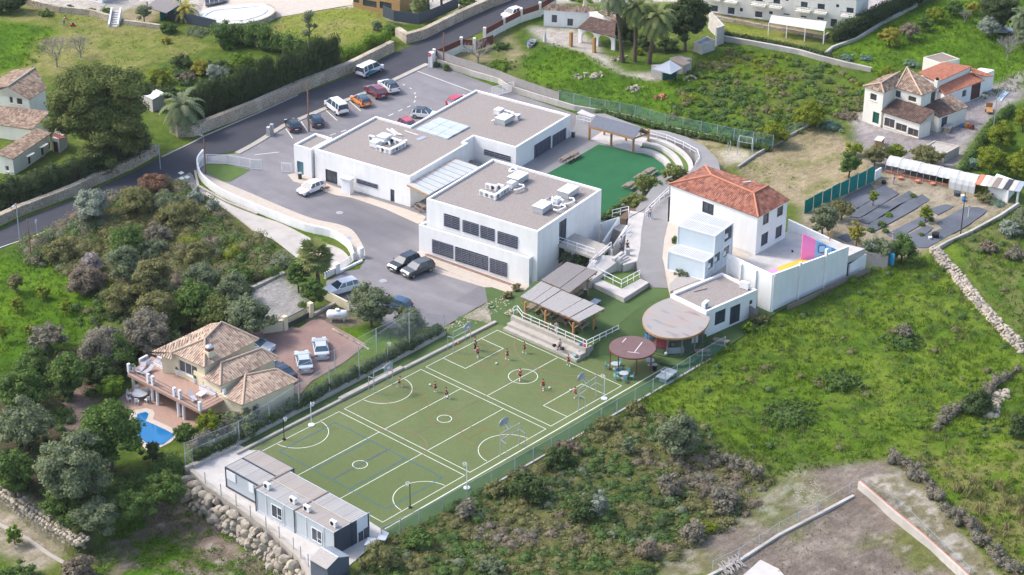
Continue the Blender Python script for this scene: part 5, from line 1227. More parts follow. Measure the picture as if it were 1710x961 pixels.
# ================================================================ old house at the left edge
zl=Zm(0,90,4.577)
oh=thing('old_house','white-walled old farmhouse with mottled tiled roofs at the left edge','house',(0,0,0));o=T(zl,200,420,0);oh.location=o;oh.matrix_basis=Matrix.Translation(o)
a1,a2,rg1,rg2=T(zl,228,350,3.9),T(zl,360,262,3.9),T(zl,270,108,5.6),T(zl,60,252,5.4)
rplane(oh,[a1,a2,rg1,rg2],'tiles_old');rplane(oh,[T(zl,-110,262,4.3),rg2,rg1,T(zl,100,120,4.3)],'tiles_old');ridgecap(oh,[(rg2,rg1)],'concrete')
bw=[T(zl,238,428,0)]
ww=[T(zl,-90,402,0),T(zl,235,440,0),T(zl,350,330,0),T(zl,240,180,0),T(zl,0,190,0)]
ff_=[Vector((*((a1*.97+rg2*.03).to_2d()),3.8)),Vector((*((a2*.97+rg1*.03).to_2d()),3.8))]
P_=[Vector((rg2.x,rg2.y,0))+(rg2-a1).to_2d().to_3d()*.9,ff_[0],ff_[1],Vector((rg1.x,rg1.y,0))+(rg1-a2).to_2d().to_3d()*.9]
walls(oh,inset3([Vector((p.x,p.y,3.8)) for p in P_],.2,3.8),0,3.8,[zr(zl,70,325,100,380,'brown'),zr(zl,125,338,172,392,'brown')],'render_ivory')
mb=MB();g0,g1_,g2=Vector((P_[0].x,P_[0].y,3.8))-o,Vector((P_[1].x,P_[1].y,3.8))-o,rg2-o-Vector((0,0,.1));mb.add([g0,g1_,g2],[(0,1,2),(2,1,0)]);mb.build('gable','render_ivory',oh)
b1,b2_,b3,b4=T(zl,-60,535,2.4),T(zl,240,578,2.4),T(zl,390,440,3.0),T(zl,0,395,3.2);rplane(oh,[b1,b2_,b3,b4],'tiles_old')
walls(oh,inset3([Vector((p.x,p.y,2.3)) for p in (b1,b2_,b3,b4)],.25,2.3),0,2.3,[],'render_ivory')
c1_,c2_,c3_,c4_=T(zl,100,805,2.8),T(zl,395,605,2.8),T(zl,285,568,3.3),T(zl,-40,760,3.2);rplane(oh,[c1_,c2_,c3_,c4_],'tiles_old')
walls(oh,inset3([Vector((p.x,p.y,2.7)) for p in (c1_,c2_,c3_,c4_)],.2,2.7),0,2.75,[zr(zl,212,785,240,838,'brown'),zr(zl,312,718,340,770,'brown'),zr(zl,370,680,388,730,'brown'),zr(zl,38,855,70,900,'white')],'render_ivory')
for x0,y0 in ((205,775),(308,705)):
 p,q=T(zl,x0,y0+12,2.1),T(zl,x0+52,y0-18,2.1);MB().beam(p-o,q-o,.5,.08).build('window_canopy','render_ivory',oh)
t=thing('porch_store','small lean-to store with rust roof at the end of the old house','store',T(zl,460,765));o=Vector(t.location)
a_,b_,c_,d_=T(zl,398,620,2.4),T(zl,455,650,2.4),T(zl,512,640,2.4),T(zl,425,605,2.6);walls(t,[T(zl,405,755),T(zl,462,765),T(zl,520,715),T(zl,440,680)],0,2.35,[zr(zl,405,670,448,762,'garage')],'render_old');plate(MB(),[p-o for p in (a_,b_,c_,d_)],.08).build('roof','rust',t)
t=thing('white_shed','small white corrugated-roof shed between the big pine and the date palm','shed',T(zl,1060,330));o=Vector(t.location);a_,b_,c_,d_=T(zl,1050,290,2.2),T(zl,1165,350,2.2),T(zl,1260,300,2.4),T(zl,1110,235,2.4)
mb=MB()
for k_ in range(7):
 f0,f1_=k_/7+.01,(k_+1)/7-.01;plate(MB(),[a_.lerp(d_,f0)-o,b_.lerp(c_,f0)-o,b_.lerp(c_,f1_)-o,a_.lerp(d_,f1_)-o],.06).build('roof_sheet','white_metal',t)
MB().prism([((p-o).x,(p-o).y) for p in (a_.lerp(c_,.04),b_.lerp(d_,.04),c_.lerp(a_,.04),d_.lerp(b_,.04))],0,2.1).build('wall','render_old',t)
zx=Zm(240,0,6.577)
def simplebox(name,label,pts,h,m_='render_white',cat='house',roofm='concrete',ops=()):
 t=thing(name,label,cat,(pts[0].x,pts[0].y,0));fr=Frame(None,h,P=[(p.x,p.y) for p in pts]);flatblock(t,fr,-.1,h,ops_of(fr,ops) if ops else {},m_,roofm,.2,.1);return t
b0,b1=G(168,6),G(176,-8);simplebox('villa_annex','white villa with dark red garage door cropped by the top edge at left',[G(90,-12),G(171,6.5),G(200,-14),G(120,-32)],4,ops=[(146,-14,163,2,'garage')])
simplebox('pool_house','brick-coloured arcade house cropped by the top edge above the sunny lawn',[G(590,14),G(668,29),G(700,8),G(620,-10)],3.0,'shutter_wood',roofm='tiles_tan',ops=[(606,-1,629,14,'dark'),(634,2,654,18,'dark'),(583,-8,600,6,'dark')])
t=thing('thatch_awning','straw awning beside the white villa near the top edge','awning',G(262,20));o=Vector(t.location);plate(MB(),[p-o for p in (G(243,12,2.3),G(278,22,2.3),G(305,5,2.6),G(270,-8,2.6))],.12).build('roof','reed',t)
for q_ in ((247,24),(276,34),(303,20)):p=G(*q_)-o;MB().beam((p.x,p.y,0),(p.x,p.y,2.2),.12).build('post','metal_dark',t)
pp_=[G(*zx(*p),1.0) for p in bez([(540,215),(590,150),(700,95),(850,70),(1000,60),(1200,40),(1350,50),(1440,100),(1420,150),(1330,200),(1200,240),(1080,260),(900,262),(760,240),(640,225)],3)]
t=thing('raised_pool','drained white pool on a raised terrace with stone-faced curved edge','pool',(pp_[0].x,pp_[0].y,0));o=Vector(t.location);P_=[((p-o).x,(p-o).y) for p in pp_]
MB().prism(P_,0,1.0).build('terrace','white_cloth',t);ip=inset(P_ if area(P_) > 0 else P_[::-1],1.6)
MB().wall(P_[18:36],.3,-.1,1.05).build('stone_edge','stone',t);MB().wall(inset(P_ if area(P_) > 0 else P_[::-1],1.5),.35,1.0,1.12,closed=True).build('coping','white_metal',t)
surf('pool_patio',[(330,35),(420,42),(470,28),(590,8),(560,-20),(350,-20)],.03,'patio')
zk=Zm(240,0,6.577)
for i_,q_ in enumerate(((700,60),(752,50),(800,40),(850,30),(890,18))):
 t=thing('pool_lounger','first dark pool lounger from the left beside the drained white pool','lounger',T(zk,*q_,.04),.9,'dark loungers beside the drained pool') if i_ == 0 else dup(t0,T(zk,*q_,.04),.9,ORD[i_]+' dark pool lounger from the left beside the drained white pool')
 if i_ == 0:t0=t;MB().bx(-1,.5,-.35,.35,.2,.4).build('seat','portable_dark',t);MB().box((.85,0,.6),(.8,.7,.12),0,Matrix.Rotation(-.6,3,'Y')).build('backrest','portable_dark',t)
# ================================================================ vehicles
for n_,c_ in (('paint_white',(.74,.74,.75)),('paint_black',(.012,.013,.018)),('paint_navy',(.015,.025,.05)),('paint_orange',(.75,.22,.02)),('paint_maroon',(.16,.012,.03)),('paint_red',(.42,.02,.05)),('paint_silver',(.42,.46,.50)),('paint_grey',(.06,.06,.065)),('paint_blue',(.03,.07,.13)),('paint_aqua',(.03,.35,.50))):
 mat(n_,c_,None,2,.25,spec=.6,coat=.5)
mat('rim',(.35,.36,.38),None,5,.35,metal=.7);mat('lamp_red',(.35,.01,.01),None,5,.3);mat('lamp_clear',(.7,.72,.75),None,5,.15)
KIND={
 'hatch':(4.05,1.78,1.48,[(-.5,.24),(-.5,.52),(-.47,.62),(-.1,.64),(.22,.62),(.42,.55),(.49,.46),(.5,.22)],[(-.475,.62),(-.42,.90),(-.30,.985),(0,1.0),(.08,.97),(.26,.62)]),
 'suv':(4.55,1.86,1.68,[(-.5,.26),(-.5,.56),(-.475,.66),(-.1,.67),(.24,.66),(.44,.60),(.49,.50),(.5,.24)],[(-.48,.66),(-.45,.90),(-.36,.985),(-.05,1.0),(.06,.97),(.24,.66)]),
 'saloon':(4.75,1.82,1.42,[(-.5,.24),(-.5,.56),(-.48,.66),(-.30,.69),(.24,.65),(.42,.58),(.49,.48),(.5,.22)],[(-.36,.68),(-.23,.96),(-.08,1.0),(.02,.985),(.24,.65)]),
 'van':(4.95,1.92,1.97,[(-.5,.20),(-.5,.50),(-.495,.56),(0,.57),(.33,.56),(.45,.49),(.495,.40),(.5,.2)],[(-.495,.56),(-.48,.93),(-.45,.99),(-.1,1.0),(.18,.98),(.36,.56)]),
}
def layers(mb,prof,ys_):
 """profile (x,z) swept over (y, inset) layers"""
 n=len(prof);cx_=sum(p[0] for p in prof)/n;cz_=sum(p[1] for p in prof)/n;vs=[]
 for y,k_ in ys_:
  for x,z in prof:vs.append((cx_+(x-cx_)*k_,y,cz_+(z-cz_)*k_))
 fs=[(i*n+j,i*n+(j+1) % n,(i+1)*n+(j+1) % n,(i+1)*n+j) for i in range(len(ys_)-1) for j in range(n)]
 fs += [tuple(range(n-1,-1,-1)),tuple((len(ys_)-1)*n+j for j in range(n))]
 mb.add(vs,fs)
CACHE={}
def car(label,rear,front,kind,paint,roof=None,cat='car',name='parked_car',twotone=None):
 """rear / front: photo pixels of the bumpers at the ground"""
 a,b=G(*rear),G(*front);c=(a+b)/2;rz=math.atan2(b.y-a.y,b.x-a.x);c.z=.02 if not hasattr(car,'z') else car.z
 L_,W,H,lo,cab=KIND[kind];t=thing(name,label,cat,c,rz);key=kind
 def P(nm,fn,m_,parent=t,lab=None):
  k_=(kind,nm,m_,roof)
  if k_ in CACHE and nm not in ('wheel',):
   o=CACHE[k_].copy();COL.objects.link(o);o.parent=parent;return o
  mb=MB();fn(mb);o=mb.build(nm.split('|')[0],m_,parent);CACHE[k_]=o;return o
 def body(mb):
  pr=[(x*L_,z*H) for x,z in lo];w=W/2;layers(mb,pr,[(-w,.90),(-w+.05,.97),(-w+.16,1),(w-.16,1),(w-.05,.97),(w,.90)])
 ob=P('body',body,paint)
 belt=min(z for x,z in cab)*H
 def cabin(mb):
  pr=[(x*L_,z*H) for x,z in cab];n=len(pr);vs=[]
  for s_ in (-1,1):
   for x,z in pr:f=(z-belt)/(H-belt);vs.append((x,s_*(W/2-.07-.2*f),z))
  mb.add(vs,[(j,(j+1) % n,n+(j+1) % n,n+j) for j in range(n)]+[tuple(range(n-1,-1,-1)),tuple(range(n,2*n))])
 P('windows',cabin,'car_glass')
 top=[(x*L_,z*H) for x,z in cab if z > .88]
 def rf(mb):
  n=len(top);w=W/2-.27;vs=[(x,-w,z+.025) for x,z in top]+[(x,w,z+.025) for x,z in top]+[(x,-w-.02,z-.05) for x,z in top]+[(x,w+.02,z-.05) for x,z in top]
  fs=[(i,i+1,n+i+1,n+i) for i in range(n-1)]+[(2*n+i,2*n+i+1,i+1,i) for i in range(n-1)]+[(n+i,n+i+1,3*n+i+1,3*n+i) for i in range(n-1)]+[(0,n,3*n,2*n),(n-1,2*n-1,4*n-1,3*n-1)]
  mb.add(vs,fs)
 P('roof',rf,roof or paint)
 x0,xm,x1=cab[1][0]*L_,(-.06 if kind != 'van' else -.02)*L_,cab[-2][0]*L_
 for s_ in (-1,1):
  for j,(xb,xt,w) in enumerate(((xm,xm,.1),(cab[0][0]*L_+.12,x0+.16,.16),(cab[-1][0]*L_-.06,x1-.02,.09),(-.28*L_,-.27*L_,.09))):
   P('pillar|%d%d' % (s_,j),lambda mb:mb.beam((xb,s_*(W/2-.065),belt-.02),(xt,s_*(W/2-.255),H*.97),w,.05),paint)
 r=.33 if kind != 'van' else .35
 for k_,(x,s_) in enumerate(((-.31,-1),(-.31,1),(.32,-1),(.32,1))):
  kk=(kind,'wheel',s_)
  if kk not in CACHE:
   mb=MB();y=s_*(W/2-.1);mb.tube([(0,y-.11*s_,r),(0,y+.11*s_,r)],r,16);w_=mb.build('wheel','tyre',t);m2=MB();m2.tube([(0,y+.1*s_,r),(0,y+.125*s_,r)],r*.62,10);rm=m2.build('rim','rim',w_);CACHE[kk]=(w_,rm);w_.location=(x*L_,0,0)
  else:
   w0,r0_=CACHE[kk];w_=w0.copy();COL.objects.link(w_);w_.parent=t;w_.location=(x*L_,0,0);r2=r0_.copy();COL.objects.link(r2);r2.parent=w_
 for s_ in (-1,1):
  def hl(mb):mb.box((L_*.478,s_*(W/2-.28),H*.47),(.16,.42,.15))
  def tl(mb):mb.box((-L_*.492,s_*(W/2-.2),H*.54),(.1,.32,.2))
  P('headlight|%d' % s_,hl,'lamp_clear');P('tail_light|%d' % s_,tl,'lamp_red')
  def mr(mb):mb.box((cab[-1][0]*L_-.25,s_*(W/2+.07),belt+.08),(.14,.18,.13))
  P('mirror|%d' % s_,mr,paint)
 for s_ in (-1,1):
  P('bumper|%d' % s_,lambda mb:mb.box((s_*L_*.493,0,H*.24),(.1,W-.32,.21)),'paint_grey' if kind != 'saloon' else paint)
  P('number_plate|%d' % s_,lambda mb:mb.box((s_*L_*.503,0,H*(.43 if s_ < 0 else .30)),(.03,.5,.11)),'white_paint')
 return t
ka=lambda x,y:kz(x,y)
car('black hatchback parked nearest the grey roadside cabinet',ka(178,642),ka(92,520),'hatch','paint_black')
car('dark navy hatchback parked just right of the wooden pole',ka(432,585),ka(350,470),'hatch','paint_navy')
car('white people-carrier van with dark side windows by the kerb',ka(712,442),ka(548,318),'van','paint_white',cat='van',name='parked_van')
car('bright orange compact car with glass roof parked by the kerb',ka(972,345),ka(845,255),'hatch','paint_orange',roof='car_glass')
car('maroon estate parked between the orange car and the white crossover',ka(1145,245),ka(1015,158),'suv','paint_maroon')
car('white crossover with black roof at the end of the kerb row',ka(1285,190),ka(1165,95),'suv','paint_white',roof='paint_black')
car('white coupe-like car with dark glass roof close behind the school roof edge',zb(60,365),zb(262,385),'hatch','paint_white',roof='paint_black')
car('crimson car half hidden behind the inner corner of the school roof',(673,210),(693,223),'hatch','paint_red')
car('red car peeping over the far school parapet',(757,178),(774,171),'hatch','paint_red')
car('small white hatchback parked alone before the school entrance',zc(435,650),zc(238,730),'hatch','paint_white')
car('black crossover on the left of the pair before the two-storey block',z6(1050,795),z6(928,850),'suv','paint_black')
car('dark grey people-mover with roof rails right of the black crossover',z6(1148,835),z6(1010,888),'suv','paint_grey')
car('white crossover with sunshade parked by the beige boundary wall',zg(1045,275),zg(885,322),'suv','paint_white')
car('dark blue car half hidden behind the large olive bush',zg(1490,445),zg(1370,405),'hatch','paint_blue')
zy=Zm(400,540,5.3375)
car('silver saloon parked furthest from the villa on the brick drive',zy(735,318),zy(712,195),'saloon','paint_silver')
car('silver coupe parked nearer the villa on the brick drive',zy(590,448),zy(555,305),'saloon','paint_silver')
car('dark convertible tucked behind the lowest villa roof',zy(402,488),zy(330,440),'saloon','paint_navy')
car('grey car peeping out behind the upper villa roof',zy(88,222),zy(196,244),'saloon','paint_silver')
car('white car driving past the rust-red fence panels at the top of the road',(873,22),(838,34),'hatch','paint_white')
v=car('white and turquoise delivery van driving along the road',(603,130),(632,117),'van','paint_white',cat='van',name='moving_van')
mb=MB()
for s_ in (-1,1):mb.add([(-2.2,s_*.965,.5),(1.2,s_*.965,.5),(.5,s_*.965,.75),(-1.2,s_*.965,1.15),(-2.2,s_*.965,.8)],[(0,1,2,3,4),(4,3,2,1,0)])
mb.build('livery_wave','paint_aqua',v)
t=car('pale car parked under the dark tree near the right edge',(1655,55),(1688,57),'hatch','paint_silver')
# ================================================================ people
import bmesh
def skinmesh(name,nodes,edges,material,parent,sub=1):
 bm=bmesh.new();lay=bm.verts.layers.skin.verify();vs=[bm.verts.new(n[:3]) for n in nodes]
 for i,v in enumerate(vs):v[lay].radius=(n_r(nodes[i][3]),n_r(nodes[i][3])*.9);v[lay].use_root=(i == 0)
 for a,b in edges:bm.edges.new((vs[a],vs[b]))
 me=bpy.data.meshes.new(name);bm.to_mesh(me);bm.free();me.materials.append(M(material));o=bpy.data.objects.new(name,me);COL.objects.link(o);o.parent=parent
 sm_=o.modifiers.new('Skin','SKIN');sm_.use_smooth_shade=True;s_=o.modifiers.new('Sub','SUBSURF');s_.levels=sub;s_.render_levels=sub;return o
def n_r(r):return r
def person(label,p,face,h=1.45,pose='stand',shirt='shirt_red',legs='cloth_black',shorts=True,shoes='cloth_white',hair='hair',z=0.0,long=False):
 """face: compass angle in degrees; pose: stand, walk, run, kick, sit, push"""
 p=Vector((p.x,p.y,z));t=thing('person',label,'person',p,math.radians(face));k=h/1.75;r_=random.Random(label);a={'stand':.06,'walk':.3,'run':.5,'kick':.65,'sit':0,'push':.25}[pose];lean={'run':.12,'push':.2,'kick':-.05}.get(pose,0)
 hip=.92 if pose != 'sit' else .18
 N=[(0,0,hip,.13),(lean*.4,0,hip+.22,.12),(lean,0,hip+.46,.15),(lean*1.1,0,hip+.58,.06),(lean*1.2,0,hip+.68,.085),(lean*1.25,0,hip+.78,.085)]
 E=[(0,1),(1,2),(2,3),(3,4),(4,5)]
 def leg(s_,f):
  i=len(N)
  if pose == 'sit':N.extend([(.1,s_*.11,hip+.0,.09),(.48,s_*.16,hip+.12,.065),(.62,s_*.16,.05,.045),(.80,s_*.16,.04,.04)])
  else:N.extend([(.0,s_*.10,hip-.06,.095),(f*.28+.03,s_*.11,hip*.53,.065),(f*.5-(.12 if f < 0 else 0),s_*.11,.09,.045),(f*.5+.15-(.1 if f < 0 else 0),s_*.12,.045,.042)])
  E.extend([(0,i),(i,i+1),(i+1,i+2),(i+2,i+3)]);return i
 def arm(s_,f):
  i=len(N);sx,sz=lean,hip+.50
  if pose == 'push':P_=[(sx,s_*.19,sz,.055),(sx+.2,s_*.24,sz-.25,.045),(sx+.48,s_*.2,sz-.34,.032)]
  elif pose == 'sit':P_=[(sx,s_*.19,sz,.055),(.1,s_*.25,sz-.28,.045),(.36,s_*.18,sz-.34,.032)]
  else:P_=[(sx,s_*.19,sz,.055),(sx+f*.14,s_*.26,sz-.27,.045),(sx+f*.3+.08,s_*.27,sz-.48,.032)]
  N.extend(P_);E.extend([(2,i),(i,i+1),(i+1,i+2)]);return i
 lL,lR,aL,aR=leg(1,a),leg(-1,-a),arm(1,-a),arm(-1,a)
 S=lambda q:(q[0]*k,q[1]*k,q[2]*k,q[3]*k)
 skinmesh('body',[S(q) for q in N],E,'skin',t)
 g=1.18
 C=[N[0],N[1],N[2],N[aL],N[aR]]+[tuple((N[aL][j]*.35+N[aL+1][j]*.65) for j in range(4))]+[tuple((N[aR][j]*.35+N[aR+1][j]*.65) for j in range(4))]
 CE=[(0,1),(1,2),(2,3),(2,4),(3,5),(4,6)]
 if long:C += [N[aL+2],N[aR+2]];CE += [(5,7),(6,8)]
 skinmesh('shirt',[(q[0]*k,q[1]*k,q[2]*k,q[3]*k*g) for q in C],CE,shirt,t)
 if shorts:C=[N[0]]+[N[lL],N[lR]]+[tuple((N[i][j]*.25+N[i+1][j]*.75) for j in range(4)) for i in (lL,lR)];CE=[(0,1),(0,2),(1,3),(2,4)]
 else:C=[N[0],N[lL],N[lR],N[lL+1],N[lR+1],N[lL+2],N[lR+2]];CE=[(0,1),(0,2),(1,3),(2,4),(3,5),(4,6)]
 skinmesh('shorts' if shorts else 'trousers',[(q[0]*k,q[1]*k,q[2]*k-.01,q[3]*k*1.25) for q in C],CE,legs,t)
 for i in (lL,lR):
  q0,q1=N[i+2],N[i+3];MB().beam((q0[0]*k-.03,q0[1]*k,.05*k),(q1[0]*k+.05,q1[1]*k,.05*k),.1*k,.09*k).build('shoe',shoes,t)
 hd=N[5];MB().ball(((hd[0]-.02)*k,0,(hd[2]+.035)*k),.112*k,8,6,.85).build('hair',hair,t)
 mb=MB();fx=(N[4][0]+.10)*k;fz=(N[4][2]+.05)*k
 for s_ in (-1,1):mb.ball((fx,s_*.035*k,fz+.02),.012*k,6,4)
 mb.ball((fx+.012,0,fz-.01),.018*k,6,4);mb.bx(fx-.005,fx+.008,-.03*k,.03*k,fz-.06,fz-.05);mb.build('face','skin',t,kind='stuff')
 for i in (aL,aR):
  w=Vector(N[i+2][:3])*k;d=(w-Vector(N[i+1][:3])*k).normalized();sd=Vector((0,1,0));mb=MB();mb.beam(w,w+d*.09*k,.075*k,.03*k)
  for j,(off,ln) in enumerate(((-.028,.06),(-.01,.075),(.01,.07),(.028,.055))):mb.beam(w+d*.085*k+sd*off*k,w+d*(.085+ln)*k+sd*off*k+Vector((.015*k,0,0)),.015*k)
  mb.beam(w+d*.03*k+sd*.04*k,w+d*.08*k+sd*.075*k,.018*k);mb.build('hand','skin',t,kind='stuff')
 return t
zP=Zm(700,540,4.75)
PG='pupils in red shirts playing on the pitch'
for (x,y),f,h,ps,lb in (((445,215),-60,1.8,'stand','tall figure in red shirt and black trousers by the goal frame nearest the gravel path'),
 ((465,272),200,1.5,'walk','pupil in red and black just in front of the tall figure by the goal'),
 ((697,290),250,1.45,'walk','pupil in red with pale socks crossing the far court below the white key'),
 ((833,238),-100,1.45,'walk','pupil in red near the purple arc below the seating steps'),
 ((1183,338),240,1.45,'walk','pupil in red nearest the lower end of the seating steps'),
 ((800,455),190,1.6,'walk','pupil in red inside the large white centre circle'),
 ((985,530),200,1.45,'run','pupil in red with white shoes chasing a ball right of the centre circle'),
 ((1242,590),170,1.4,'run','pupil in pink-red crouched under the far right goal frame'),
 ((128,548),250,1.4,'stand','pupil in red on the middle court beside a loose pale ball'),
 ((218,598),280,1.4,'kick','pupil in red kicking on the long white line of the middle court'),):
 person(lb,T(zP,x,y),f,h,ps,shorts=h < 1.7,z=.045)
person('pupil in red leaning forward by the white semicircle under the netless backboard',T(zy,1425,568),-50,1.4,'run',z=.045)
person('adult in pale lilac top standing at the terrace handrail',T(zt,635,560,TE),230,1.7,'stand','cloth_grey','cloth_white',False,'cloth_black',z=TE)
person('seated adult in grey on the terrace steps beside black bags',T(zt,672,700,.75),215,1.7,'sit','cloth_grey','cloth_black',False,'cloth_black',z=.76)
person('child standing in grey under the front pergola near the handrail',T(zt,575,535,TE),180,1.3,'stand','cloth_grey','cloth_black',z=TE)
person('woman in white top and blue jeans walking up the grey path',T(z7,912,505,PZ),60,1.68,'walk','cloth_white','cloth_blue',False,z=PZ)
person('man in dark top and blue jeans standing at the foot of the white stair wall',T(z8,528,380,PZ),-60,1.75,'stand','cloth_grey','cloth_blue',False,'cloth_black',z=PZ)
person('person in black and white seated on the plaza by the stairs',T(z8,600,388,PZ),230,1.7,'sit','cloth_black','cloth_black',False,z=PZ+.25)
person('gardener in red jacket and blue trousers pushing a mower',T(Zm(0,0,6.577),705,283),-30,1.7,'push','shirt_red','cloth_blue',False,'cloth_black',long=True)
person('person in mauve bending in the vegetable plot by the greenhouse',T(Zm(1460,250,5.652),183,335),210,1.65,'push','cloth_grey','cloth_grey',False,'cloth_black',z=0)
p=T(Zm(0,0,6.577),800,292);t=thing('lawn_mower','small red mower pushed across the mown field','mower',p,math.radians(-30))
MB().bx(-.3,.35,-.25,.25,.15,.4).build('deck','red_plastic',t);MB().bx(-.1,.2,-.15,.15,.4,.6).build('engine','black',t);MB().beam((-.3,0,.35),(-1.0,0,.95),.04).build('handle','metal_dark',t)
for x in (-.25,.3):
 for y in (-.3,.3):MB().tube([(x,y-.03,.13),(x,y+.03,.13)],.13,10).build('wheel','tyre',t)
for (x,y),c_,lb in (((613,328),'cloth_white','white ball on the far court left of the key'),((1034,522),'cloth_white','small white ball right of the chasing pupil'),((1200,541),'cloth_white','white ball by the corner of the far right key'),((87,498),'cloth_white','pale ball on the middle court left of two pupils'),((308,168),'paint_orange','tan ball lying on the ledge by the goal frame'),((222,597),'cloth_white','ball at the foot of the kicking pupil')):
 o=MB().ball((0,0,0),.13,10,7).build('ball',c_,smooth=True);p=T(zP,x,y);o.location=(p.x,p.y,.18);tag(o,lb,'ball')
o=MB().ball((0,0,0),.14,10,7).build('ball','black',smooth=True);p=T(zc2,622,412,PZ);o.location=(p.x,p.y,PZ+.16);tag(o,'dark ball on the walled court floor','ball')
# ================================================================ goals and hoops
def goal(label,a,b,z_=.045,back=1,extra=True):
 """combined goal frame with basketball backboard; a, b post feet"""
 c=(a+b)/2;d=(b-a);L_=d.length;rz=math.atan2(d.y,d.x);t=thing('goal_frame',label,'goal frame',(c.x,c.y,z_),rz);s_=back
 for x in (-L_/2,L_/2):MB().beam((x,0,0),(x,0,2.9),.075).build('post','galv',t);MB().beam((x,0,2.05),(x,s_*.9,1.9),.06).build('rear_post','galv',t);MB().beam((x,s_*.9,0),(x,s_*.9,1.9),.05).build('rear_post','galv',t)
 MB().beam((-L_/2,0,2.05),(L_/2,0,2.05),.065).build('crossbar','galv',t);MB().beam((-L_/2,0,2.85),(L_/2,0,2.85),.065).build('top_bar','galv',t)
 mb=MB();mb.beam((-.25,0,2.85),(-.2,-s_*.9,3.4),.08);mb.beam((.25,0,2.85),(.2,-s_*.9,3.4),.08);mb.build('arm','galv',t)
 P_=[(.75*math.cos(k*math.pi/8),.38*math.sin(k*math.pi/8)) for k in range(9)];P_=[(-.62,-.4)]+P_[::-1]+[(.62,-.4)]
 mb=MB();y0,y1=-s_*.92,-s_*.97;n=len(P_);vs=[(x,y0,3.4+z*1.15) for x,z in P_]+[(x,y1,3.4+z*1.15) for x,z in P_]
 mb.add(vs,[tuple(range(n)),tuple(range(2*n-1,n-1,-1))]+[(i,n+i,n+(i+1) % n,(i+1) % n) for i in range(n)]);bb=mb.build('backboard','galv',t)
 MB().tube([(.23*math.cos(k*math.tau/12),-s_*1.25+.23*math.sin(k*math.tau/12),3.05) for k in range(13)],.025,5).build('hoop','red_plastic',bb);MB().box((0,-s_*.985,3.2),(.45,.02,.3)).build('target_square','white_paint',bb)
 return t
goal('goal frame with round grey backboard nearest the gravel path',G(757,589.5),G(786,574))
goal('goal frame with backboard and hoop on the middle court beside the ledge',G(624.6,657.7),G(655.5,642.3))
goal('goal frame with backboard at the right side of the far court',G(966,686),G(994.6,665),back=-1)
goal('goal frame with backboard at the scrub side of the middle court',G(835.6,761.5),G(867,744),back=-1)
def hoop(label,p,m_='metal_dark',h=3.0,face=-90,base=True):
 t=thing('netball_post',label,'netball post',(p.x,p.y,.045),math.radians(face));MB().tube([(0,0,0),(0,0,h)],.045,6).build('pole',m_,t)
 MB().tube([(.35+.2*math.cos(k*math.tau/12),.2*math.sin(k*math.tau/12),h-.05) for k in range(13)],.02,5).build('hoop','white_metal',t)
 mb=MB()
 for k in range(8):
  a=k*math.tau/8;mb.beam((.35+.2*math.cos(a),.2*math.sin(a),h-.05),(.35+.1*math.cos(a+.4),.1*math.sin(a+.4),h-.45),.02)
 mb.build('net','white_metal',t,kind='stuff');MB().disc((0,0),.38 if base else .2,0,.1,16).build('base',m_ if not base else 'white_metal',t);return t
hoop('white netball post with round base on the ledge side of the near court',G(520,711),'white_metal',3.1)
hoop('white netball post with round base between the near and middle courts',G(779.5,816),'white_metal',3.1,90)
hoop('white netball post with round base at the far right court corner',G(1008.8,667),'white_metal',3.1,90)
hoop('black netball post on the near court by the scrub side semicircle',G(685,848.5),'black',3.05,90,False)
hoop('black netball post on the near court beside the ledge',G(474.5,735),'black',3.0,-90,False)
hoop('thin hoop post on the strip behind the middle ledge',G(647.5,608),'metal',3.0,-90,False)
t=thing('swing_frame','blue-grey metal play frame on the pale sand patch','play frame',G(1232,256));o=Vector(t.location)
for a in (G(1231,258),G(1256,262),G(1234,248),G(1255,252)):p=a-o;MB().beam((p.x,p.y,0),(p.x,p.y,2.1),.09).build('post','galv',t)
pp=[G(1231,258)-o,G(1256,262)-o,G(1255,252)-o,G(1234,248)-o];mb=MB()
for i in range(4):mb.beam(pp[i]+Vector((0,0,2.05)),pp[(i+1) % 4]+Vector((0,0,2.05)),.08)
mb.build('top_bar','galv',t)
for q_ in ((1215,254),(1219,252)):tag(MB().beam(G(*q_),G(*q_)+Vector((0,0,1.6)),.1).build('play_post','galv'),('left' if q_[0] < 1217 else 'right')+' one of two short grey play posts on the sand beside the play frame','post','short play posts on the sand')
# ================================================================ picnic tables and small things
PT=None
def picnic(label,p,rz,group=None,m_='wood_grey'):
 global PT
 if PT is None or m_ != 'wood_grey':
  t=thing('picnic_table',label,'picnic table',p,rz,group);
  for k in range(4):MB().bx(-.95,.95,-.36+k*.185,-.36+k*.185+.165,.72,.76).build('plank',m_,t)
  for s_ in (-1,1):MB().bx(-.95,.95,s_*.72-.13,s_*.72+.13,.43,.47).build('bench',m_,t)
  for x in (-.65,.65):
   mb=MB();mb.beam((x,-.85,.4),(x,.85,.4),.09);mb.beam((x,-.3,.72),(x,-.72,0),.09);mb.beam((x,.3,.72),(x,.72,0),.09);mb.build('trestle',m_,t)
  if m_ == 'wood_grey':PT=t
  return t
 t=dup(PT,p,rz,label)
 if group:t['group']=group
 elif 'group' in t:del t['group']
 return t
ua=SA
for q_,lb,a in (((1500,790),'brown picnic table at the upper end of the pair by the louvred wall',ua),((1570,755),'brown picnic table further along the louvred wall',ua)):picnic(lb,T(zb,*q_,TZ),a)
for q_,lb in (((860,765),'brown picnic table nearest the amphitheatre beside the palms'),((760,825),'brown picnic table in the middle of the row beside the palms'),((630,925),'brown picnic table nearest the two-storey block beside the palms')):picnic(lb,T(pz,*q_,TZ),ua)
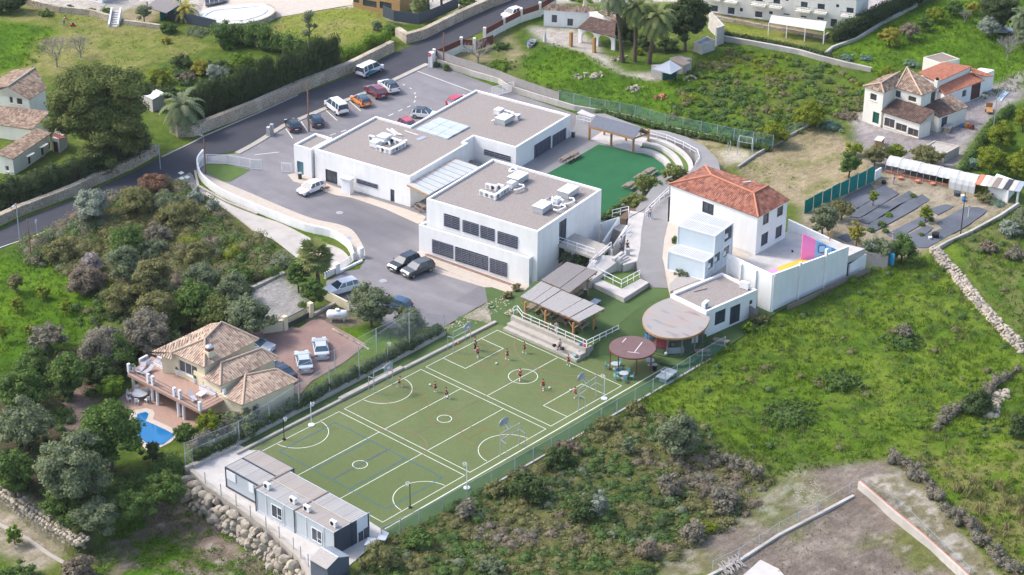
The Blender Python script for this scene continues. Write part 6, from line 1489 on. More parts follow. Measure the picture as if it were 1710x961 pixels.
for q_,lb in (((390,310),'picnic table under the left end of the front pergola'),((560,375),'picnic table second from the left under the front pergola'),((715,440),'picnic table third from the left under the front pergola, with a red bag'),((890,490),'picnic table under the right end of the front pergola'),((850,145),'picnic table in the shade between both pergolas')):picnic(lb,T(zt,*q_,TE),ua+.05)
zr5=Zm(1050,540,8.01)
for q_,lb,a in (((985,375),'bleached picnic table beside the green fence below the pavilion',-.75),((1230,235),'brown picnic table on the lawn right of the round pavilion',-1.25)):picnic(lb,T(zr5,*q_,.7)-Vector((0,0,.62)),a)
picnic('dark picnic table in the covered passage between the blocks',T(zc,1600,890,.02),1.3)
p=T(zr5,510,680,.76)-Vector((0,0,.7));t=thing('table_tennis_table','grey table tennis table by the green fence beside the pitch','table tennis table',p,math.radians(8))
MB().bx(-1.37,1.37,-.76,.76,.72,.76).build('top','galv',t);MB().bx(-.02,.02,-.85,.85,.76,.92).build('net','white_metal',t)
for x in (-.9,.9):MB().bx(x-.04,x+.04,-.5,.5,0,.72).build('leg','galv',t)
p=T(zt,1040,225,TE+.5)-Vector((0,0,.5));t=thing('low_table','pale blue-grey low table on the turf right of the rear pergola','table',p,ua);MB().bx(-.9,.9,-.5,.5,.5,.55).build('top','galv',t)
for x,y in ((-.8,-.4),(.8,-.4),(.8,.4),(-.8,.4)):MB().beam((x,y,0),(x,y,.5),.06).build('leg','galv',t)
def bin_(label,p,m_='portable_dark',h=.85):t=thing('litter_bin',label,'bin',p);MB().tube([(0,0,0),(0,0,h)],[.26,.3],12).build('body',m_,t);MB().tube([(0,0,h),(0,0,h+.06)],.32,12).build('rim','galv',t);return t
bin_('blue-grey bin at the rear pergola post',T(zt,950,150,TE));bin_('black bin behind the plum shade roof',T(zr5,345,630,.05),'black',.75);bin_('grey bin at the entrance door of the school annex',T(zc,212,538,.05),'metal_dark');bin_('white-topped bin on the plaza beside the seated person',T(z8,605,455,PZ),'galv');bin_('grey bin outside the far corner of the long school block',T(zb,1565,560,TZ),'metal_dark')
def bag(label,p,m_,s=.3):o=MB().ball((0,0,0),s,8,6,.8,.12).build('bag',m_,smooth=True);o.location=p+Vector((0,0,s*.7));return tag(o,label,'bag')
for q_,z_,m_,lb in (((1048,510),TE,'black','black rucksack at the right-hand pergola post'),((848,560),TE,'black','black bag behind the front pergola post'),((880,165),TE,'black','black bag on the shaded turf between the pergolas'),((942,700),TE,'red_plastic','red bag at the corner of the terrace handrail'),((897,688),TE,'cloth_blue','navy bag left of the red bag at the handrail corner'),((748,405),TE+.75,'red_plastic','red bag lying on a pergola picnic table'),
 ((612,700),.76,'black','flat black bag left of the seated adult'),((700,735),.76,'black','black rucksack in front of the seated adult'),((838,810),.4,'turq_plastic','turquoise bag low on the seating steps'),((880,775),.4,'cloth_blue','navy bag near the right end of the seating steps'),((945,795),.1,'cloth_blue','blue and white bag hanging on the corner of the seating steps')):bag(lb,T(zt,*q_,z_),m_,.26)
def armchair(label,p,rz,m_,w=.9):
 t=thing('armchair',label,'armchair',p,rz);MB().bx(-w/2,w/2,-.4,.4,.05,.42).build('seat',m_,t);MB().bx(-w/2,w/2,.28,.45,.4,.85).build('backrest',m_,t)
 for s_ in (-1,1):MB().bx(s_*w/2-.09,s_*w/2+.09,-.4,.4,.05,.62).build('armrest',m_,t)
 return t
armchair('bright red sofa at the open front of the mural pavilion',T(zr5,430,320,.6),-1.0,'red_plastic',1.7);armchair('bright blue armchair just inside the mural pavilion',T(zr5,300,205,.6),-.5,'blue_plastic',1.2);armchair('teal-grey sofa at the front edge of the mural pavilion',T(zr5,620,390,.6),2.4,'mat_teal' if 'mat_teal' in MATS else 'portable_wall',1.9)
for q_,lb in (((500,405),'white paper lantern low beside the teal sofa'),((590,290),'white paper lantern in the middle of the mural pavilion'),((487,235),'white paper lantern behind the red sofa')):o=MB().ball((0,0,0),.22,10,7).build('lantern','white_cloth',smooth=True);o.location=T(zr5,*q_,.8);tag(o,lb,'lantern')
t=thing('easel_board','white notice board on an easel in the mural pavilion','board',T(zr5,878,330,.55),-.6);MB().box((0,0,1.2),(.8,.04,1.0)).build('board','white_paint',t);MB().beam((0,.05,0),(0,.05,1.2),.05).build('stand','metal_dark',t)
t=thing('garden_hose','coiled green hose on the pale path at the corner of the yard','hose',T(zt,0,0));t.location=G(821,513.5);MB().tube([(.5*math.cos(a)*(1+.1*math.sin(a*3)),.35*math.sin(a),.06+.03*math.sin(a*2.3)) for a in [i*.4 for i in range(48)]],.05,5).build('coil','turf_green',t)
# ================================================================ roof plant
def acbox(name,label,p,d,rz,m_='ac_white',legs=True):
 t=thing(name,label,'roof unit',p,rz);MB().bx(-d[0]/2,d[0]/2,-d[1]/2,d[1]/2,.18,.18+d[2]).build('casing',m_,t);MB().bx(-d[0]/2-.05,d[0]/2+.05,-d[1]/2-.05,d[1]/2+.05,.18+d[2],.24+d[2]).build('lid','ac_white',t)
 mb=MB()
 for x in (-d[0]/2+.1,d[0]/2-.1):mb.bx(x-.06,x+.06,-d[1]/2,d[1]/2,0,.18)
 mb.build('foot','ac_grey',t,kind='stuff');return t
R1Z,R2Z=H1-.3,H2-.3
zA=Zm(790,280,8.55)
GRP='condensers in the rings of roof units'
ringsets=[
 (za,R1Z,[(1035,720,0),(1120,840,0),(1170,852,0),(1225,868,0),(1270,855,1),(1310,838,1),(1345,820,1),(1385,800,1),(1280,745,0),(1340,765,0),(1410,775,1)],'small white condenser in the cluster on the left school roof'),
 (zb,R1Z,[(940,355,0),(975,365,0),(1015,385,0),(1045,395,1)],'small white condenser in the cluster on the far school roof'),
 (zA,R2Z,[(140,405,0),(215,430,0),(290,455,0),(345,440,1),(400,400,1),(440,375,1),(225,310,0),(300,325,0),(390,320,0),(480,350,1)],'small white condenser in the left cluster on the two-storey roof'),
]
for z_,h_,L_,lb in ringsets:
 first=None
 for n_i,(x,y,o_) in enumerate(L_):
  p=T(z_,x,y,h_)
  rk=ORD[sorted(range(len(L_)),key=lambda q:L_[q][0]).index(n_i)]+' small white condenser from the left'+lb[21:];gg='condensers'+lb[21:]
  if first is None:first=acunit(rk,p,SA-math.pi/2 if not o_ else SA,1.05,group=gg)
  else:dup(first,p,SA-math.pi/2 if not o_ else SA,rk)
acbox('duct_box','large white duct box at the back of the left school roof cluster',T(za,1170,735,R1Z),(1.5,1.5,.8),SA);acbox('duct_box','lower white duct box at the left of the left school roof cluster',T(za,1075,790,R1Z),(1.3,1.1,.7),SA)
acbox('air_handler','grey louvred air handler on the far school roof',T(zb,915,425,R1Z),(2.3,1.7,.75),SA,'ac_grey');acbox('duct_box','white box behind the air handler on the far school roof',T(zb,865,350,R1Z),(1.2,1.0,.7),SA)
acbox('air_handler','long pale air handler beyond the left cluster on the two-storey roof',T(zA,640,205,R2Z),(2.6,1.7,.8),SA,'ac_grey');acbox('air_handler','pale air handler in the far right corner of the two-storey roof',T(zA,1355,400,R2Z),(2.6,1.7,.8),SA,'ac_grey');acbox('air_handler','pale air handler with two round ports at the front of the two-storey roof',T(zA,985,620,R2Z),(2.3,1.6,.75),SA,'ac_grey')
acbox('duct_box','white duct box between the two right air handlers',T(zA,1195,540,R2Z),(.8,.7,.9),SA);acbox('duct_box','white duct box joined to the left cluster on the two-storey roof',T(zA,545,300,R2Z),(1.0,.8,.75),SA)
for P_,z_,h_,lb in (([(1020,510),(1030,470),(1130,420),(1130,540),(1240,560),(1290,470),(1200,425)],zA,R2Z,'looping white duct pipes in the right cluster of the two-storey roof'),([(1150,600),(1215,620),(1320,570),(1310,545),(1250,530)],zA,R2Z,'white duct loop at the front of the right roof cluster'),([(1300,520),(1370,520),(1450,480),(1430,440),(1370,440)],zA,R2Z,'white duct loop joining the corner air handler'),([(580,320),(640,320),(730,280),(715,250),(650,245)],zA,R2Z,'white duct loop joining the left cluster air handler'),([(1240,770),(1225,730),(1130,730)],za,R1Z,'short white duct on the left school roof cluster'),([(800,410),(830,400),(880,380)],zb,R1Z,'short white duct on the far school roof')):
 pts=[T(z_,x,y,h_+.45) for x,y in P_];o_=pts[0].copy();ob=MB().tube([p-o_ for p in pts],.15,8).build('duct_pipe','ac_white',smooth=True);ob.location=o_;tag(ob,lb,'duct')
t=thing('roof_vent','small white cowled vent at the back of the two-storey roof','vent',T(zA,570,50,R2Z),SA);MB().tube([(.6*math.cos(a),.42*math.sin(a),.15) for a in [i*math.tau/14 for i in range(15)]],.16,6).build('ring','white_metal',t)
for k_,q_ in enumerate((((1205,585),(1310,655)),((1255,580),(1340,650)),((1235,600),(1375,655)))):
 tag(MB().beam(T(za,*q_[0],R1Z+.06+.08*k_),T(za,*q_[1],R1Z+.06+.08*k_),.22,.08).build('white_board','white_metal'),('lowest','middle','uppermost')[k_]+' white board of the loose crossed pile on the school roof','board','loose white boards on the school roof')
tag(MB().beam(T(za,1180,625,R1Z+.05),T(za,1300,665,R1Z+.05),.06).build('white_strip','white_metal'),'thin white strip below the crossed boards on the school roof','strip');tag(MB().beam(T(za,1410,605,R1Z+.05),T(za,1560,655,R1Z+.05),.08).build('white_strip','white_metal'),'long thin white strip between the boards and the skylight','strip')
o=slabquad('roof_panel','flat blue-grey sheet lying on the school roof below the skylight','sheet',[T(za,*q_,R1Z+.06) for q_ in ((1530,700),(1620,665),(1665,680),(1575,718))],.04,'galv')
# ================================================================ walls and fences
mat('side_dark',(.17,.16,.165),(.13,.125,.13),2,.9)
fwd0=(math.sin(YAW),math.cos(YAW))
RB=MB().box((0,0,0),(1.2,.6,.5)).build('stone','tiles_orange').data
bpy.data.objects.remove(bpy.data.objects['stone'])
stm=M('stone');nt=stm.node_tree;b_=nt.nodes['Principled BSDF']
vo=nt.nodes.new('ShaderNodeTexVoronoi');vo.feature='DISTANCE_TO_EDGE';vo.inputs['Scale'].default_value=2.6;g_=nt.nodes.new('ShaderNodeNewGeometry');nt.links.new(g_.outputs['Position'],vo.inputs['Vector'])
r_=nt.nodes.new('ShaderNodeMapRange');r_.inputs['From Max'].default_value=.09;r_.inputs['To Min'].default_value=.35;nt.links.new(vo.outputs['Distance'],r_.inputs['Value'])
src=b_.inputs['Base Color'].links[0].from_socket;v_=nt.nodes.new('ShaderNodeVectorMath');v_.operation='SCALE';nt.links.new(src,v_.inputs[0]);nt.links.new(r_.outputs[0],v_.inputs['Scale']);nt.links.new(v_.outputs[0],b_.inputs['Base Color'])
def wall_(name,label,px,t,z1,m_,z0=-.3,cat='wall',sm=False):
 P=[G(*p) for p in (bez(px,3) if sm else px)];return tag(MB().wall(P,t,z0,z1).build(name,m_),label,cat)
def offs(px,dx,dy):return [(x+dx,y+dy) for x,y in px]
wall_('stone_wall','rubble retaining wall below the dark hedge at the left of the road',[(-20,384),(33,360),(76,344),(122,326),(163,306),(217,282),(262,258)],.9,1.5,'stone')
wall_('stone_wall','rubble retaining wall below the tall cypress hedge along the road',[(288,222),(300,229),(322,227),(341,220),(430,185),(497,155),(585,121),(655,86)],.9,1.8,'stone')
wall_('stone_wall','rubble wall with dark screening beyond the side drive at the top of the road',[(664,62),(680,72),(708,64),(770,33),(855,-4)],.9,1.7,'stone')
wall_('stone_wall','low rubble wall edging the mown field below the white villa',[(40,8),(75,16),(100,22),(150,27),(182,36)],.5,1.2,'stone')
wall_('stone_wall','low rubble wall right of the garden steps below the villa',[(208,42),(240,46),(268,50)],.5,.9,'stone')
o=wall_('screen_fence','dark screening fence around the brown arcade house garden',[(640,36),(658,44),(700,50),(735,36),(765,22)],.08,1.9,'portable_dark',0,'fence');o.location.z=.9
o=wall_('screen_fence','dark blue-black screening fence below the drained pool',[(281,34),(320,42),(362,52)],.08,1.9,'portable_dark',-.3,'fence')
wall_('teal_fence','dark teal screen between the straw awning and the banana palm',[(268,36),(300,12)],.08,1.6,'teal_cloth',0,'fence')
wall_('field_wall','crumbling pale field wall between the weedy field and the apartment lawn',[(1205,68),(1250,76),(1300,85),(1335,92),(1370,102),(1410,112),(1455,122)],.5,.9,'render_old')
wall_('field_wall','pale wall below the clipped hedge beside the apartment block',[(1376,96),(1390,84),(1430,70),(1470,45),(1530,12)],.4,.7,'render_old')
wall_('plot_wall','low old wall between the dry plot and the orchard trees',[(1232,283),(1262,262),(1300,240),(1360,208)],.3,.5,'wood_old')
WL=[(340,262),(331,274),(331,287),(337,302),(357,320),(382,334),(440,359),(510,386),(552,396),(574,408),(585,420),(590,436)]
wall_('drive_wall','long curving white wall between the concrete track and the school drive',WL,.25,1.15,'render_white',-.1,sm=True)
A_=[G(*p) for p in bez([(341,292),(377,306),(420,324),(471,346),(523,366),(564,375),(587,384),(600,400),(609,418),(610,433)],3)];B_=[G(*p) for p in bez([(341,300),(357,318),(382,331),(440,356),(510,383),(552,393),(574,405),(586,418),(592,436)],3)]
surfw('drive_verge',[(v.x,v.y) for v in A_+B_[::-1]],.06,'beige_slab')
surf('grass_corner',[(342,275),(370,272),(418,284),(385,303),(372,303),(345,288)],.05,'turf_bright')
wd=Zm(320,230,4.003)
def pickets(label,px,h=1.7):return railing([G(*p) for p in px],h,2.2,name='picket_fence',label=label,cat='fence',rails=(.97,.08),r=.03,picket=.16)
pickets('white picket fence at the corner of the road and the school drive',[wd(45,215),wd(75,190),wd(100,175),wd(240,180),wd(395,205)],1.5)
pickets('white sliding gate beside the corner picket fence',[wd(395,212),wd(468,218)],1.6)
pickets('short white gate leaf against the school annex',[wd(603,232),wd(668,238)],1.5)
pickets('white gate between the school roof corner and the boundary wall',[zb(800,185),zb(1005,132)],1.7)
pickets('small white gate at the end of the concrete track',[wd(985,900),wd(1095,815)],1.1)
for (x,y),lb in (((1130,800),'white gate pillar at the tip of the curving drive wall'),((970,905),'white gate pillar beside the palm shrubbery')):
 p=G(*wd(x,y));tag(MB().bx(p.x-.35,p.x+.35,p.y-.3,p.y+.3,-.1,1.4).build('gate_pillar','render_white'),lb,'pillar')
wall_('gate_wall','low white wall running from the track gate down to the white parked car',[wd(890,945),wd(965,905)],.25,.9,'render_white')
wall_('gate_wall','low white kerb wall under the small track gate',[wd(985,905),wd(1140,830)],.3,.3,'render_white')
z2p=Zm(700,0,6.408)
p=G(*z2p(130,715));tag(MB().box((p.x,p.y,1.2),(.9,.7,2.5),.4).build('gate_pier','render_white'),'white gate pier at the road entrance of the car park','pillar')
t=thing('no_entry_sign','round red no-entry sign with white bar on the gate pier','sign',p+Vector((-.7,-.2,0)));MB().beam((0,0,0),(0,0,2.1),.06).build('pole','metal',t)
dirc=Vector((CAM[0],CAM[1],0))-Vector(p);dirc.z=0;dirc.normalize();MB().tube([Vector((0,0,2.3))+dirc*.02,Vector((0,0,2.3))+dirc*.06],.34,16).build('disc','red_plastic',t);sd_=Vector((-dirc.y,dirc.x,0));MB().beam(Vector((0,0,2.3))+dirc*.075-sd_*.22,Vector((0,0,2.3))+dirc*.075+sd_*.22,.02,.1).build('bar','white_paint',t)
t=thing('panelled_wall','cream block wall with pillars and rust-red infill panels along the road','wall',G(*z2p(150,700)));o=Vector(t.location)
cols_=[(160,690),(450,560),(590,570),(700,455),(905,340),(1090,245),(1290,180),(1450,80)]
cp_=[G(*z2p(*c)) for c in cols_]
for i,p in enumerate(cp_):q=p-o;MB().box((q.x,q.y,1.3),(.45,.45,2.6),.5).build('pillar','render_ivory',t)
for i in (0,1,3,4,5,6):
 a,b=cp_[i]-o,cp_[i+1]-o;MB().wall([(a.x,a.y),(b.x,b.y)],.2,-.1,1.25).build('block_wall','render_ivory',t);MB().wall([(a.x,a.y),(b.x,b.y)],.06,1.27,2.25).build('infill_panel','rust',t)
a,b=cp_[2]-o,G(*z2p(790,500))-o;MB().wall([(a.x,a.y),(b.x,b.y)],.06,.4,2.0).build('infill_panel','rust',t)
wall_('boundary_wall','long cream wall along the back of the car park and playground',[z2p(185,690),z2p(330,740),z2p(560,815),z2p(850,900),(850,152),(900,168),(960,186),(1020,196),(1060,204),(1085,212),(1120,222),(1160,230),(1215,240)],.25,.95,'render_old')
t=thing('board_fence','weathered grey board fence above the cream wall by the car park','fence',G(*z2p(175,680)));o=Vector(t.location);pts=[G(*z2p(175,680)),G(*z2p(330,735)),G(*z2p(850,905)),G(860,153),G(932,178)]
for q in pts:q.z=0
bd=None;ln=[0]
for a,b in zip(pts,pts[1:]):ln.append(ln[-1]+(b-a).length)
s_=0
while s_ < ln[-1]:
 i=max(k for k in range(len(pts)-1) if ln[k] <= s_);a,b=pts[i],pts[i+1];d=(b-a).normalized();q=a+d*(s_-ln[i])-o+Vector((-d.y,d.x,0))*.18
 if bd is None:bd=MB().bx(-.12,.12,-.015,.015,0,1.5).build('board','wood_old',t);c_=bd
 else:c_=bd.copy();COL.objects.link(c_);c_.parent=t
 c_.location=(q.x,q.y,.75+rnd.uniform(-.03,.03));c_.rotation_euler=(0,rnd.uniform(-.01,.01),math.atan2(d.y,d.x));s_ += .27
def netfence(label,px,h,m_,z0=0.0,post=3.0,postm='galv',name='wire_fence',pr=.04,zt_=None):
 P=[G(*p[:2]) for p in px];t=thing(name,label,'fence',P[0]);o=P[0];mb=MB();pm=None;acc=0;Hs=[h]*len(P) if not isinstance(h,(list,tuple)) else h
 for i,(a,b) in enumerate(zip(P,P[1:])):
  L_=(b-a).length;h0,h1=Hs[i],Hs[i+1];A,B=a-o+Vector((0,0,z0)),b-o+Vector((0,0,z0))
  mb.add([A,B,B+Vector((0,0,h1)),A+Vector((0,0,h0))],[(0,1,2,3)],[[(acc,0),(acc+L_,0),(acc+L_,h1),(acc,h0)]]);acc += L_
  n=max(1,round(L_/post))
  for k in range(n+(1 if i == len(P)-2 else 0)):
   q=a.lerp(b,k/n)-o;hh=h0+(h1-h0)*k/n;MB().beam((q.x,q.y,0),(q.x,q.y,z0+hh+.05),pr*2).build('post',postm,t)
 mb.build('mesh',m_,t);tp=MB()
 for i,(a,b) in enumerate(zip(P,P[1:])):tp.beam(a-o+Vector((0,0,z0+Hs[i])),b-o+Vector((0,0,z0+Hs[i+1])),.025)
 tp.build('top_wire',postm,t);return t
netfence('green wire fence above the cream wall beside the weedy field',[(932,176),(985,189),(1060,202),(1110,217),(1170,229),(1225,241),(1290,252)],1.7,'chain_green',.8,2.4)
netfence('low green mesh fence along the scrub side of the pitch',[(637,906),(700,876),(780,832),(860,789),(950,738),(1030,690),(1090,656),(1130,632),(1172,606),(1210,585)],1.75,'chain_green',.1,3.0)
netfence('tall ball-stop net between the pitch kerb and the villa lawn',[(310,778),(400,741),(500,688),(600,634),(684,590),(742,560)],[2.6,2.6,3.4,4.2,5.2,2.5],'ball_net',.3,6.0)
netfence('second tall net edging the villa lawn behind the first',[(500,650),(560,625),(629,594),(700,556)],[3.0,3.2,3.6,3.4],'ball_net',.1,6.0)
netfence('green wire fence at the corner of the dry plot',[(1225,243),(1262,250),(1290,242),(1345,216)],1.5,'chain_green',.1,3.0)
netfence('thin wire fence on the low wall of the brown fallow plot',[(1190,957),(1235,935),(1300,893),(1365,858),(1418,828)],1.2,'shade_net_light',.3,4.0)
netfence('thin wire fence along the twiggy hedge of the fallow plot',[(1438,815),(1500,850),(1555,905),(1620,965)],1.1,'shade_net_light',.1,5.0)
netfence('fence beside the boulder wall corner at the portable slab',[(310,781),(322,774),(395,741)],1.5,'chain_link',.3,2.5)
pz5=Zm(1040,440,5.338)
t=thing('reed_fence','weathered reed screen fence right of the flat-roofed room','fence',G(*z5(1110,490)));o=Vector(t.location)
rp_=[G(*z5(1112,488)),G(*z5(1185,530)),G(*z5(1290,480))]
MB().wall([(p-o).to_2d() for p in rp_[:2]]+[(rp_[1].lerp(rp_[2],.15)-o).to_2d()],.06,0,1.9).build('panel','reed',t)
wall_('low_reed_fence','low dark reed fence at the foot of the tall white court wall',[zc2(580,905),zc2(750,830),zc2(900,755),zc2(1080,660),zc2(1280,590)],.08,.75,'wood_grey',0,'fence')
t=thing('cream_board_fence','brownish board fence and blue sheet at the far corner of the court wall','fence',G(*zc2(1225,520)));o=Vector(t.location)
pa,pb=G(*zc2(1232,520)),G(*zc2(1430,560));n=14
for k in range(n):q=pa.lerp(pb,k/n)-o;MB().box((q.x,q.y,1.0),((pb-pa).length/n*.92,.04,2.0),math.atan2((pb-pa).y,(pb-pa).x)).build('board','wood_old',t)
q0,q1=G(*zc2(1260,470))-o,G(*zc2(1475,560))-o;MB().wall([(q0.x,q0.y),(q1.x,q1.y)],.04,.6,2.3).build('blue_sheet','azure_wall',t)
zg7=Zm(1340,280,5.655)
t=thing('teal_screen','bright teal cloth screen fence along the vegetable plot','fence',G(*zg7(10,440)));o=Vector(t.location);pa,pb=G(*zg7(12,440)),G(*zg7(678,130));n=8
for k in range(n):
 q0,q1=pa.lerp(pb,k/n+.004)-o,pa.lerp(pb,(k+1)/n-.004)-o;h=2.0+.1*(k % 2)+k*.05;MB().wall([(q0.x,q0.y),(q1.x,q1.y)],.03,.05,[h,h+.08]).build('cloth_panel','teal_cloth',t);MB().beam((q0.x,q0.y,0),(q0.x,q0.y,2.3),.06).build('post','metal',t)
wall_('plot_wall','white plot wall between the teal screen and the greenhouse',[zg7(680,128),zg7(735,95)],.2,1.6,'render_white')
wall_('plot_wall','long low pale wall at the lower edge of the vegetable plot',[(1556,424),(1580,410),(1620,392),(1670,365),(1700,345)],.35,.6,'render_old')
def stonewall(name,label,px,width,layers_,size,step,m_='boulder',base=0.0,spread=1.0):
 P=[G(*p,base) for p in bez(px,3)];t=thing(name,label,'stone wall',P[0]);o=P[0];c=[0]
 for a,b in zip(P,P[1:]):c.append(c[-1]+(b-a).length)
 n_st=0
 for L_ in range(layers_):
  for off in ([-.5,0,.5] if width > .8 else [-.3,.3]):
   s_=rnd.uniform(0,step)
   while s_ < c[-1]:
    i=max(k for k in range(len(P)-1) if c[k] <= s_);d=(P[i+1]-P[i]).normalized();q=P[i]+d*(s_-c[i])+Vector((-d.y,d.x,0))*off*width*(1-.25*L_)
    ob=bpy.data.objects.new('stone',RK[rnd.randrange(8)]);COL.objects.link(ob);ob.parent=t;k=size*rnd.uniform(.7,1.25);ob.scale=(k,k,k*.8)
    ob.location=q-o+Vector((0,0,.12+L_*size*.62));ob.rotation_euler=(rnd.uniform(-.5,.5),rnd.uniform(-.5,.5),rnd.uniform(0,6.28));s_ += step*rnd.uniform(.8,1.3);n_st += 1
 return t
stonewall('dry_stone_wall','pale dry-stone wall winding down the green slope at the right edge',[(1560,418),(1578,440),(1600,465),(1625,497),(1645,520),(1665,542),(1690,568),(1712,590)],1.3,2,.55,.62)
for bz_,dy_,lb_s in ((-.5,0,'top course'),(-1.3,5,'middle course'),(-2.2,11,'foot')):stonewall('rubble_bank','pinkish rubble bank at the bottom left, '+lb_s+' above the sandy plot',[(-5,812+dy_),(40,842+dy_),(90,874+dy_),(140,906+dy_)],1.2,1,.55,.5,base=bz_)
stonewall('rock_outcrop','scatter of white rocks under the twiggy mound near the right edge',[(1655,700),(1662,675),(1678,655)],1.0,1,.8,.8)
stonewall('rock_outcrop','white stones along the edge of the green field near the twiggy hedge',[(1210,762),(1225,775),(1250,785)],.8,1,.5,.7)
for px_,lb,sc_,n_ in (((970,128),'small heap of pale stones in the green field on the left',.4,16),((998,128),'larger heap of pale and brown stones in the green field',.45,26),((1060,150),'scattered slabs and stones before the tin shed',.45,20),((1105,165),'heap of reddish broken bricks in the green field',.35,24),((1035,100),'pile of split logs and stones below the first palm',.45,18),((1155,133),'heap of dead branches and debris beside the whitewashed store',.4,14)):
 P=G(*px_);t=thing('rubble_heap',lb,'heap',P)
 for k in range(n_):
  ob=bpy.data.objects.new('stone',RK[k % 8] if 'brick' not in lb else RB);COL.objects.link(ob);ob.parent=t;a=rnd.uniform(0,6.28);r_=rnd.uniform(0,1)**.5;ob.location=(math.cos(a)*r_*1.7,math.sin(a)*r_*1.0,.15+.4*(1-r_));s1_=sc_*rnd.uniform(.6,1.2);ob.scale=(s1_,s1_,s1_*.7);ob.rotation_euler=(rnd.random(),rnd.random(),rnd.random()*6)
t=thing('plot_wall','straight pale rendered wall with a thin orange brick edge across the fallow plot','wall',G(1434,818));o=Vector(t.location);P=[G(1434,818)-o,G(1480,858)-o,G(1540,908)-o,G(1600,962)-o,G(1640,1000)-o]
MB().wall([p.to_2d() for p in P],.35,-.2,1.1).build('wall','render_old',t);MB().wall([(p.x+.16,p.y+.1) for p in P],.08,.9,1.16).build('brick_edge','tiles_orange',t)
wall_('plot_kerb','crumbling low stone kerb wall along the upper edge of the fallow plot',[(1180,968),(1235,940),(1300,898),(1365,864),(1425,832)],.35,.4,'render_old')
surf('concrete_pad',[(1225,975),(1270,935),(1300,950),(1330,985),(1250,1000)],.1,'pale_concrete')
t=thing('dead_wood_pile','pile of grey dead sticks beside the concrete pad at the bottom edge','wood pile',G(1222,948))
for k in range(40):a=rnd.uniform(-.5,.5)+1.1;c=Vector((rnd.uniform(-1.6,1.6),rnd.uniform(-.5,.5),rnd.uniform(.1,.6)));d=Vector((math.cos(a),math.sin(a),rnd.uniform(-.2,.2)))*rnd.uniform(.4,1);MB().beam(c-d,c+d,.07).build('stick','wood_old',t)
wall_('stone_path_edge','concrete path edge below the rubble bank at the bottom left',[(-20,832),(40,862),(80,890),(125,915)],.5,-2.8,'concrete',-3.2)
LZ=-3.0+.08
structure(MB().sheet([(v.x,v.y) for v in [G(*p,LZ) for p in ((-30,890),(10,900),(75,940),(40,975),(-30,980))]],LZ).build('forecourt','concrete'))
zf5=Zm(0,716,3.923)
t=thing('slab_grid','grid of dark grey slabs in the paved forecourt at the bottom left','paving',G(*zf5(0,860),LZ));o=Vector(t.location)
ua_,ub_=G(*zf5(40,790),LZ)-G(*zf5(0,765),LZ),G(*zf5(40,790),LZ)-G(*zf5(0,820),LZ)
for bx0,by0 in ((-40,735),(82,768),(185,832),(-75,800),(-60,820),(-5,845),(95,870),(150,880)):
 for i in range(3):
  for j in range(1):
   c0=(bx0+i*33,by0+i*20);q_=[G(*zf5(c0[0]+x,c0[1]+y),LZ)-o for x,y in ((0,0),(28,17),(-8,40),(-36,23))];MB().prism([q.to_2d() for q in q_],0,.03).build('slab','side_dark',t)
def pole(label,p,h,m_='pole_wood',r=.14,name='utility_pole',lamp=False,lean=(0,0),box=False,cross=False):
 t=thing(name,label,'lamp post' if lamp else 'utility pole',p);MB().tube([(0,0,0),(lean[0],lean[1],h)],[r,r*.7],8).build('pole',m_,t)
 if lamp:MB().beam((lean[0],lean[1],h),(lean[0]-.9,lean[1]-.6,h+.12),.08).build('arm',m_,t);MB().box((lean[0]-1.0,lean[1]-.7,h+.1),(.6,.25,.12),.6).build('lamp_head','galv',t)
 if cross:MB().beam((lean[0]-.5,lean[1],h-.3),(lean[0]+.5,lean[1],h-.3),.1).build('crossarm',m_,t)
 if box:MB().box((.2,-.1,1.6),(.35,.25,.5)).build('junction_box','metal',t)
 return t
def polepx(label,base,top,**k):p=G(*base);return pole(label,p,topz(p,top),**k)
polepx('wooden utility pole behind the corner picket fence',(343.6,290),(340,232));polepx('wooden utility pole between the two dark hatchbacks',(516,220),(514,141),box=True);polepx('wooden utility pole behind the no-entry sign',(741,110),(742.5,55))
polepx('grey-blue lamp post on the left verge of the road',(34,408),(25,340),m_='galv',r=.09,name='lamp_post',lamp=True);polepx('leaning wooden pole among the scrub left of the road',(53,440),(43,367),r=.11);polepx('grey lamp post at the road junction',(268,283),(264,242),m_='galv',r=.08,name='lamp_post');polepx('grey lamp post beside the farmhouse drive',(1658,222),(1667,160),m_='galv',r=.09,name='lamp_post');polepx('leaning dark pole at the lower edge of the vegetable plot',(1604,392),(1626,322),m_='metal_dark',r=.09)
t=thing('road_sign','small white-backed road sign on the verge at the left','road sign',G(62,390));MB().beam((0,0,0),(0,0,1.8),.06).build('pole','galv',t);MB().box((0,0,1.75),(.5,.04,.5),.6).build('plate','white_metal',t)
t=thing('road_cabinet','pale concrete service cabinets at the end of the car park kerb','cabinet',G(451,226));MB().box((-.3,0,.7),(.7,.5,1.4),.6).build('cabinet','render_old',t);MB().box((.45,.1,.8),(.6,.5,1.6),.6).build('cabinet','galv',t)
mats_=[((370,305),(640,165),(685,195),(435,345)),((450,350),(765,166),(822,192),(590,345),(510,380)),((440,475),(560,370),(830,203),(912,242),(700,375),(540,470)),((530,510),(680,410),(1012,230),(1068,262),(760,460),(610,530)),((600,565),(900,365),(1130,262),(1205,302),(1000,425),(700,590),(640,600)),((330,670),(420,630),(470,680),(450,715)),((790,640),(1110,480),(1190,440),(1240,470),(1010,600),(900,680)),((870,710),(1080,600),(1180,560),(1240,560),(1150,640),(960,740))]
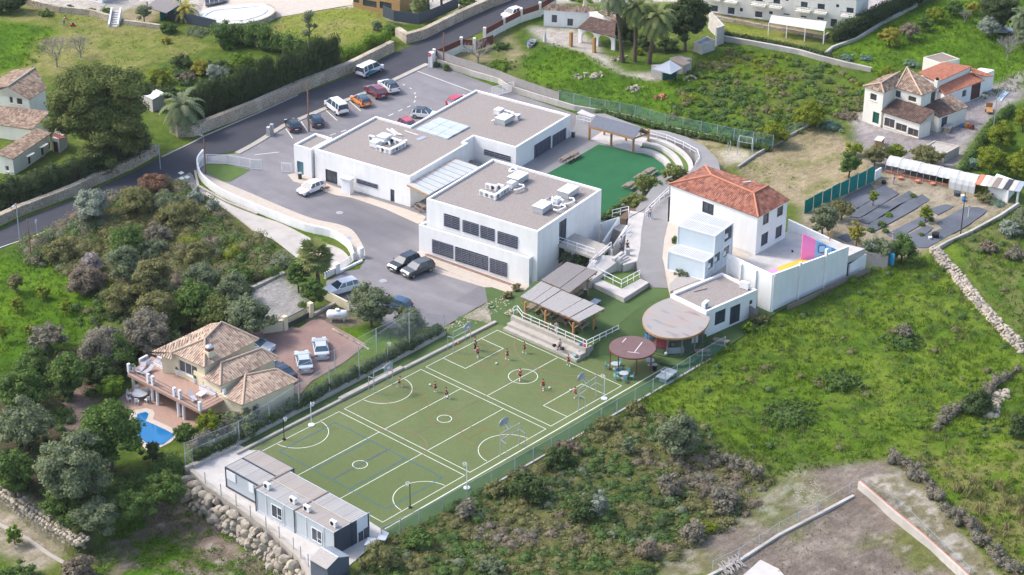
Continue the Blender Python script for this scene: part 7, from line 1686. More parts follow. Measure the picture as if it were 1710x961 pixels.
for i,q_ in enumerate(mats_):
 cx_,cy_=sum(c[0] for c in q_)/len(q_),sum(c[1] for c in q_)/len(q_);P=[G(*zg7(x,y+(7 if y > cy_-.55*(x-cx_) else -7))) for x,y in q_];HARD.append([(p.x,p.y) for p in P]);ob=MB().prism([(p-P[0]).to_2d() for p in P],-.1,.07).build('weed_mat','weed_mat');ob.location=P[0]
 tag(ob,('narrow dark weed mat nearest the teal screen','second dark weed mat from the teal screen','third dark weed mat with the young tree on it','fourth dark weed mat from the teal screen with stacked boards','wide dark weed mat beside the grassy plot path','small dark mat behind the yellow-green tree','wide dark weed mat below the plot path','dark weed mat with the big tub beside it')[i],'weed mat')
for i,q_ in enumerate((((520,560),(680,520),(755,540),(600,620)),((590,690),(860,545),(990,548),(1075,580),(860,700),(660,760)),((350,870),(700,720),(1050,600),(880,720),(500,930),(420,930)))):
 P=[G(*Zm(1460,250,5.652)(*c)) for c in q_];HARD.append([(p.x,p.y) for p in P]);ob=MB().prism([(p-P[0]).to_2d() for p in P],-.1,.06+i*.004).build('weed_mat','weed_mat');ob.location=P[0];tag(ob,('short dark weed mat with a white bird figure','dark weed mat behind the leaning pole','long dark weed mat along the lower plot wall')[i],'weed mat')
zn=Zm(1460,250,5.652)
t=thing('poly_tunnel','long white cloth-covered poly tunnel along the vegetable plot','greenhouse',G(*zn(90,230)));o=Vector(t.location);ga,gb=G(*zn(95,235)),G(*zn(940,425));d=(gb-ga).normalized();nv=Vector((-d.y,d.x,0));nv=nv if nv.dot(Vector((fwd0[0],fwd0[1],0))) > 0 else -nv
W_,Hh=3.2,2.3;n=14;seg=(gb-ga).length/n
def prof(k,m=9,cut=0):
 a=math.pi*(cut+(1-cut)*k/m);return (W_/2-W_/2*math.cos(a),max(0,Hh*math.sin(a)**.7))
for i in range(n):
 c=0 if i >= n-4 else .17;mb=MB();wob=.05*math.sin(i*2.1)
 for kk in range(9):
  y0,z0_=prof(kk,9,c);y1,z1_=prof(kk+1,9,c);f0,f1_=i*seg+.02,(i+1)*seg-.02;sag=.07
  pts=[ga-o+d*f0+nv*y0+Vector((0,0,z0_)),ga-o+d*f1_+nv*y0+Vector((0,0,z0_+wob)),ga-o+d*f1_+nv*y1+Vector((0,0,z1_+wob)),ga-o+d*f0+nv*y1+Vector((0,0,z1_))];mid0,mid1=(pts[0]+pts[1])/2-Vector((0,0,sag)),(pts[2]+pts[3])/2-Vector((0,0,sag))
  mb.add([pts[0],mid0,mid1,pts[3]],[(0,1,2,3)]);mb.add([mid0,pts[1],pts[2],mid1],[(0,1,2,3)])
 mb.build('cover','white_cloth',t,smooth=True)
for i in range(n+1):MB().tube([ga-o+d*i*seg+nv*prof(kk)[0]+Vector((0,0,prof(kk)[1]-.03)) for kk in range(10)],.035,5).build('hoop','galv',t)
mb=MB();q0,q1=ga-o+nv*.5,ga-o+nv*.5+d*seg*(n-4);mb.wall([q0.to_2d(),q1.to_2d()],.3,0,.45);mb.build('brick_bench','tiles_red',t)
for k,lb in enumerate(('left','middle','right')):
 q=G(*zn((243,408,548)[k],(290,320,345)[k]));o2=thing('flower_pot','terracotta pot in the open side of the poly tunnel, '+lb+' of three','pot',q);MB().tube([(0,0,0),(0,0,.5)],[.25,.4],10).build('pot','tiles_orange',o2)
t=thing('tool_shed','whitewashed lean-to shed with patchwork roof at the end of the tunnel','shed',G(*zn(1080,480)));o=Vector(t.location)
w1_,w2_,w3_,w4_=G(*zn(1068,440)),G(*zn(1245,505)),G(*zn(1345,515)),G(*zn(1385,470));walls(t,[w1_,w2_,w2_+nv*3.5,w1_+nv*3.5],0,2.1,[],'render_white')
mb=MB();rr0,rr1=G(*zn(945,325),2.0)-o,G(*zn(1375,400),2.1)-o
for k,m_ in enumerate(('tiles_orange','white_metal','render_old','wood_grey','render_old','metal_dark','render_old','galv')):a,b=rr0.lerp(rr1,k/8+.004),rr0.lerp(rr1,(k+1)/8-.004);plate(MB(),[a,b,b+nv*2.6+Vector((0,0,.5)),a+nv*2.6+Vector((0,0,.5))],.07).build('roof_sheet',m_,t)
for q_ in ((1345,510),(1250,505)):q=G(*zn(*q_))-o;MB().beam((q.x,q.y,0),(q.x,q.y,2.0),.25).build('post','render_white',t)
for q_,m_,s1_,lb in (((575,830),'black',.5,'large black tub of soil on the lower weed mat'),((525,845),'white_metal',.25,'white bucket left of the black tub'),((88,325),'black',.35,'black barrel near the left end of the poly tunnel'),((925,375),'blue_plastic',.35,'blue barrel at the right end of the poly tunnel'),((780,440),'portable_dark',.5,'dark bundle below the end of the poly tunnel'),((845,490),'blue_plastic',.3,'blue bag among the clutter in front of the poly tunnel'),((835,460),'white_cloth',.35,'white bag among the clutter in front of the poly tunnel')):
 t=thing('garden_container',lb,'container',G(*zn(*q_)));MB().tube([(0,0,0),(0,0,s1_*1.3)],[s1_*.85,s1_],12).build('body',m_,t);MB().tube([(0,0,s1_*1.3),(0,0,s1_*1.36)],s1_*1.05,12).build('rim',m_,t)
for q_,lb in (((165,900),'scarecrow-like white post figure among the shrubs of the plot'),((885,640),'white post figure behind the leaning pole')):t=thing('plot_figure',lb,'figure',G(*zn(*q_)));MB().beam((0,0,0),(0,0,1.7),.1).build('post','white_cloth',t);MB().ball((0,0,1.75),.16,8,5).build('head','terracotta',t)
t=thing('plank_stack','orange-brown planks leaning behind the court wall','planks',G(*zc2(955,400),0));t.location=T(zc2,955,335,2.6)
for k in range(5):MB().beam((k*.18-.4,0,0),(k*.16-.35+.1,.3,1.6+.2*(k % 3)),.12,.05).build('plank','shutter_wood',t)
for q_,m_,lb,s1_ in (((1095,760),'wood','round wooden barrel at the farmhouse yard',.45),((1140,775),'rust','dark red crate-like tub at the farmhouse yard',.45),((1050,755),'cloth_blue','blue bag at the farmhouse wall',.3)):t=thing('yard_barrel',lb,'barrel',G(*zh9(*q_)));MB().tube([(0,0,0),(0,0,s1_),(0,0,s1_*2)],[s1_*.85,s1_,s1_*.8],12).build('body',m_,t)
t=thing('firewood_cart','rusty orange trailer with raised end in the farmhouse yard','trailer',G(*zh9(1310,615)),.6);MB().bx(-1.1,1.1,-.5,.5,.45,.6).build('bed','wood',t);MB().bx(.9,1.0,-.5,.5,.6,1.3).build('tailboard','wood',t)
for y in (-.55,.55):MB().tube([(0,y-.06,.3),(0,y+.06,.3)],.3,12).build('wheel','tyre',t)
t=thing('stone_oven','stone barbecue block with grey slab beside the farmhouse','barbecue',G(*zh9(915,790)),.4);MB().bx(-.9,.9,-.5,.5,0,.85).build('block','stone',t);MB().bx(-1,1,-.6,.6,.85,.97).build('slab','concrete',t)
t=thing('pallet_stack','stack of wooden pallets topped with a white board below the farmhouse','pallets',G(*zh9(270,925)),.3)
for k in range(7):MB().bx(-.8,.8,-.5,.5,k*.15,k*.15+.09).build('pallet','shutter_wood',t)
MB().bx(-.85,.85,-.55,.55,1.06,1.16).build('board','white_metal',t)
t=thing('pipe_bundle','bundle of pale blue pipes lying along the farmhouse drive','pipes',G(*zh9(1435,470)),math.radians(15))
for k in range(12):MB().tube([(-2.2,rnd.uniform(-.5,.5),rnd.uniform(.08,.3)),(2.2,rnd.uniform(-.5,.5),rnd.uniform(.08,.3))],.07,5).build('pipe','container_wall',t)
zt0=Zm(0,0,6.577);t=thing('garden_steps','white garden steps climbing from the mown field to the villa','steps',G(*zt0(1250,310)));o=Vector(t.location);sA,sB=G(*zt0(1245,305)),G(*zt0(1285,205));dd=(sB-sA)/7;nn2=Vector((-dd.y,dd.x,0)).normalized()
for k in range(7):c=sA+dd*(k+.5)-o;MB().box((c.x,c.y,.1+k*.1),(dd.length*.95,1.1,.2+k*.2),math.atan2(dd.y,dd.x)).build('step','pale_concrete',t)
for s1_ in (-1,1):a,b=sA-o+nn2*s1_*.75,sB-o+nn2*s1_*.75;MB().wall([a.to_2d(),b.to_2d()],.25,0,[.6,2.0]).build('side_wall','white_metal',t)
t=thing('rowing_boat','small white and blue boat lying in the cottage garden','boat',G(*Zm(700,0,6.408)(1200,490)),.5);mb=MB();L_=1.9
st_=[(-L_,.05,.75),(-L_*.5,.55,.62),(.3,.65,.6),(L_*.8,.5,.62)];vs=[]
for x,w,z in st_:vs += [(x,-w,z),(x,-w*.6,.1),(x,w*.6,.1),(x,w,z)]
mb.add(vs,[(i*4+j,i*4+j+1,i*4+4+j+1,i*4+4+j) for i in range(3) for j in range(3)]+[(12,13,14,15)]);mb.build('hull','paint_white',t);mb=MB()
for s1_ in (0,3):
 for i in range(3):mb.beam(vs[i*4+s1_],vs[i*4+4+s1_],.08)
mb.build('gunwale','blue_plastic',t)
for x in (-.6,.6):MB().bx(x-.12,x+.12,-.55,.55,.42,.47).build('thwart','wood',t)
# ================================================================ vegetation
PAL={'pine':((0.112,0.15,0.0525),(0.18,0.198,0.072)),'dark':((0.0525,0.09,0.0375),(0.096,0.138,0.054)),'green':((0.075,0.143,0.045),(0.144,0.216,0.066)),'bright':((0.11,0.21,0.022),(0.20,0.29,0.035)),'olive':((0.165,0.203,0.12),(0.228,0.258,0.168)),
 'silver':((0.255,0.3,0.255),(0.36,0.396,0.336)),'citrus':((.12,.18,.015),(.30,.32,.03)),'yellow':((0.27,0.255,0.045),(0.408,0.348,0.06)),'scrub':((0.165,0.18,0.075),(0.258,0.234,0.108)),'brown':((0.225,0.18,0.128),(0.288,0.234,0.168)),'mauve':((.18,.165,.12),(.30,.27,.21)),
 'red':((0.255,0.135,0.09),(0.312,0.18,0.108)),'agave':((0.165,0.285,0.24),(0.24,0.348,0.3)),'cyp':((0.042,0.072,0.03),(0.084,0.114,0.0504)),'straw':((0.25,0.21,0.10),(0.36,0.30,0.16)),'grass':((0.115,0.20,0.018),(0.19,0.27,0.03)),'palm':((0.135,0.18,0.09),(0.216,0.252,0.132)),'fan':((0.135,0.195,0.06),(0.264,0.276,0.096)),'grey':((0.33,0.285,0.27),(0.396,0.348,0.324))}
def leafcloud(blobs,per,size,pal,up=.0,seed=0,core=True,stretch=1.0,droop=0):
 """many small leaf faces over a set of blobs (x, y, z, rx, rz) -> vertex, face, colour arrays"""
 rg=np.random.default_rng(seed);B=np.array(blobs,float);nb=len(B);c1,c2=np.array(PAL[pal][0]),np.array(PAL[pal][1])
 cnt=np.maximum(4,(per*B[:,3]**2).astype(int));idx=np.repeat(np.arange(nb),cnt);n=len(idx)
 d=rg.normal(size=(n,3));d[:,2]=np.abs(d[:,2])*.9+d[:,2]*.25;d /= np.linalg.norm(d,axis=1)[:,None]
 rad=np.stack([B[idx,3],B[idx,3],B[idx,4]],1);P=B[idx,:3]+d*rad*rg.uniform(.66,1.26,(n,1))
 nrm=d+rg.normal(size=(n,3))*.55;nrm[:,2] += .25;nrm /= np.linalg.norm(nrm,axis=1)[:,None]
 t=np.cross(nrm,rg.normal(size=(n,3)));
 if stretch > 1:t=np.array([0,0,1.])+rg.normal(size=(n,3))*.25;t -= nrm*np.sum(t*nrm,1)[:,None]*.5
 t /= np.linalg.norm(t,axis=1)[:,None]+1e-9;b=np.cross(nrm,t);b /= np.linalg.norm(b,axis=1)[:,None]+1e-9
 s=size*rg.uniform(.55,1.3,(n,1));a1,a2=t*s*stretch,b*s*.62/ (stretch**.5)
 V=np.stack([P-a1,P+a2*.9-a1*.1,P+a1,P-a2*.9+a1*.1],1).reshape(-1,3);F=np.arange(n*4).reshape(n,4)
 bt=rg.uniform(0,1,nb)[idx];f=np.clip(bt*.4+rg.uniform(0,1,n)*.55+.05,0,1)[:,None];C=c1+(c2-c1)*f;C=green(C)
 if core:
  ang=[(math.pi*i/4,math.tau*j/6) for i in range(5) for j in range(6)];sp=np.array([(math.sin(a)*math.cos(q),math.sin(a)*math.sin(q),math.cos(a)) for a,q in ang]);ff=np.array([(i*6+j,(i+1)*6+j,(i+1)*6+(j+1) % 6,i*6+(j+1) % 6) for i in range(4) for j in range(6)])
  V2=(B[:,None,:3]+sp[None]*np.stack([B[:,3],B[:,3],B[:,4]],1)[:,None,:]*.74).reshape(-1,3);F2=(ff[None]+(np.arange(nb)*30)[:,None,None]).reshape(-1,4)+len(V);V=np.concatenate([V,V2]);F=np.concatenate([F,F2]);C=np.concatenate([C,np.tile(c1*.5+c2*.5,(len(F2),1))*.8])
 return V,F,C
def ellblobs(R,Hz,hc,seed,k=.36,n=None,lump=1.0):
 rg=np.random.default_rng(seed);n=n or int(np.clip(14+R*R*2.4,12,90));out=[];rb=max(.25,k*min(R,Hz*1.2)*(9/n)**.22*1.05)
 ph=rg.uniform(0,6.28,3)
 for i in range(n):
  z=1-1.75*(i+.5)/n;a=i*2.39996+rg.uniform(-.5,.5);q=math.sqrt(max(0,1-z*z));s_=rg.uniform(.5,.84)*lump*(1+.16*math.sin(2*a+ph[0]+z*2)+.12*math.sin(3*a+ph[1]-z*3))
  out.append((R*q*math.cos(a)*s_,R*q*math.sin(a)*s_,hc+Hz*z*s_,rb*rg.uniform(.75,1.3),rb*rg.uniform(.6,1.0)))
 out.append((0,0,hc,R*.55,Hz*.6));return out
def trunk(t,h,r,R,m_='bark',n=5,name='trunk',seed=0):
 rg=random.Random(seed);mb=MB();bx,by=rg.uniform(-.1,.1)*h,rg.uniform(-.1,.1)*h;mb.tube([(0,0,-.2),(bx*.5,by*.5,h*.5),(bx,by,h)],[r*1.2,r,r*.7],7)
 for k in range(n):a=k*math.tau/n+rg.uniform(-.4,.4);mb.tube([(bx,by,h*.9),(bx+math.cos(a)*R*.35,by+math.sin(a)*R*.35,h+R*.35),(bx+math.cos(a)*R*.65,by+math.sin(a)*R*.65,h+R*.6)],[r*.6,r*.4,r*.15],5)
 mb.build(name,m_,t)
TI=[0]
def veg(label,name,cat,bb,pal,th=0.0,size=.15,per=210,base=0.0,group=None,stretch=1.0,k=.36,leafpart='crown',lump=1.0,n=None):
 """plant whose crown fills the photo box bb; th trunk height"""
 TI[0] += 1;x0,y0,x1,y1=bb;xc,yc=(x0+x1)/2,(y0+y1)/2;g0=G(xc,y1,base);s_=1/(G(xc+1,y1,base)-g0).length;R=(x1-x0)/2/s_;hv=(y1-y0)/2/s_;Hz=math.sqrt(max(hv*hv-(.46*R)**2,(.35*min(R,hv))**2))/.887;hc=base+th+Hz*(.95 if th else .7)
 c=G(xc,yc,hc);t=thing(name,label,cat,(c.x,c.y,base),0,group);bl=ellblobs(R*.97,Hz*.97,hc-base,TI[0],k,n,lump);V,F,C=leafcloud(bl,per,size,pal,seed=TI[0],stretch=stretch);fast_mesh(leafpart,V,F,C,'leaf',t);(trunk(t,max(.4,th+Hz*.4),max(.07,R*.07),min(R,Hz),seed=TI[0]) if th else trunk(t,Hz*.35,.06,min(R,Hz)*.5,seed=TI[0],name='stem'));return t
def hedge(label,px,H,W,pal,base=0.0,stretch=1.0,size=.16,per=130,name='hedge',rough=.25,cat='hedge',step=.55):
 jit=.6 if pal == 'mauve' else .15;rough=.9 if pal == 'mauve' else rough
 TI[0] += 1;P=[G(*p,base) for p in px];o=P[0];t=thing(name,label,cat,o);bl=[];rg=random.Random(TI[0])
 for a,b in zip(P,P[1:]):
  n=max(1,int((b-a).length/(W*step)))
  for i in range(n):
   q=a.lerp(b,i/n)-o;h_=H*(1+rg.uniform(-rough,rough)*.6);z=W*.4
   while z < h_-.1:bl.append((q.x+rg.uniform(-jit,jit)*W,q.y+rg.uniform(-jit,jit)*W,z,W*.52*rg.uniform(.9-jit*.5,1.15),W*.5));z += W*.6
   bl.append((q.x+rg.uniform(-jit,jit)*W,q.y,h_-W*.25,W*.42,W*.5*(1.5 if stretch > 1 else 1)))
 V,F,C=leafcloud(bl,per,size,pal,seed=TI[0],stretch=stretch);fast_mesh('foliage',V,F,C,'leaf',t);MB().wall([(p-o).to_2d() for p in P],.15,0,H*.6).build('stem','bark',t);return t
def palmtree(label,foot,top,R,kind='date',nf=34,r=.28,pal='palm',skirt=True,base=0.0):
 """foot and top pixels of the trunk; R frond length in metres"""
 TI[0] += 1;rg=random.Random(TI[0]);p=G(*foot,base);h=max(.3,topz(p,top)-base);dx=0
 q=G(*top,base+h)-p;t=thing('palm_tree',label,'palm tree',p);MB().tube([(0,0,-.2),(q.x*.4,q.y*.4,h*.5),(q.x,q.y,h)],[r*1.25,r,r*.9],9).build('trunk','bark',t)
 V,F,C=[],[],[];c1,c2=PAL[pal]
 for i in range(nf):
  a=i*2.39996;el=math.radians(78-118*(i/nf)**.9);f_=rg.uniform(0,1);L_=R*rg.uniform(.85,1.08);d=Vector((math.cos(a)*math.cos(el),math.sin(a)*math.cos(el),math.sin(el)));pos=Vector((q.x,q.y,h));m_=9;pts=[pos.copy()]
  if kind == 'date':
   for j in range(m_):d.z -= .17+.02*j;d.normalize();pos=pos+d*L_/m_;pts.append(pos.copy())
   for j in range(1,m_+1):
    tg=(pts[j]-pts[j-1]).normalized();sd=tg.cross(Vector((0,0,1))).normalized();w=R*.15*(1-(j/m_-.45)**2*1.6)
    for s_ in (-1,1):
     for e_ in (0,):
      b_=pts[j-1].lerp(pts[j],e_);tip=b_+sd*s_*w+tg*w*.8+Vector((0,0,-.22*w));k0=len(V);V += [b_,pts[j],tip+tg*R*.05,tip];F.append((k0,k0+1,k0+2,k0+3));C.append([c1[z]+(c2[z]-c1[z])*min(1,f_*.6+rg.random()*.4) for z in range(3)])
  else:
   for j in range(3):d.z -= .12;d.normalize();pos=pos+d*L_*.5/3
   sd=d.cross(Vector((0,0,1))).normalized();up=sd.cross(d)
   for j in range(11):
    an=math.radians(-95+190*j/10);dd=(d*math.cos(an)+sd*math.sin(an)).normalized();tip=pos+dd*L_*.52+Vector((0,0,-.12*L_*rg.random()));wv=dd.cross(up).normalized()*.085*R;k0=len(V);V += [pos,pos+dd*L_*.25+wv,tip,pos+dd*L_*.25-wv];F.append((k0,k0+1,k0+2,k0+3));C.append([c1[z]+(c2[z]-c1[z])*min(1,f_*.5+rg.random()*.5) for z in range(3)])
 fast_mesh('frond',np.array([tuple(v) for v in V]),np.array(F),np.array(C),'leaf',t)['kind']='stuff'
 if skirt:
  bl=[(q.x,q.y,h-.5,r*2.2,.8)];V,F,C=leafcloud(bl,260,.22,'straw',seed=TI[0],stretch=2,core=False);fast_mesh('dead_fronds',V,F,C,'leaf',t)
 return t
def baretree(label,foot,bb,pal='grey',n0=6,depth=5,base=0.0,name='bare_tree',r0=.14):
 TI[0] += 1;rg=random.Random(TI[0]);p=G(*foot,base);s_=1/(G(foot[0]+1,foot[1],base)-p).length;R=(bb[2]-bb[0])/2/s_;Ht=topz(p,((bb[0]+bb[2])/2,bb[1]))-base;t=thing(name,label,'tree',p);mb=MB();tw=MB()
 mb.tube([(0,0,-.1),(.05,0,Ht*.22)],[r0*1.2,r0],6)
 def br(pos,d,L_,r,k):
  e=pos+d*L_;(mb if k > depth-2 else tw).tube([pos,e],[r,r*.65],4 if k > 2 else 3,cap=False)
  if k == 0:return
  for i in range(3 if k > 1 else 4):
   nd=(d+Vector((rg.uniform(-1,1),rg.uniform(-1,1),rg.uniform(-.45,.75)))*.75).normalized();br(e,nd,L_*rg.uniform(.6,.85),r*.6,k-1)
 for i in range(n0):a=i*math.tau/n0;br(Vector((.05,0,Ht*.22)),Vector((math.cos(a)*R/Ht*1.1,math.sin(a)*R/Ht*1.1,1)).normalized(),Ht*.27,r0*.6,depth-1)
 mb.build('trunk','twig_grey',t);tw.build('twig','twig_grey',t,kind='stuff');return t
mat('twig_grey',(.24,.215,.205),(.30,.27,.255),3,.95)
veg('huge dark pine spreading between the old farmhouse and the road','pine_tree','tree',(72,100,250,252),'pine',2.5,.21,230,k=.30,n=70,lump=1.05)
veg('lower dark pine bulging over the roadside hedge','pine_tree','tree',(128,170,248,285),'pine',.5,.20,190,k=.32,n=36)
palmtree('big date palm between the pine and the tall cypress hedge',(304,222),(304,180),4.2,'date',42,.45,'palm')
hedge('tall dark cypress hedge along the stone wall by the road',[(325,206),(350,197),(400,183),(450,166),(500,147),(568,118)],5.2,2.0,'cyp',0,2.6,.17,150,rough=.35)
hedge('dark clipped hedge above the rubble wall left of the big pine',[(2,352),(60,333),(120,314),(170,296),(215,276),(250,258)],3.6,2.6,'cyp',0,1,.17,150)
hedge('leafy green hedge behind the sunny lawn around the drained pool',[(372,82),(400,74),(440,84),(480,92),(520,98),(555,102)],3.0,3.0,'green',0,1,.18,130)
hedge('bright green hedge on the roadside wall beside the side drive',[(572,107),(600,97),(628,84),(652,70)],2.2,2.4,'bright',0,1,.17,140)
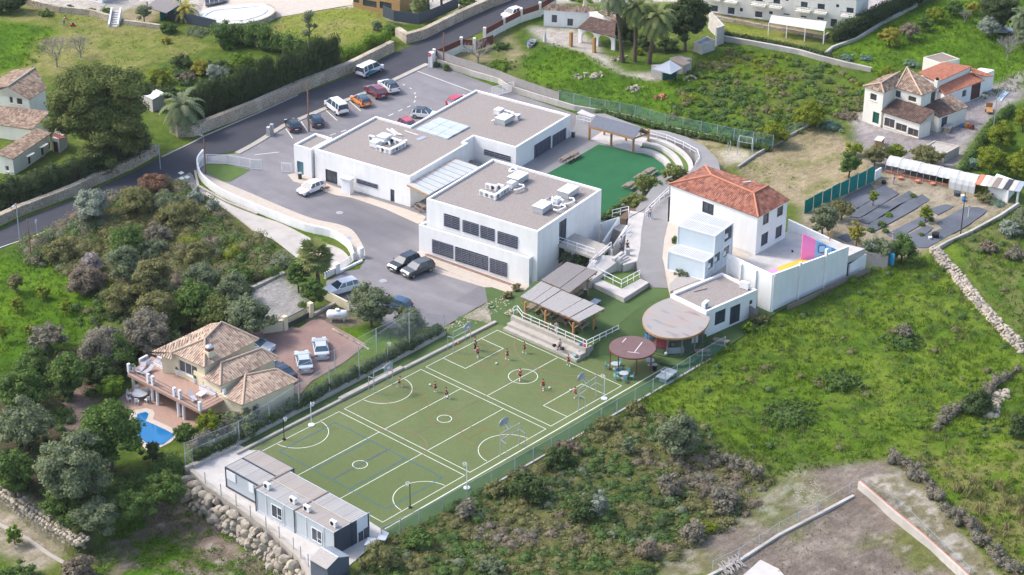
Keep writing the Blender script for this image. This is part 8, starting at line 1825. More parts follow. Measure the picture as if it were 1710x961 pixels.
for L_ in (('slim dark cypress column beside the small solar panel','cypress_tree','tree',(383,34,400,84),'cyp',0,.14,260,0,None,2.2),
 ('round dark green bush left of the cypress column','round_bush','bush',(361,34,392,78),'green'),('yellow flowering bush in the garden behind the cypress hedge','yellow_bush','bush',(318,98,352,130),'yellow'),('pale green feathery bush in the garden behind the cypress hedge','feathery_bush','bush',(376,85,430,118),'bright'),('grey-green olive in the garden behind the cypress hedge','olive_tree','tree',(344,108,380,140),'silver'),
 ('spreading yellow-green shrub at the garden corner near the pine','garden_shrub','bush',(240,112,292,148),'citrus'),('dark leafy shrub above the yellow bush','garden_shrub','bush',(280,90,325,122),'dark'),('brownish shrub between the yellow bush and the olive','dry_shrub','bush',(296,118,330,140),'brown'),('dark bushes at the lower end of the cypress hedge','garden_shrub','bush',(262,140,302,168),'dark'),('bushy green clump beside the date palm','garden_shrub','bush',(300,145,345,175),'green'),
 ('dark tree cropped by the top left corner','dark_tree','tree',(-15,-18,42,30),'cyp'),('rounded green tree beside the straw awning','garden_tree','tree',(226,6,254,36),'olive',.6),('mixed shrubs below the dark blue-black screen, left part','garden_shrub','bush',(264,34,300,62),'green'),('mixed shrubs below the dark blue-black screen, right part','garden_shrub','bush',(300,42,358,66),'olive'),('small orange-yellow shrub at the edge of the mown field','yellow_bush','bush',(268,60,286,76),'yellow'),
 ('palm-like shrub at the foot of the cypress column','agave_plant','plant',(374,70,392,86),'bright'),('dark shrub left of the villa wall near the top edge','garden_shrub','bush',(112,8,124,20),'dark'),('shrub row on the rubble wall at the garden steps','garden_shrub','bush',(142,12,162,26),'green'),('spiky plant at the top of the garden steps','spiky_plant','plant',(165,12,192,32),'green'),
 ('dark shrub below the villa wall near the mower','garden_shrub','bush',(62,14,92,32),'green'),('bushy shrub at the corner of the sunny lawn by the gate','garden_shrub','bush',(620,32,640,56),'olive'),('green shrub spilling over the wall near the side drive','garden_shrub','bush',(636,40,660,62),'green'),
 ('dark tree behind the screening fence at the top of the road','dark_tree','tree',(762,-8,800,20),'green'),('long hedge-like shrub behind the white cottage','garden_shrub','bush',(940,-10,1000,6),'bright'),('bright green shrub behind the grey board fence','garden_shrub','bush',(805,95,868,124),'bright'),('small shrub among the weeds below the almond tree','garden_shrub','bush',(822,68,852,88),'green'),
 ('small green bush at the base of the pole by the gate pier','small_bush','bush',(738,108,752,120),'green'),('tiny bush beside the white gate pier','small_bush','bush',(724,104,735,113),'green'),('large dark tree behind the palms','dark_tree','tree',(1108,-15,1187,76),'cyp',1.5,.19,190),('dark cypress clump between the first and second palms','cypress_tree','tree',(1024,20,1062,82),'cyp',0,.16,200,0,None,2.0),('dark leafy tree between the second and third palms','dark_tree','tree',(1062,48,1098,92),'dark'),
 ('tangled shrub behind the tin shed','garden_shrub','bush',(1098,62,1135,92),'dark'),('low bush behind the cottage porch pillar','small_bush','bush',(1058,80,1076,96),'citrus'),
 ('large orange-leaved citrus tree at the lower end of the weedy field','citrus_tree','tree',(1320,168,1386,216),'citrus',.3),('dark citrus bush beside the wire fence','citrus_tree','tree',(1264,202,1322,246),'citrus',.2),('citrus bush next to the field wall behind the farmhouse','citrus_tree','tree',(1464,108,1502,134),'citrus'),('fruit-laden orange tree in the orchard nearest the clipped hedge','citrus_tree','tree',(1464,46,1508,78),'yellow',.4),('brownish fruit tree next to the fruit-laden orange tree','citrus_tree','tree',(1500,38,1538,66),'brown',.5),
 ('green fruit tree in the upper orchard','citrus_tree','tree',(1530,28,1560,52),'green',.3),('yellow-green fruit tree in the upper orchard beside the hedge','citrus_tree','tree',(1545,10,1582,38),'citrus',.3),('leafy green tree in the upper orchard','garden_tree','tree',(1575,0,1612,28),'green',.3),('lime-yellow tree at the top edge of the orchard','lime_tree','tree',(1612,2,1640,24),'yellow',.3),('big blue-green tree at the top right','dark_tree','tree',(1634,-16,1706,52),'cyp',.8),('silver olive tree near the parked pale car','olive_tree','tree',(1632,26,1672,62),'silver',.5),('olive tree at the right edge below the big dark tree','olive_tree','tree',(1692,48,1730,82),'olive',.4),
 ('blue-green agave clump left of the orchard','agave_plant','agave',(1400,88,1430,106),'agave'),('blue-green agave clump in the middle of the orchard','agave_plant','agave',(1432,90,1460,106),'agave'),('blue-green agave behind the farmhouse roof','agave_plant','agave',(1508,98,1536,116),'agave'),
 ('blue-green cactus mass at the corner of the dry plot','agave_plant','agave',(1360,196,1412,224),'agave'),('brown dead shrub heap before the farmhouse','dry_shrub','bush',(1385,180,1440,205),'brown'),
 ('bushy tree on the dry plot nearest the teal screen','orchard_tree','tree',(1400,252,1438,298),'green',.3),('yellow-green tree on the edge of the farmhouse yard','orchard_tree','tree',(1412,236,1446,262),'citrus',.3),('broad brownish-yellow tree behind the poly tunnel, left','orchard_tree','tree',(1442,240,1482,278),'scrub',.3),('yellow-green tree behind the poly tunnel','orchard_tree','tree',(1476,238,1512,272),'citrus',.3),('greyish tree between the poly tunnel and the cistern','orchard_tree','tree',(1518,240,1580,282),'scrub',.3),
 ('round citrus tree left in the grove by the right edge','citrus_tree','tree',(1628,240,1684,296),'citrus',.2),('round citrus tree right in the grove by the right edge','citrus_tree','tree',(1678,250,1725,302),'citrus',.2),('citrus tree at the top of the right-edge grove','citrus_tree','tree',(1644,202,1700,252),'citrus',.2),('citrus tree at the far corner of the right-edge grove','citrus_tree','tree',(1690,178,1730,222),'citrus',.2),('blue-green shrub on the verge of the farmhouse drive','garden_shrub','bush',(1612,262,1640,288),'agave'),
 ('sprawling grey-green tree at the corner of the vegetable plot','orchard_tree','tree',(1348,338,1402,396),'olive',.3),('yellow-green tree beside the sprawling grey-green tree','orchard_tree','tree',(1384,334,1428,368),'scrub',.3),('slim yellow-green tree behind the court wall','lemon_tree','tree',(1416,368,1446,412),'yellow',.2),('wide feathery tree behind the blue sheet fence','orchard_tree','tree',(1442,395,1500,442),'olive',.2),('feathery tree at the right of the blue sheet fence','orchard_tree','tree',(1482,392,1534,440),'green',.2),
 ('small young tree on the weed mats near the teal screen','young_tree','tree',(1450,316,1468,342),'citrus',.3),('round little orange tree in the middle of the vegetable plot','orange_tree','tree',(1534,344,1559,368),'citrus',.3),('yellow-flowered bush before the tool shed','garden_shrub','bush',(1622,318,1665,340),'scrub',.2),('blue-green low shrub before the tool shed','garden_shrub','bush',(1650,332,1682,348),'agave'),('olive tree at the right edge below the tool shed','olive_tree','tree',(1688,342,1735,392),'olive',.2),
 ('grey olive on the slope right of the vegetable plot','olive_tree','tree',(1668,365,1708,402),'silver'),('purple-brown scrub patch on the right-edge slope','dry_shrub','bush',(1670,408,1722,440),'mauve'),('brown scrub patch beside the dry-stone wall','dry_shrub','bush',(1628,400,1672,428),'brown'),
 ('fan palm clump at the top of the planting beside the curved steps','fan_palm','palm',(1102,272,1146,304),'fan',0,.16,150,1.5),('bright fan palm clump in the middle of the planting bed','fan_palm','palm',(1054,290,1098,328),'fan',0,.16,150,1.5),('fan palm clump lower in the planting bed','fan_palm','palm',(1038,320,1084,356),'fan',0,.16,150,1.5),('dark shrub between the fan palms of the planting bed','garden_shrub','bush',(1082,300,1118,326),'green',0,.15,150,1.8),('dark shrub at the lower corner of the planting bed','garden_shrub','bush',(1012,340,1046,368),'green',0,.15,150,1.3),('dark round shrub against the end wall of the two-storey block','garden_shrub','bush',(1002,356,1022,372),'dark',0,.15,150,1.2),
 ('rounded grey-green shrub left under the concrete footbridge','round_bush','bush',(928,418,968,446),'olive',0,.13,190,1.3),('dark green shrub right under the concrete footbridge','round_bush','bush',(958,420,994,450),'green',0,.13,190,1.3),('leafy shrub at the foot of the lower white container','round_bush','bush',(1124,444,1160,464),'olive',0,.13,190,3.0),('little bush at the corner of the upper white container','small_bush','bush',(1121,394,1131,408),'green',0,.12,190,3.0),('round bright green bush on the lawn right of the small room','round_bush','bush',(1236,537,1259,559),'bright',0,.12,230),('dry yellow grass clump at the end of the reed fence','dry_shrub','bush',(1255,520,1290,545),'scrub'),
 ('orange-yellow grass tuft at the corner of the two-storey block','grass_tuft','plant',(853,474,870,488),'straw'),('brown grass clump by the gravel path','grass_tuft','plant',(838,486,856,500),'straw'),
 ('large rounded olive bush between the gas tank and the car park','olive_tree','tree',(582,470,656,550),'olive',.3,.17,190),('paler olive bush right of the large rounded one','olive_tree','tree',(655,512,712,562),'olive',.2),('dark ivy-like bush at the end of the tall ball-stop net','round_bush','bush',(718,540,744,562),'dark'),('dark green tree mass below the fan palm at the track gate','garden_tree','tree',(476,425,520,490),'green',.2,.18,170),('dark green tree standing before the villa gate pillar','garden_tree','tree',(500,462,545,518),'green',.2,.18,170),('grey-green tree on the near side of the villa gate','olive_tree','tree',(366,494,460,566),'olive',.6,.17,180),
 ('whitish-green tree on the left verge of the road','elder_tree','tree',(120,314,182,374),'silver',.4),('small pale sapling beside the whitish-green tree','elder_tree','tree',(178,316,194,334),'silver',.2),('reddish-brown bush at the road junction','red_bush','bush',(224,284,290,330),'red',.2),('yellow-olive bush below the reddish-brown one','garden_shrub','bush',(196,308,262,366),'scrub',.2),('dark grey-green bush right of the yellow-olive one','garden_shrub','bush',(240,315,318,368),'olive',.2),('pale leafed small tree at the kerb of the concrete track','elder_tree','tree',(310,312,344,348),'silver',.3),('single pale sapling on the concrete track verge','elder_tree','tree',(342,328,366,360),'silver',.3),
 ('dark blue-green tree in the middle of the left scrub','scrub_tree','tree',(178,374,244,432),'green',.3),('grey-mauve leafless bush beside the dark blue-green tree','dry_shrub','bush',(238,372,288,416),'mauve'),('blue-grey olive below the dark blue-green tree','olive_tree','tree',(176,402,238,484),'olive',.4),('blue-green bush right of the blue-grey olive','olive_tree','tree',(226,396,280,440),'olive'),('tall yellow-green tree in the left scrub','scrub_tree','tree',(220,424,290,508),'scrub',.6,.18,170),('whitish twiggy bush left of the blue-grey olive','dry_shrub','bush',(130,418,176,470),'grey'),
 ('dark green tree in the belt above the villa','belt_tree','tree',(285,468,372,540),'green',.6,.19,170),('green tree behind the upper villa roof','belt_tree','tree',(330,490,400,552),'pine',.6,.19,170),('yellow-green leafy tree above the purple-brown trees','belt_tree','tree',(225,480,300,552),'scrub',.6,.18,160),('purple-brown leafless tree left of the villa roof','belt_tree','tree',(195,520,290,600),'mauve',.6,.17,170),('purple-brown tree further left in the belt','belt_tree','tree',(128,545,215,622),'mauve',.5,.17,170),('brown-grey tree at the left end of the purple belt','belt_tree','tree',(36,538,120,592),'mauve',.3,.17,150),('dark green tree in the left belt below the orchard','belt_tree','tree',(75,585,150,668),'green',.5,.19,160),('dark green tree at the left edge of the belt','belt_tree','tree',(-12,610,82,690),'green',.5,.19,160),('dark green tree between the belt and the pool garden','belt_tree','tree',(128,590,205,650),'dark',.5,.19,160),
 ('grey olive tree at the left edge below the belt','olive_tree','tree',(-15,668,96,752),'olive',.8,.19,170),('large dark round tree beside the villa pool','belt_tree','tree',(115,668,246,788),'green',.8,.20,190,0,None,1.0,.30),('big pale olive tree in the lower left grove','olive_tree','tree',(48,722,186,850),'olive',.6,.19,190,0,None,1.0,.30),('dark olive tree at the left edge of the lower grove','belt_tree','tree',(-20,745,60,830),'green',.5,.19,160),('leafy green tree in the villa pool garden','garden_tree','tree',(160,626,208,668),'bright',.3),('glossy citrus tree under the right end of the balcony','citrus_tree','tree',(326,684,372,732),'citrus',.4,.16,190),('dark round hedge bush at the near end of the pool','round_bush','bush',(286,706,336,742),'green'),('dark rounded bush at the near pool corner','round_bush','bush',(236,732,272,782),'dark'),('grey-green shrubs between the villa and the ball-stop net','garden_shrub','bush',(368,682,440,736),'olive',0,.16,160),('pale green shrub below the villa wall by the net','garden_shrub','bush',(318,722,372,762),'olive'),
 ('small bright lemon tree in the sandy plot at the bottom left','lemon_tree','tree',(8,876,38,910),'bright',.3,.14,200,-3.0),
 ('tangled brown and green bush at the bottom edge left','dry_shrub','bush',(95,925,165,985),'brown',0,.16,150,-3.0),('green shrub in the bottom left corner','garden_shrub','bush',(-10,938,70,990),'green',0,.16,150,-3.0),
 ('rounded grey olive tree in the scrub right of the pitch','olive_tree','tree',(1095,692,1174,766),'olive',.3,.17,200),('dense dark bush in the scrub near the pitch corner','scrub_tree','tree',(842,786,922,844),'dark',0,.17,190),('silver-blue small tree in the middle of the scrub','silver_tree','tree',(984,814,1018,872),'silver',0,.15,180),('dark green bush left of the silver-blue tree','scrub_tree','tree',(948,832,994,880),'dark'),('brownish bush at the scrub edge beside the fence','dry_shrub','bush',(926,730,972,762),'brown'),('pale green shrub beside the grey olive tree','garden_shrub','bush',(1035,725,1062,766),'olive'),('grey-mauve bush hanging over the fence footing','dry_shrub','bush',(760,834,796,872),'mauve'),
 ('broad dark mound of brush in the green field, lower','brush_mound','bush',(1252,664,1382,718),'green',0,.15,150),('broad dark mound of brush in the green field, middle','brush_mound','bush',(1362,612,1450,660),'green',0,.15,150),('brush mound with mauve twigs in the upper green field','brush_mound','bush',(1460,545,1556,592),'green',0,.15,150),('mauve twigs on top of the upper brush mound','dry_shrub','bush',(1492,540,1530,566),'mauve',.3),('dark brush beside the white rock outcrop at the right edge','brush_mound','bush',(1600,650,1665,700),'dark'),('dark spiky bush at the right edge below the rocks','garden_shrub','bush',(1680,690,1725,740),'dark')):
 veg(*L_)
for L_ in (('dark olive tree merging into the belt left of the concrete entrance apron',(300,440,372,500),'olive'),('broad olive-green tree behind the grey-green gate tree',(352,455,420,520),'olive'),('leafy tree between the yellow-green tree and the purple trees',(250,500,322,560),'green'),('mixed brown-green trees at the lower edge of the left scrub',(170,470,240,530),'scrub'),('low green trees at the upper edge of the left scrub belt',(300,400,368,452),'scrub'),
 ('green trees along the concrete apron wall',(372,440,430,482),'green'),('tall olive scrub right of the reddish bush',(262,330,330,392),'scrub'),('dense olive scrub in the left corner by the leaning pole',(70,395,130,450),'scrub'),('olive-brown scrub above the bright orchard',(110,440,178,500),'brown'),('dark trees filling the belt below the bright orchard',(150,560,235,640),'green'),('dark trees at the left edge over the bright orchard corner',(20,580,90,650),'green'),('dense green trees masking the bank above the low weedy ground, right end',(232,785,318,848),'green'),('dense green trees masking the bank above the low weedy ground, middle',(176,815,262,878),'green'),('olive-green trees at the left end of the bank above the weedy ground',(120,828,205,898),'olive'),('dark shrub mass between the pale olive and the rubble bank',(60,815,140,872),'green'),('dark shrub mass above the rubble bank at the left edge',(-15,770,62,828),'green'),('green shrub spilling onto the pitch fence near the table tennis table',(1040,668,1080,700),'scrub'),('olive-brown shrub on the fence line below the far court corner',(985,690,1040,726),'scrub'),('dark shrub clump on the slope opposite the middle court',(905,745,960,790),'dark'),('straw-tinged shrub at the fence opposite the near court',(800,800,850,836),'scrub'),('green shrub overhanging the glass tables',(600,905,670,960),'scrub'),('dark green shrub below the near corner of the pitch',(668,880,730,925),'green'),('mauve shrub in the middle of the scrub slope',(1090,790,1150,832),'mauve'),('mauve shrub patch above the chalky track',(1130,870,1185,912),'mauve'),('mauve shrub at the upper edge of the chalky track',(1180,815,1240,862),'mauve'),('round brown shrub in the lower scrub',(1060,900,1105,940),'brown'),
 ('yellow-green shrub beside the chalky track',(1170,870,1202,894),'citrus'),('olive shrub at the bottom of the scrub slope',(790,925,850,965),'olive')):veg(L_[0],'scrub_bush','bush',L_[1],L_[2])
hedge('low ivy hedge along the foot of the ball-stop net',[(330,772),(400,737),(500,684),(600,630),(680,588),(735,560)],1.3,1.3,'dark',0,1,.14,170)
hedge('grey twiggy hedge behind the portable slab fence',[(322,762),(370,738),(430,706)],1.5,1.4,'mauve',0,1,.14,170)
hedge('thick dark hedge below the pool trees, above the low weedy ground',[(128,890),(180,862),(235,832),(290,800),(312,790)],2.4,3.2,'green',-1.5,1,.18,150)
hedge('clipped dark hedge climbing beside the apartment block',[(1396,72),(1420,62),(1460,42),(1500,22),(1560,-8)],2.4,2.2,'cyp',0,1,.16,150,rough=.08)
hedge('twiggy mauve hedge falling down beside the fallow plot',[(1494,762),(1508,782),(1535,802),(1560,830),(1590,860),(1625,895),(1660,930),(1700,968)],1.0,1.3,'mauve',0,1,.13,200)
hedge('twiggy mauve hedge between the scrub and the green field',[(1172,776),(1210,778),(1245,790),(1275,805)],1.0,1.3,'mauve',0,1,.13,200)
hedge('grey bramble mound curving along the right edge',[(1560,720),(1600,690),(1640,668),(1665,645),(1700,620)],.8,1.4,'mauve',0,1,.13,170)
hedge('green bushes under the green wire fence behind the curved path',[(1000,193),(1060,206),(1110,220),(1170,232),(1240,246),(1290,254)],.9,1.2,'green',0,1,.14,150)
hedge('weeds along the crumbling field wall',[(1205,62),(1260,70),(1330,85),(1390,100)],.8,1.1,'dark',0,1,.14,150)
hedge('dark hedge along the farmhouse drive beside the grove',[(1602,296),(1625,262),(1650,222),(1690,185)],1.2,1.5,'green',0,1,.15,150)
hedge('tall bush belt behind the villa beside the purple trees',[(290,590),(250,585),(210,600),(175,620)],2.2,3,'dark',0,1,.18,130)
baretree('pale leafless tree left in the mown field',(95,114),(65,62,112,114));baretree('dark-trunked leafless tree right in the mown field',(134,97),(112,62,158,97));baretree('flowering almond tree behind the grey board fence',(798,106),(760,66,840,106));baretree('leafless grey tree at the top right edge',(1682,100),(1662,62,1708,100));baretree('small leafless tree near the big blue-green tree',(1611,38),(1600,18,1624,38))
palmtree('tall first palm with bare trunk before the cottage',(1040,105),(1026,-8),3.6,'date',40,.3);palmtree('second palm left of the leaning one',(1060,104),(1064,12),3.6,'date',44,.3,'fan');palmtree('leaning third palm with the fullest crown',(1083,108),(1098,30),3.9,'date',50,.33,'fan')
palmtree('fan palm at the gate of the concrete track',(533,486),(527,428),2.7,'fan',40,.25,'fan');palmtree('small fan palm beside the brown arcade house',(704,36),(701,10),1.9,'fan',34,.25,'fan');palmtree('banana-like yellow palm at the teal screen',(310,34),(310,16),2.8,'date',36,.3,'yellow')
palmtree('bare palm trunk left by the top edge of the road',(717,32),(713,-14),2,'date',12,.22);palmtree('bare palm trunk right by the top edge of the road',(738,26),(736,-16),2,'date',12,.22);palmtree('pale date palm cropped by the right edge',(1708,70),(1708,28),3,'date',40,.3);palmtree('small cycad on the roadside verge by the hedge',(246,262),(246,250),1.2,'date',20,.15,skirt=False);palmtree('left cycad at the garden steps',(174,24),(174,16),1.2,'date',20,.15,skirt=False);palmtree('young palm in the orchard beside the purple trees',(70,592),(70,572),1.8,'date',24,.2,skirt=False)
t=thing('cloud_pruned_pine','cloud-pruned little pine on the sunny lawn','tree',G(516,64));mb=MB();mb.tube([(0,0,0),(.2,0,1.2),(-.1,0,2.4),(.3,0,3.8)],[.16,.13,.1,.07],6);mb.tube([(.1,0,.8),(.9,-.6,1.8)],[.1,.06],5);mb.build('trunk','bark',t);V,F,C=leafcloud([(.3,0,4.0,.9,.6),(-.1,.2,3.0,.8,.5),(0,-.1,2.1,.6,.45),(.9,-.6,2.0,.55,.4),(-.5,.1,.9,.8,.6),(.1,.3,3.5,.7,.5)],330,.13,'olive',seed=3);fast_mesh('crown',V,F,C,'leaf',t)
for i,b_ in enumerate(((8,452,42,492),(16,496,42,522),(58,478,84,500),(98,500,120,526),(-8,536,14,574),(38,542,60,560),(50,395,72,412))):
 veg(('greyish little citrus at the left edge of the bright orchard','second little citrus at the left of the bright orchard','yellow-flecked citrus in the bright orchard','citrus bush nearest the scrub in the bright orchard','citrus cropped by the left edge','citrus beside the young orchard palm','yellow-green weed bush by the road verge')[i],'citrus_tree','tree',b_,'citrus' if i else 'scrub',.2,.13,200)
zn_=Zm(1340,280,5.655)
for i,(x,y,w) in enumerate(((752,540,46),(645,597,38),(784,604,28),(1126,536,30),(1215,497,20),(815,452,30),(1042,268,26),(1122,635,18))):
 a_=zn_(x-w,y-w*.75);c_=zn_(x+w,y+w*.6);veg(('dark leafy artichoke plant by the grassy plot path','dark leafy plant left of the artichoke','small dark round plant on the plot path','dark spiky plant below the little orange tree','small plant right of the little orange tree','bright lettuce-green plant on the wide weed mat','green bush at the top end of the fourth weed mat','tiny plant on the lower weed mat')[i],'garden_plant','plant',(*a_,*c_),'bright' if i == 5 else 'green',0,.10,300)
# ================================================================ terrain
def inpoly(X,Y,P):
 r=np.zeros(X.shape,bool);n=len(P)
 for i in range(n):
  x0,y0=P[i-1];x1,y1=P[i]
  if y0 == y1:continue
  c=((y0 > Y) != (y1 > Y)) & (X < (x1-x0)*(Y-y0)/(y1-y0)+x0);r ^= c
 return r
def vnoise(X,Y,s,seed):
 x,y=X/s,Y/s;xi,yi=np.floor(x),np.floor(y);fx,fy=x-xi,y-yi;fx=fx*fx*(3-2*fx);fy=fy*fy*(3-2*fy)
 def h(a,b):v=np.sin(a*127.1+b*311.7+seed*74.7)*43758.5453;return v-np.floor(v)
 return (h(xi,yi)*(1-fx)+h(xi+1,yi)*fx)*(1-fy)+(h(xi,yi+1)*(1-fx)+h(xi+1,yi+1)*fx)*fy
def fbm(X,Y,s,seed,o=4):
 t=0;a=1;w=0
 for k in range(o):t=t+a*vnoise(X,Y,s,seed+k*3);w += a;a *= .55;s *= .47
 return t/w
def project(X,Y,Z):
 q=np.stack([X-CAM[0],Y-CAM[1],Z-CAM[2]]);c=RM @ q.reshape(3,-1)
 return (855+FPX*c[0]/c[2]).reshape(X.shape),(480.5+FPX*c[1]/c[2]).reshape(X.shape)
LOWZ=-3.0
WALLTOP=[(312,783),(345,812),(400,850),(455,890),(500,933),(520,975),(540,1040)]
LOWP=[(v.x,v.y) for v in GP([(-300,600),(0,806),(128,892),(200,846),(262,808)]+WALLTOP+[(540,1400),(-400,1400)])]
fwd=np.array([math.sin(YAW),math.cos(YAW)]);rgt=np.array([math.cos(YAW),-math.sin(YAW)])
us=np.concatenate([[-900,-500,-250,-150],np.arange(-105,105.1,.55),[150,250,500,900]]);vs_=np.concatenate([[-600,-100,80,130],np.arange(165,385.1,.6),[420,500,700,1500]])
U,V_=np.meshgrid(us,vs_);X=CAM[0]+rgt[0]*U+fwd[0]*V_;Y=CAM[1]+rgt[1]*U+fwd[1]*V_
low=inpoly(X,Y,LOWP)
hard=np.zeros(X.shape,bool)
for P in HARD:hard |= inpoly(X,Y,P)
def blur(a,n):
 a=a.astype(float)
 for _ in range(n):
  a=(a+np.roll(a,1,0)+np.roll(a,-1,0)+np.roll(a,1,1)+np.roll(a,-1,1))/5
 return a
hb=blur(hard,10)
Z=np.where(low,LOWZ,0.0)+np.clip(1-2.2*hb,0,1)*(.45*fbm(X,Y,5,3)-.12)
Z=np.where(hard,Z-.12,Z)
PX,PY=project(X,Y,Z)
def hx(r,g,b):return np.array([r,g,b])
n1,n2,n3=fbm(X,Y,7,11),fbm(X,Y,2.2,21),fbm(X,Y,22,31,3)
def k(n,a,b):return np.clip((n-a)/(b-a),0,1)[...,None]
def mix(a,b,t):return a*(1-t)+b*t
C_=mix(hx(.10,.165,.035),hx(.15,.19,.055),k(n1,.35,.65));C_=mix(C_,hx(.07,.12,.03),k(n2,.55,.75)*.8)
def zone(px,col):
 global C_
 m_=blur(inpoly(PX+(n2-.5)*14,PY+(n1-.5)*9,px),3)[...,None];C_=mix(C_,col,m_)
lush=mix(hx(.09,.185,.018),hx(.135,.235,.025),k(n1,.35,.6));lush=mix(lush,hx(.05,.11,.02),k(n2,.5,.75)*.7)
field=mix(hx(.125,.20,.03),hx(.185,.25,.045),k(n1,.38,.62));field=mix(field,hx(.065,.13,.035),k(n2,.5,.72)*.8);field=mix(field,hx(.28,.26,.12),k(n3*.5+n2*.5,.6,.72)*.7)
mown=mix(hx(.24,.25,.085),hx(.30,.27,.12),k(n1,.4,.65));mown=mix(mown,hx(.15,.20,.05),k(n2,.5,.7)*.7)
dry=mix(hx(.42,.34,.22),hx(.34,.28,.17),k(n1,.4,.65));dry=mix(dry,hx(.24,.24,.11),k(n2,.52,.72)*.7)
scrub=mix(hx(.15,.15,.065),hx(.19,.175,.085),k(n1,.4,.65));scrub=mix(scrub,hx(.10,.15,.04),k(n2,.45,.65))
soil=mix(hx(.23,.185,.15),hx(.29,.24,.195),k(n2,.4,.65));soil=mix(soil,hx(.16,.18,.06),k(n1,.52,.7)*.8);soil=mix(soil,hx(.42,.36,.30),k(fbm(X,Y,1.3,51,2),.68,.8)*.7)
chalk=mix(hx(.48,.43,.36),hx(.56,.51,.44),k(n2,.4,.6));chalk=mix(chalk,hx(.25,.22,.14),k(fbm(X,Y,1.1,41),.42,.54))
lawn=mix(hx(.24,.27,.065),hx(.31,.29,.11),k(n1,.42,.66));lawn=mix(lawn,hx(.42,.37,.24),k(n3,.6,.75)*.6)
yard=mix(hx(.50,.45,.40),hx(.56,.52,.47),k(n1,.4,.6))
drive=mix(hx(.36,.32,.31),hx(.44,.40,.38),k(n1,.4,.6))
lowmix=mix(hx(.25,.19,.14),hx(.32,.26,.20),k(n2,.4,.6));lowmix=mix(lowmix,hx(.09,.19,.025),k(fbm(X,Y,4,61),.41,.5));lowmix=mix(lowmix,hx(.52,.47,.40),k(fbm(X,Y,1.4,71,2),.68,.76)*.7)
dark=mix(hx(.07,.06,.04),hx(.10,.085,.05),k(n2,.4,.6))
zone([(-40,-60),(1710,-60),(1710,-5),(-40,20)],yard)
zone([(-20,25),(60,5),(170,28),(300,50),(350,75),(325,95),(235,122),(180,140),(80,128),(-20,130)],mown)
zone([(-20,34),(50,38),(98,50),(95,60),(62,66),(50,100),(30,118),(-20,120)],lush)
zone([(-20,-40),(55,-40),(40,14),(-10,38),(-20,34)],hx(.13,.2,.05))
zone([(50,-20),(300,-20),(235,5),(190,28),(130,20),(60,10)],yard)
zone([(190,28),(235,5),(270,20),(262,38),(215,42)],dry)
zone([(230,112),(340,85),(360,72),(430,90),(420,140),(350,180),(280,205),(240,160)],mix(hx(.09,.15,.035),hx(.17,.2,.05),k(n2,.4,.6)))
zone([(430,80),(470,25),(590,8),(650,15),(640,60),(560,80),(500,75)],lawn)
zone([(300,-20),(700,-30),(660,0),(590,12),(520,15),(470,28),(425,42),(320,35),(330,0)],yard)
zone([(640,25),(665,15),(690,30),(680,40),(650,35)],dry)
zone([(700,30),(800,5),(830,-20),(720,-20)],yard)
zone([(880,45),(960,45),(1000,75),(1010,95),(1040,120),(1095,120),(1105,132),(1090,138),(1040,124),(1000,115),(975,90),(920,75),(893,58)],yard)
zone([(735,95),(850,50),(880,95),(850,120),(740,105)],mix(hx(.17,.19,.08),hx(.3,.26,.16),k(n2,.4,.6)))
zone([(850,85),(885,90),(880,108),(850,110)],dry)
zone([(870,95),(925,75),(985,95),(1040,125),(1100,140),(1150,110),(1220,80),(1390,110),(1450,150),(1440,190),(1330,220),(1280,250),(1150,215),(1060,180),(950,150),(880,135)],lush)
zone([(1150,110),(1220,80),(1390,110),(1450,150),(1440,190),(1330,220),(1280,250),(1220,232),(1180,180)],mix(field,hx(.13,.155,.05),k(n1,.4,.55)*.7))
zone([(1180,30),(1400,75),(1390,70),(1310,80),(1210,60)],lawn)
zone([(1175,18),(1390,62),(1400,75),(1420,72),(1300,50),(1180,25)],hx(.50,.33,.24))
zone([(1385,75),(1560,0),(1720,0),(1720,140),(1640,170),(1540,100),(1470,130),(1440,115)],mix(lush,hx(.07,.14,.03),k(n3,.4,.6)*.6))
zone([(1420,0),(1480,-30),(1600,-30),(1520,10),(1430,40),(1400,50)],hx(.55,.52,.50))
zone([(1105,220),(1240,235),(1270,235),(1205,290),(1205,315),(1180,260)],mix(hx(.20,.20,.07),hx(.38,.32,.2),k(n2,.45,.55)))
zone([(1204,252),(1225,248),(1258,258),(1246,272),(1215,275)],hx(.60,.54,.43))
zone([(1230,288),(1275,245),(1360,210),(1415,230),(1460,262),(1462,300),(1345,352),(1240,300)],dry)
zone([(1420,195),(1500,170),(1640,140),(1660,140),(1710,120),(1710,165),(1660,200),(1640,215),(1600,275),(1555,300),(1460,285),(1430,235)],drive)
zone([(1640,215),(1710,160),(1710,310),(1640,295),(1605,280)],mix(hx(.08,.15,.03),hx(.12,.2,.03),k(n2,.4,.6)))
zone([(1340,350),(1480,285),(1620,320),(1700,340),(1600,400),(1550,425),(1480,440),(1330,430)],mix(hx(.34,.28,.20),hx(.42,.36,.27),k(n2,.4,.6)))
zone([(1290,520),(1480,440),(1560,420),(1590,400),(1710,560),(1710,700),(1520,760),(1480,770),(1290,770),(1150,700),(1030,690),(1140,600)],field)
zone([(1590,400),(1720,340),(1720,580),(1640,490)],mix(hx(.10,.17,.04),hx(.18,.2,.08),k(n2,.4,.6)))
zone([(1180,970),(1260,870),(1420,770),(1500,770),(1600,870),(1700,990)],soil)
zone([(1090,930),(1200,865),(1290,815),(1340,780),(1410,775),(1425,812),(1300,870),(1210,945),(1120,990)],mix(soil,mix(scrub,chalk,.5),k(n1,.42,.56)))
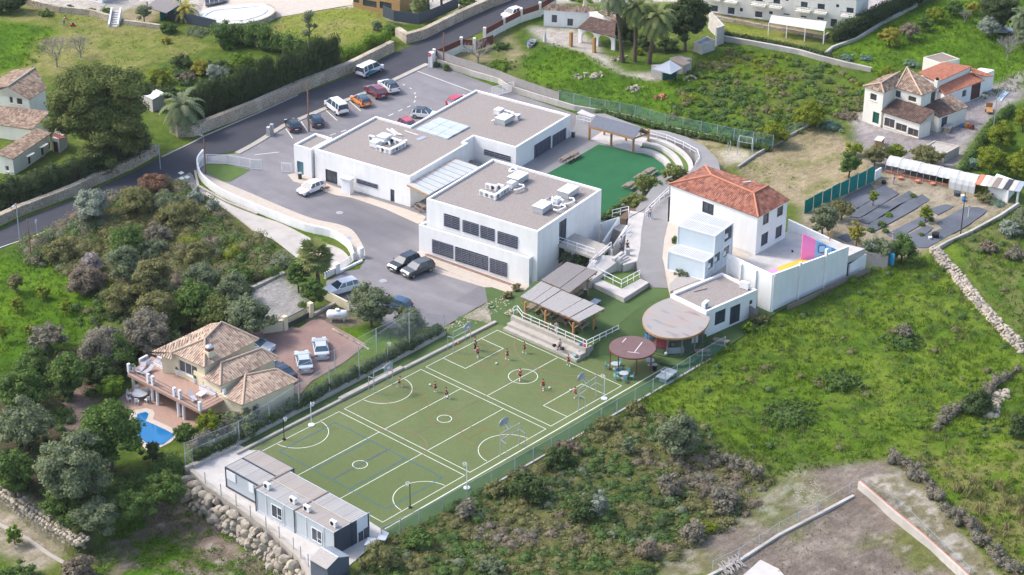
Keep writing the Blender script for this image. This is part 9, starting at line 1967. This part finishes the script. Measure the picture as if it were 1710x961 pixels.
zone([(1440,800),(1500,785),(1560,835),(1620,905),(1680,980),(1640,990),(1560,915),(1500,860)],chalk)
zone([(1500,770),(1720,690),(1720,1000),(1690,990),(1620,900),(1560,830)],mix(field,hx(.26,.24,.10),k(n2,.42,.55)*.8))
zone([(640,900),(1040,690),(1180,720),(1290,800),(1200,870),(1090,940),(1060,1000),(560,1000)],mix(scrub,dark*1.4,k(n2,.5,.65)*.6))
zone([(-30,430),(50,425),(100,440),(160,500),(180,530),(120,570),(40,600),(-30,660)],lush)
zone([(30,400),(220,325),(300,310),(380,350),(500,425),(545,460),(420,500),(300,560),(180,520),(90,430)],scrub)
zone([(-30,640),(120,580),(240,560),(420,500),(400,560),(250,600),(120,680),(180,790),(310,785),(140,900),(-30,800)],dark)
zone([(80,660),(160,645),(160,700),(110,720),(80,700)],hx(.30,.22,.18))
zone([(385,490),(470,460),(500,490),(520,515),(475,540),(440,530)],hx(.40,.38,.36))
zone([(735,553),(850,486),(885,488),(868,512),(852,532),(826,546),(800,536),(765,548)],mix(chalk,hx(.55,.50,.43),.6))
zone([(505,540),(545,505),(610,535),(590,560)],hx(.24,.19,.15))
zone([(540,545),(640,545),(680,575),(600,600)],lush*.9)
zone([(515,660),(700,555),(740,560),(640,612),(540,668),(500,680)],lawn*.85)
zone([(-30,830),(60,850),(140,905),(60,960),(-30,900)],mix(chalk,hx(.46,.39,.30),.5))
zone([(150,905),(312,800),(345,830),(400,870),(450,910),(500,970),(180,1000)],lowmix)
zone([(330,830),(350,828),(500,950),(500,975),(440,950)],mix(chalk,soil,k(n2,.4,.6)))
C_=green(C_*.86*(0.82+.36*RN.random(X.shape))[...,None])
nr,nc=X.shape;idx=np.arange(nr*nc).reshape(nr,nc)
F=np.stack([idx[:-1,:-1],idx[:-1,1:],idx[1:,1:],idx[1:,:-1]],-1).reshape(-1,4)
me=bpy.data.meshes.new('ground');me.vertices.add(nr*nc);me.vertices.foreach_set('co',np.stack([X,Y,Z],-1).astype(np.float32).ravel())
me.loops.add(len(F)*4);me.loops.foreach_set('vertex_index',F.astype(np.int32).ravel());me.polygons.add(len(F));me.polygons.foreach_set('loop_start',np.arange(0,len(F)*4,4,dtype=np.int32))
at=me.attributes.new('col','FLOAT_COLOR','POINT');cc=np.ones((nr*nc,4),np.float32);cc[:,:3]=C_.reshape(-1,3);at.data.foreach_set('color',cc.ravel())
me.update(calc_edges=True);me.polygons.foreach_set('use_smooth',[True]*len(F))
gm=bpy.data.materials.new('ground_cover');gm.use_nodes=True;nt=gm.node_tree;b=nt.nodes['Principled BSDF'];b.inputs['Roughness'].default_value=1;b.inputs['Specular IOR Level'].default_value=.1
at_=nt.nodes.new('ShaderNodeAttribute');at_.attribute_name='col'
ge=nt.nodes.new('ShaderNodeNewGeometry');nz=nt.nodes.new('ShaderNodeTexNoise');nz.inputs['Scale'].default_value=3.5;nz.inputs['Detail'].default_value=8;nz.inputs['Roughness'].default_value=.75
nt.links.new(ge.outputs['Position'],nz.inputs['Vector'])
mr=nt.nodes.new('ShaderNodeMapRange');mr.inputs['From Min'].default_value=.3;mr.inputs['From Max'].default_value=.7;mr.inputs['To Min'].default_value=.6;mr.inputs['To Max'].default_value=1.35
nt.links.new(nz.outputs['Fac'],mr.inputs['Value']);vm=nt.nodes.new('ShaderNodeVectorMath');vm.operation='SCALE'
nt.links.new(at_.outputs['Color'],vm.inputs[0]);nt.links.new(mr.outputs[0],vm.inputs['Scale']);nt.links.new(vm.outputs[0],b.inputs['Base Color'])
bp=nt.nodes.new('ShaderNodeBump');bp.inputs['Strength'].default_value=.8;bp.inputs['Distance'].default_value=.3;nt.links.new(nz.outputs['Fac'],bp.inputs['Height']);nt.links.new(bp.outputs[0],b.inputs['Normal'])
me.materials.append(gm);go=bpy.data.objects.new('ground',me);COL.objects.link(go);structure(go)
# ================================================================ ground cover that nobody could count
def hgt(px_,z0=0.0):return None
def zscatter(name,polys,dens,rr,pals,seed,per=60,size=.13,base=0.0,stretch=1.0,avoid=True,patch=None,flat=.6,core=False):
 rg=np.random.default_rng(seed);bl={p:[] for p in pals};names=list(pals);wts=np.array([pals[p] for p in names],float);wts /= wts.sum()
 for poly in polys:
  W=[(v.x,v.y) for v in GP(poly,base)];A=abs(area(W));n=int(A*dens);xs=[p[0] for p in W];ys=[p[1] for p in W];X=rg.uniform(min(xs),max(xs),n*3);Y=rg.uniform(min(ys),max(ys),n*3);ok=inpoly(X,Y,W)
  if avoid:
   for P in HARD:ok &= ~inpoly(X,Y,P)
  X,Y=X[ok][:n],Y[ok][:n]
  if patch:s_,lo=patch;f=fbm(X,Y,s_,seed+5);kk=f > lo;X,Y=X[kk],Y[kk]
  ch=rg.choice(len(names),len(X),p=wts);cl=fbm(X,Y,6,seed+9,2)
  v_=np.argsort(np.argsort(cl+rg.uniform(-.13,.13,len(X))))/max(1,len(X));ch=np.minimum(np.searchsorted(np.cumsum(wts),v_),len(names)-1)
  R=rr[0]+(rr[1]-rr[0])*rg.uniform(0,1,len(X))**2
  for x,y,r,c in zip(X,Y,R,ch):bl[names[c]].append((x,y,base+.05+r*flat*.4,r,r*flat))
 VV,FF,CC,o=[],[],[],0
 for p,b in bl.items():
  if not b:continue
  V,F,C=leafcloud(b,per,size,p,seed=seed,core=core,stretch=stretch);VV.append(V);FF.append(F+o);CC.append(C);o += len(V)
 ob=fast_mesh(name,np.concatenate(VV),np.concatenate(FF),np.concatenate(CC),'leaf');ob['kind']='stuff';return ob
SCR1=[(662,892),(740,850),(860,785),(960,732),(1040,690),(1120,695),(1180,715),(1205,760),(1290,800),(1250,860),(1160,910),(1090,960),(900,1000),(560,1000),(600,950)]
SCR2=[(36,408),(90,386),(130,366),(209,328),(290,308),(300,312),(345,345),(385,375),(430,400),(470,425),(500,445),(470,455),(380,490),(400,520),(330,520),(240,520),(170,500),(110,460),(55,440)]
zscatter('undergrowth',[SCR1],1.7,(.3,1.0),{'mauve':.5,'brown':.8,'scrub':4,'green':4,'olive':.8,'dark':1.2},11,120,.13,flat=.55,core=True)
zscatter('undergrowth',[SCR2],1.3,(.5,1.6),{'scrub':5,'green':1.5,'brown':1.2,'citrus':1,'olive':1.5},12,100,.14,flat=.75,core=True)
zscatter('weeds',[[(1150,108),(1225,80),(1390,112),(1452,148),(1440,190),(1380,205),(1290,245),(1180,225),(1110,200),(1130,150)]],.8,(.3,.95),{'green':3,'bright':1.2,'scrub':1.5,'citrus':.8},13,95,.16,flat=.7,core=True)
GR=[[(1290,540),(1470,445),(1560,425),(1620,500),(1710,600),(1720,700),(1510,760),(1290,800),(1205,755),(1150,700),(1040,688),(1140,610)],[(1500,775),(1720,690),(1720,1000),(1690,980),(1600,880)],[(1590,400),(1720,345),(1720,590),(1650,500)]]
zscatter('meadow_grass',GR,2.6,(.15,.5),{'grass':5,'green':2,'scrub':1.5,'bright':1},14,90,.13,stretch=1.8,flat=.6)
zscatter('meadow_weeds',GR,.08,(.35,.8),{'green':3,'bright':2,'scrub':1.5},15,110,.14,flat=.6,core=True)
zscatter('meadow_grass',[[(870,95),(925,75),(985,95),(1040,125),(1100,140),(1150,110),(1230,235),(1060,195),(950,165),(880,145)],[(1400,112),(1385,80),(1560,5),(1720,0),(1720,150),(1640,170),(1540,100),(1460,135)]],2.0,(.15,.42),{'grass':4,'bright':2,'green':2},16,80,.14,stretch=1.8,flat=.6)
zscatter('orchard_grass',[[(-20,425),(40,420),(100,450),(165,505),(180,530),(120,575),(40,605),(-20,650)]],3.0,(.15,.4),{'grass':4,'bright':3,'green':2},17,80,.12,stretch=1.8,flat=.6)
zscatter('field_grass',[[(-10,40),(90,50),(60,110),(-10,118)]],2.5,(.15,.4),{'bright':3,'grass':3},18,80,.13,stretch=1.8)
zscatter('short_grass',[[(60,20),(300,55),(350,75),(320,95),(180,140),(80,128)],[(430,80),(470,30),(590,12),(650,20),(640,60),(560,85)],[(515,660),(700,555),(740,560),(640,612),(540,668)]],1.6,(.1,.25),{'grass':2,'scrub':2,'straw':1},19,60,.10,stretch=1.5,flat=.4)
zscatter('dry_grass',[[(1230,288),(1275,250),(1360,212),(1415,232),(1455,262),(1400,320),(1345,350),(1320,330)],[(1180,968),(1260,900),(1420,830),(1440,830),(1600,970)],[(1440,805),(1500,790),(1620,905),(1680,980),(1600,960)]],.9,(.1,.35),{'straw':4,'scrub':2,'brown':2,'grass':1},20,55,.11,stretch=1.6,flat=.4,patch=(4,.46))
zscatter('tall_dry_grass',[[(1560,790),(1640,800),(1720,830),(1720,960),(1660,920),(1600,850)]],.35,(.3,.7),{'straw':3,'scrub':1},21,130,.18,stretch=2.6,flat=1.0)
zscatter('weeds',[[(150,905),(312,806),(345,840),(400,890),(450,930),(500,985),(180,1000)]],4,(.15,.5),{'grass':3,'green':3,'brown':1},22,100,.12,base=LOWZ+.18,flat=.5,patch=(4,.42))
zscatter('undergrowth',[[(0,640),(120,590),(240,600),(180,650),(120,680),(180,790),(310,780),(140,890),(0,790)],[(120,520),(240,470),(400,440),(430,480),(380,560),(250,590),(150,590)],[(245,120),(430,95),(470,130),(400,170),(320,190),(270,160)],[(0,300),(60,300),(60,335),(0,350)],[(330,690),(420,700),(480,690),(400,745)]],.5,(.4,1.0),{'dark':3,'green':2,'scrub':1},23,110,.16,flat=.7,core=True)
rg=np.random.default_rng(9);V_,F_,o=[],[],0
for poly,n,z_ in (([(1440,810),(1500,790),(1560,840),(1640,930),(1600,950),(1500,865)],900,0),([(1100,930),(1200,865),(1340,775),(1410,770),(1420,820),(1260,880),(1180,960)],900,0),([(330,835),(345,835),(500,960),(470,980),(350,900),(200,900)],500,LOWZ),([(735,552),(850,486),(865,500),(800,540)],200,.0),([(840,525),(862,510),(880,500),(858,530)],120,.3)):
 W=[(v.x,v.y) for v in GP(poly,z_)];xs=[p[0] for p in W];ys=[p[1] for p in W];X=rg.uniform(min(xs),max(xs),n*3);Y=rg.uniform(min(ys),max(ys),n*3);ok=inpoly(X,Y,W);X,Y=X[ok][:n],Y[ok][:n]
 oc=np.array([(1,0,0),(0,1,0),(-1,0,0),(0,-1,0),(0,0,1)]);fc=np.array([(0,1,4),(1,2,4),(2,3,4),(3,0,4)])
 s_=rg.uniform(.03,.15,(len(X),1,1))*rg.uniform(.6,1.3,(len(X),5,3));P=np.stack([X,Y,np.full(len(X),z_+.03)],1)[:,None,:]+oc[None]*s_*np.array([1,1,.6]);V_.append(P.reshape(-1,3));F_.append((fc[None]+(np.arange(len(X))*5)[:,None,None]).reshape(-1,3)+o);o += len(X)*5
fast_mesh('gravel',np.concatenate(V_),np.concatenate(F_),None,'boulder',nper=3)['kind']='stuff'
# ================================================================ thin haze
hz=bpy.data.materials.new('haze_air');hz.use_nodes=True;nt=hz.node_tree
for n_ in list(nt.nodes):
 if n_.type == 'BSDF_PRINCIPLED':nt.nodes.remove(n_)
pv=nt.nodes.new('ShaderNodeVolumePrincipled');pv.inputs['Color'].default_value=(.82,.86,.92,1);pv.inputs['Density'].default_value=.00006;pv.inputs['Anisotropy'].default_value=.2
nt.links.new(pv.outputs[0],nt.nodes['Material Output'].inputs['Volume']);MATS['haze_air']=hz
c_=(float(CAM[0]+fwd[0]*400),float(CAM[1]+fwd[1]*400),63);o=MB().box(c_,(4200,4200,138)).build('haze','haze_air');o['kind']='stuff'
for q_,lb in (((567,356),'round manhole cover in the school drive'),((583,398),'manhole cover in the open yard before the two-storey block'),((546,314),'rusty manhole cover on the pavement by the school doors'),((640,470),'manhole cover near the black crossover')):
 p=G(*q_);t=thing('manhole_cover',lb,'manhole cover',p);MB().disc((0,0),.42,.02,.062,16).build('lid','rust' if 'rusty' in lb else 'metal',t);MB().disc((0,0),.52,.0,.056,16).build('rim','concrete',t)
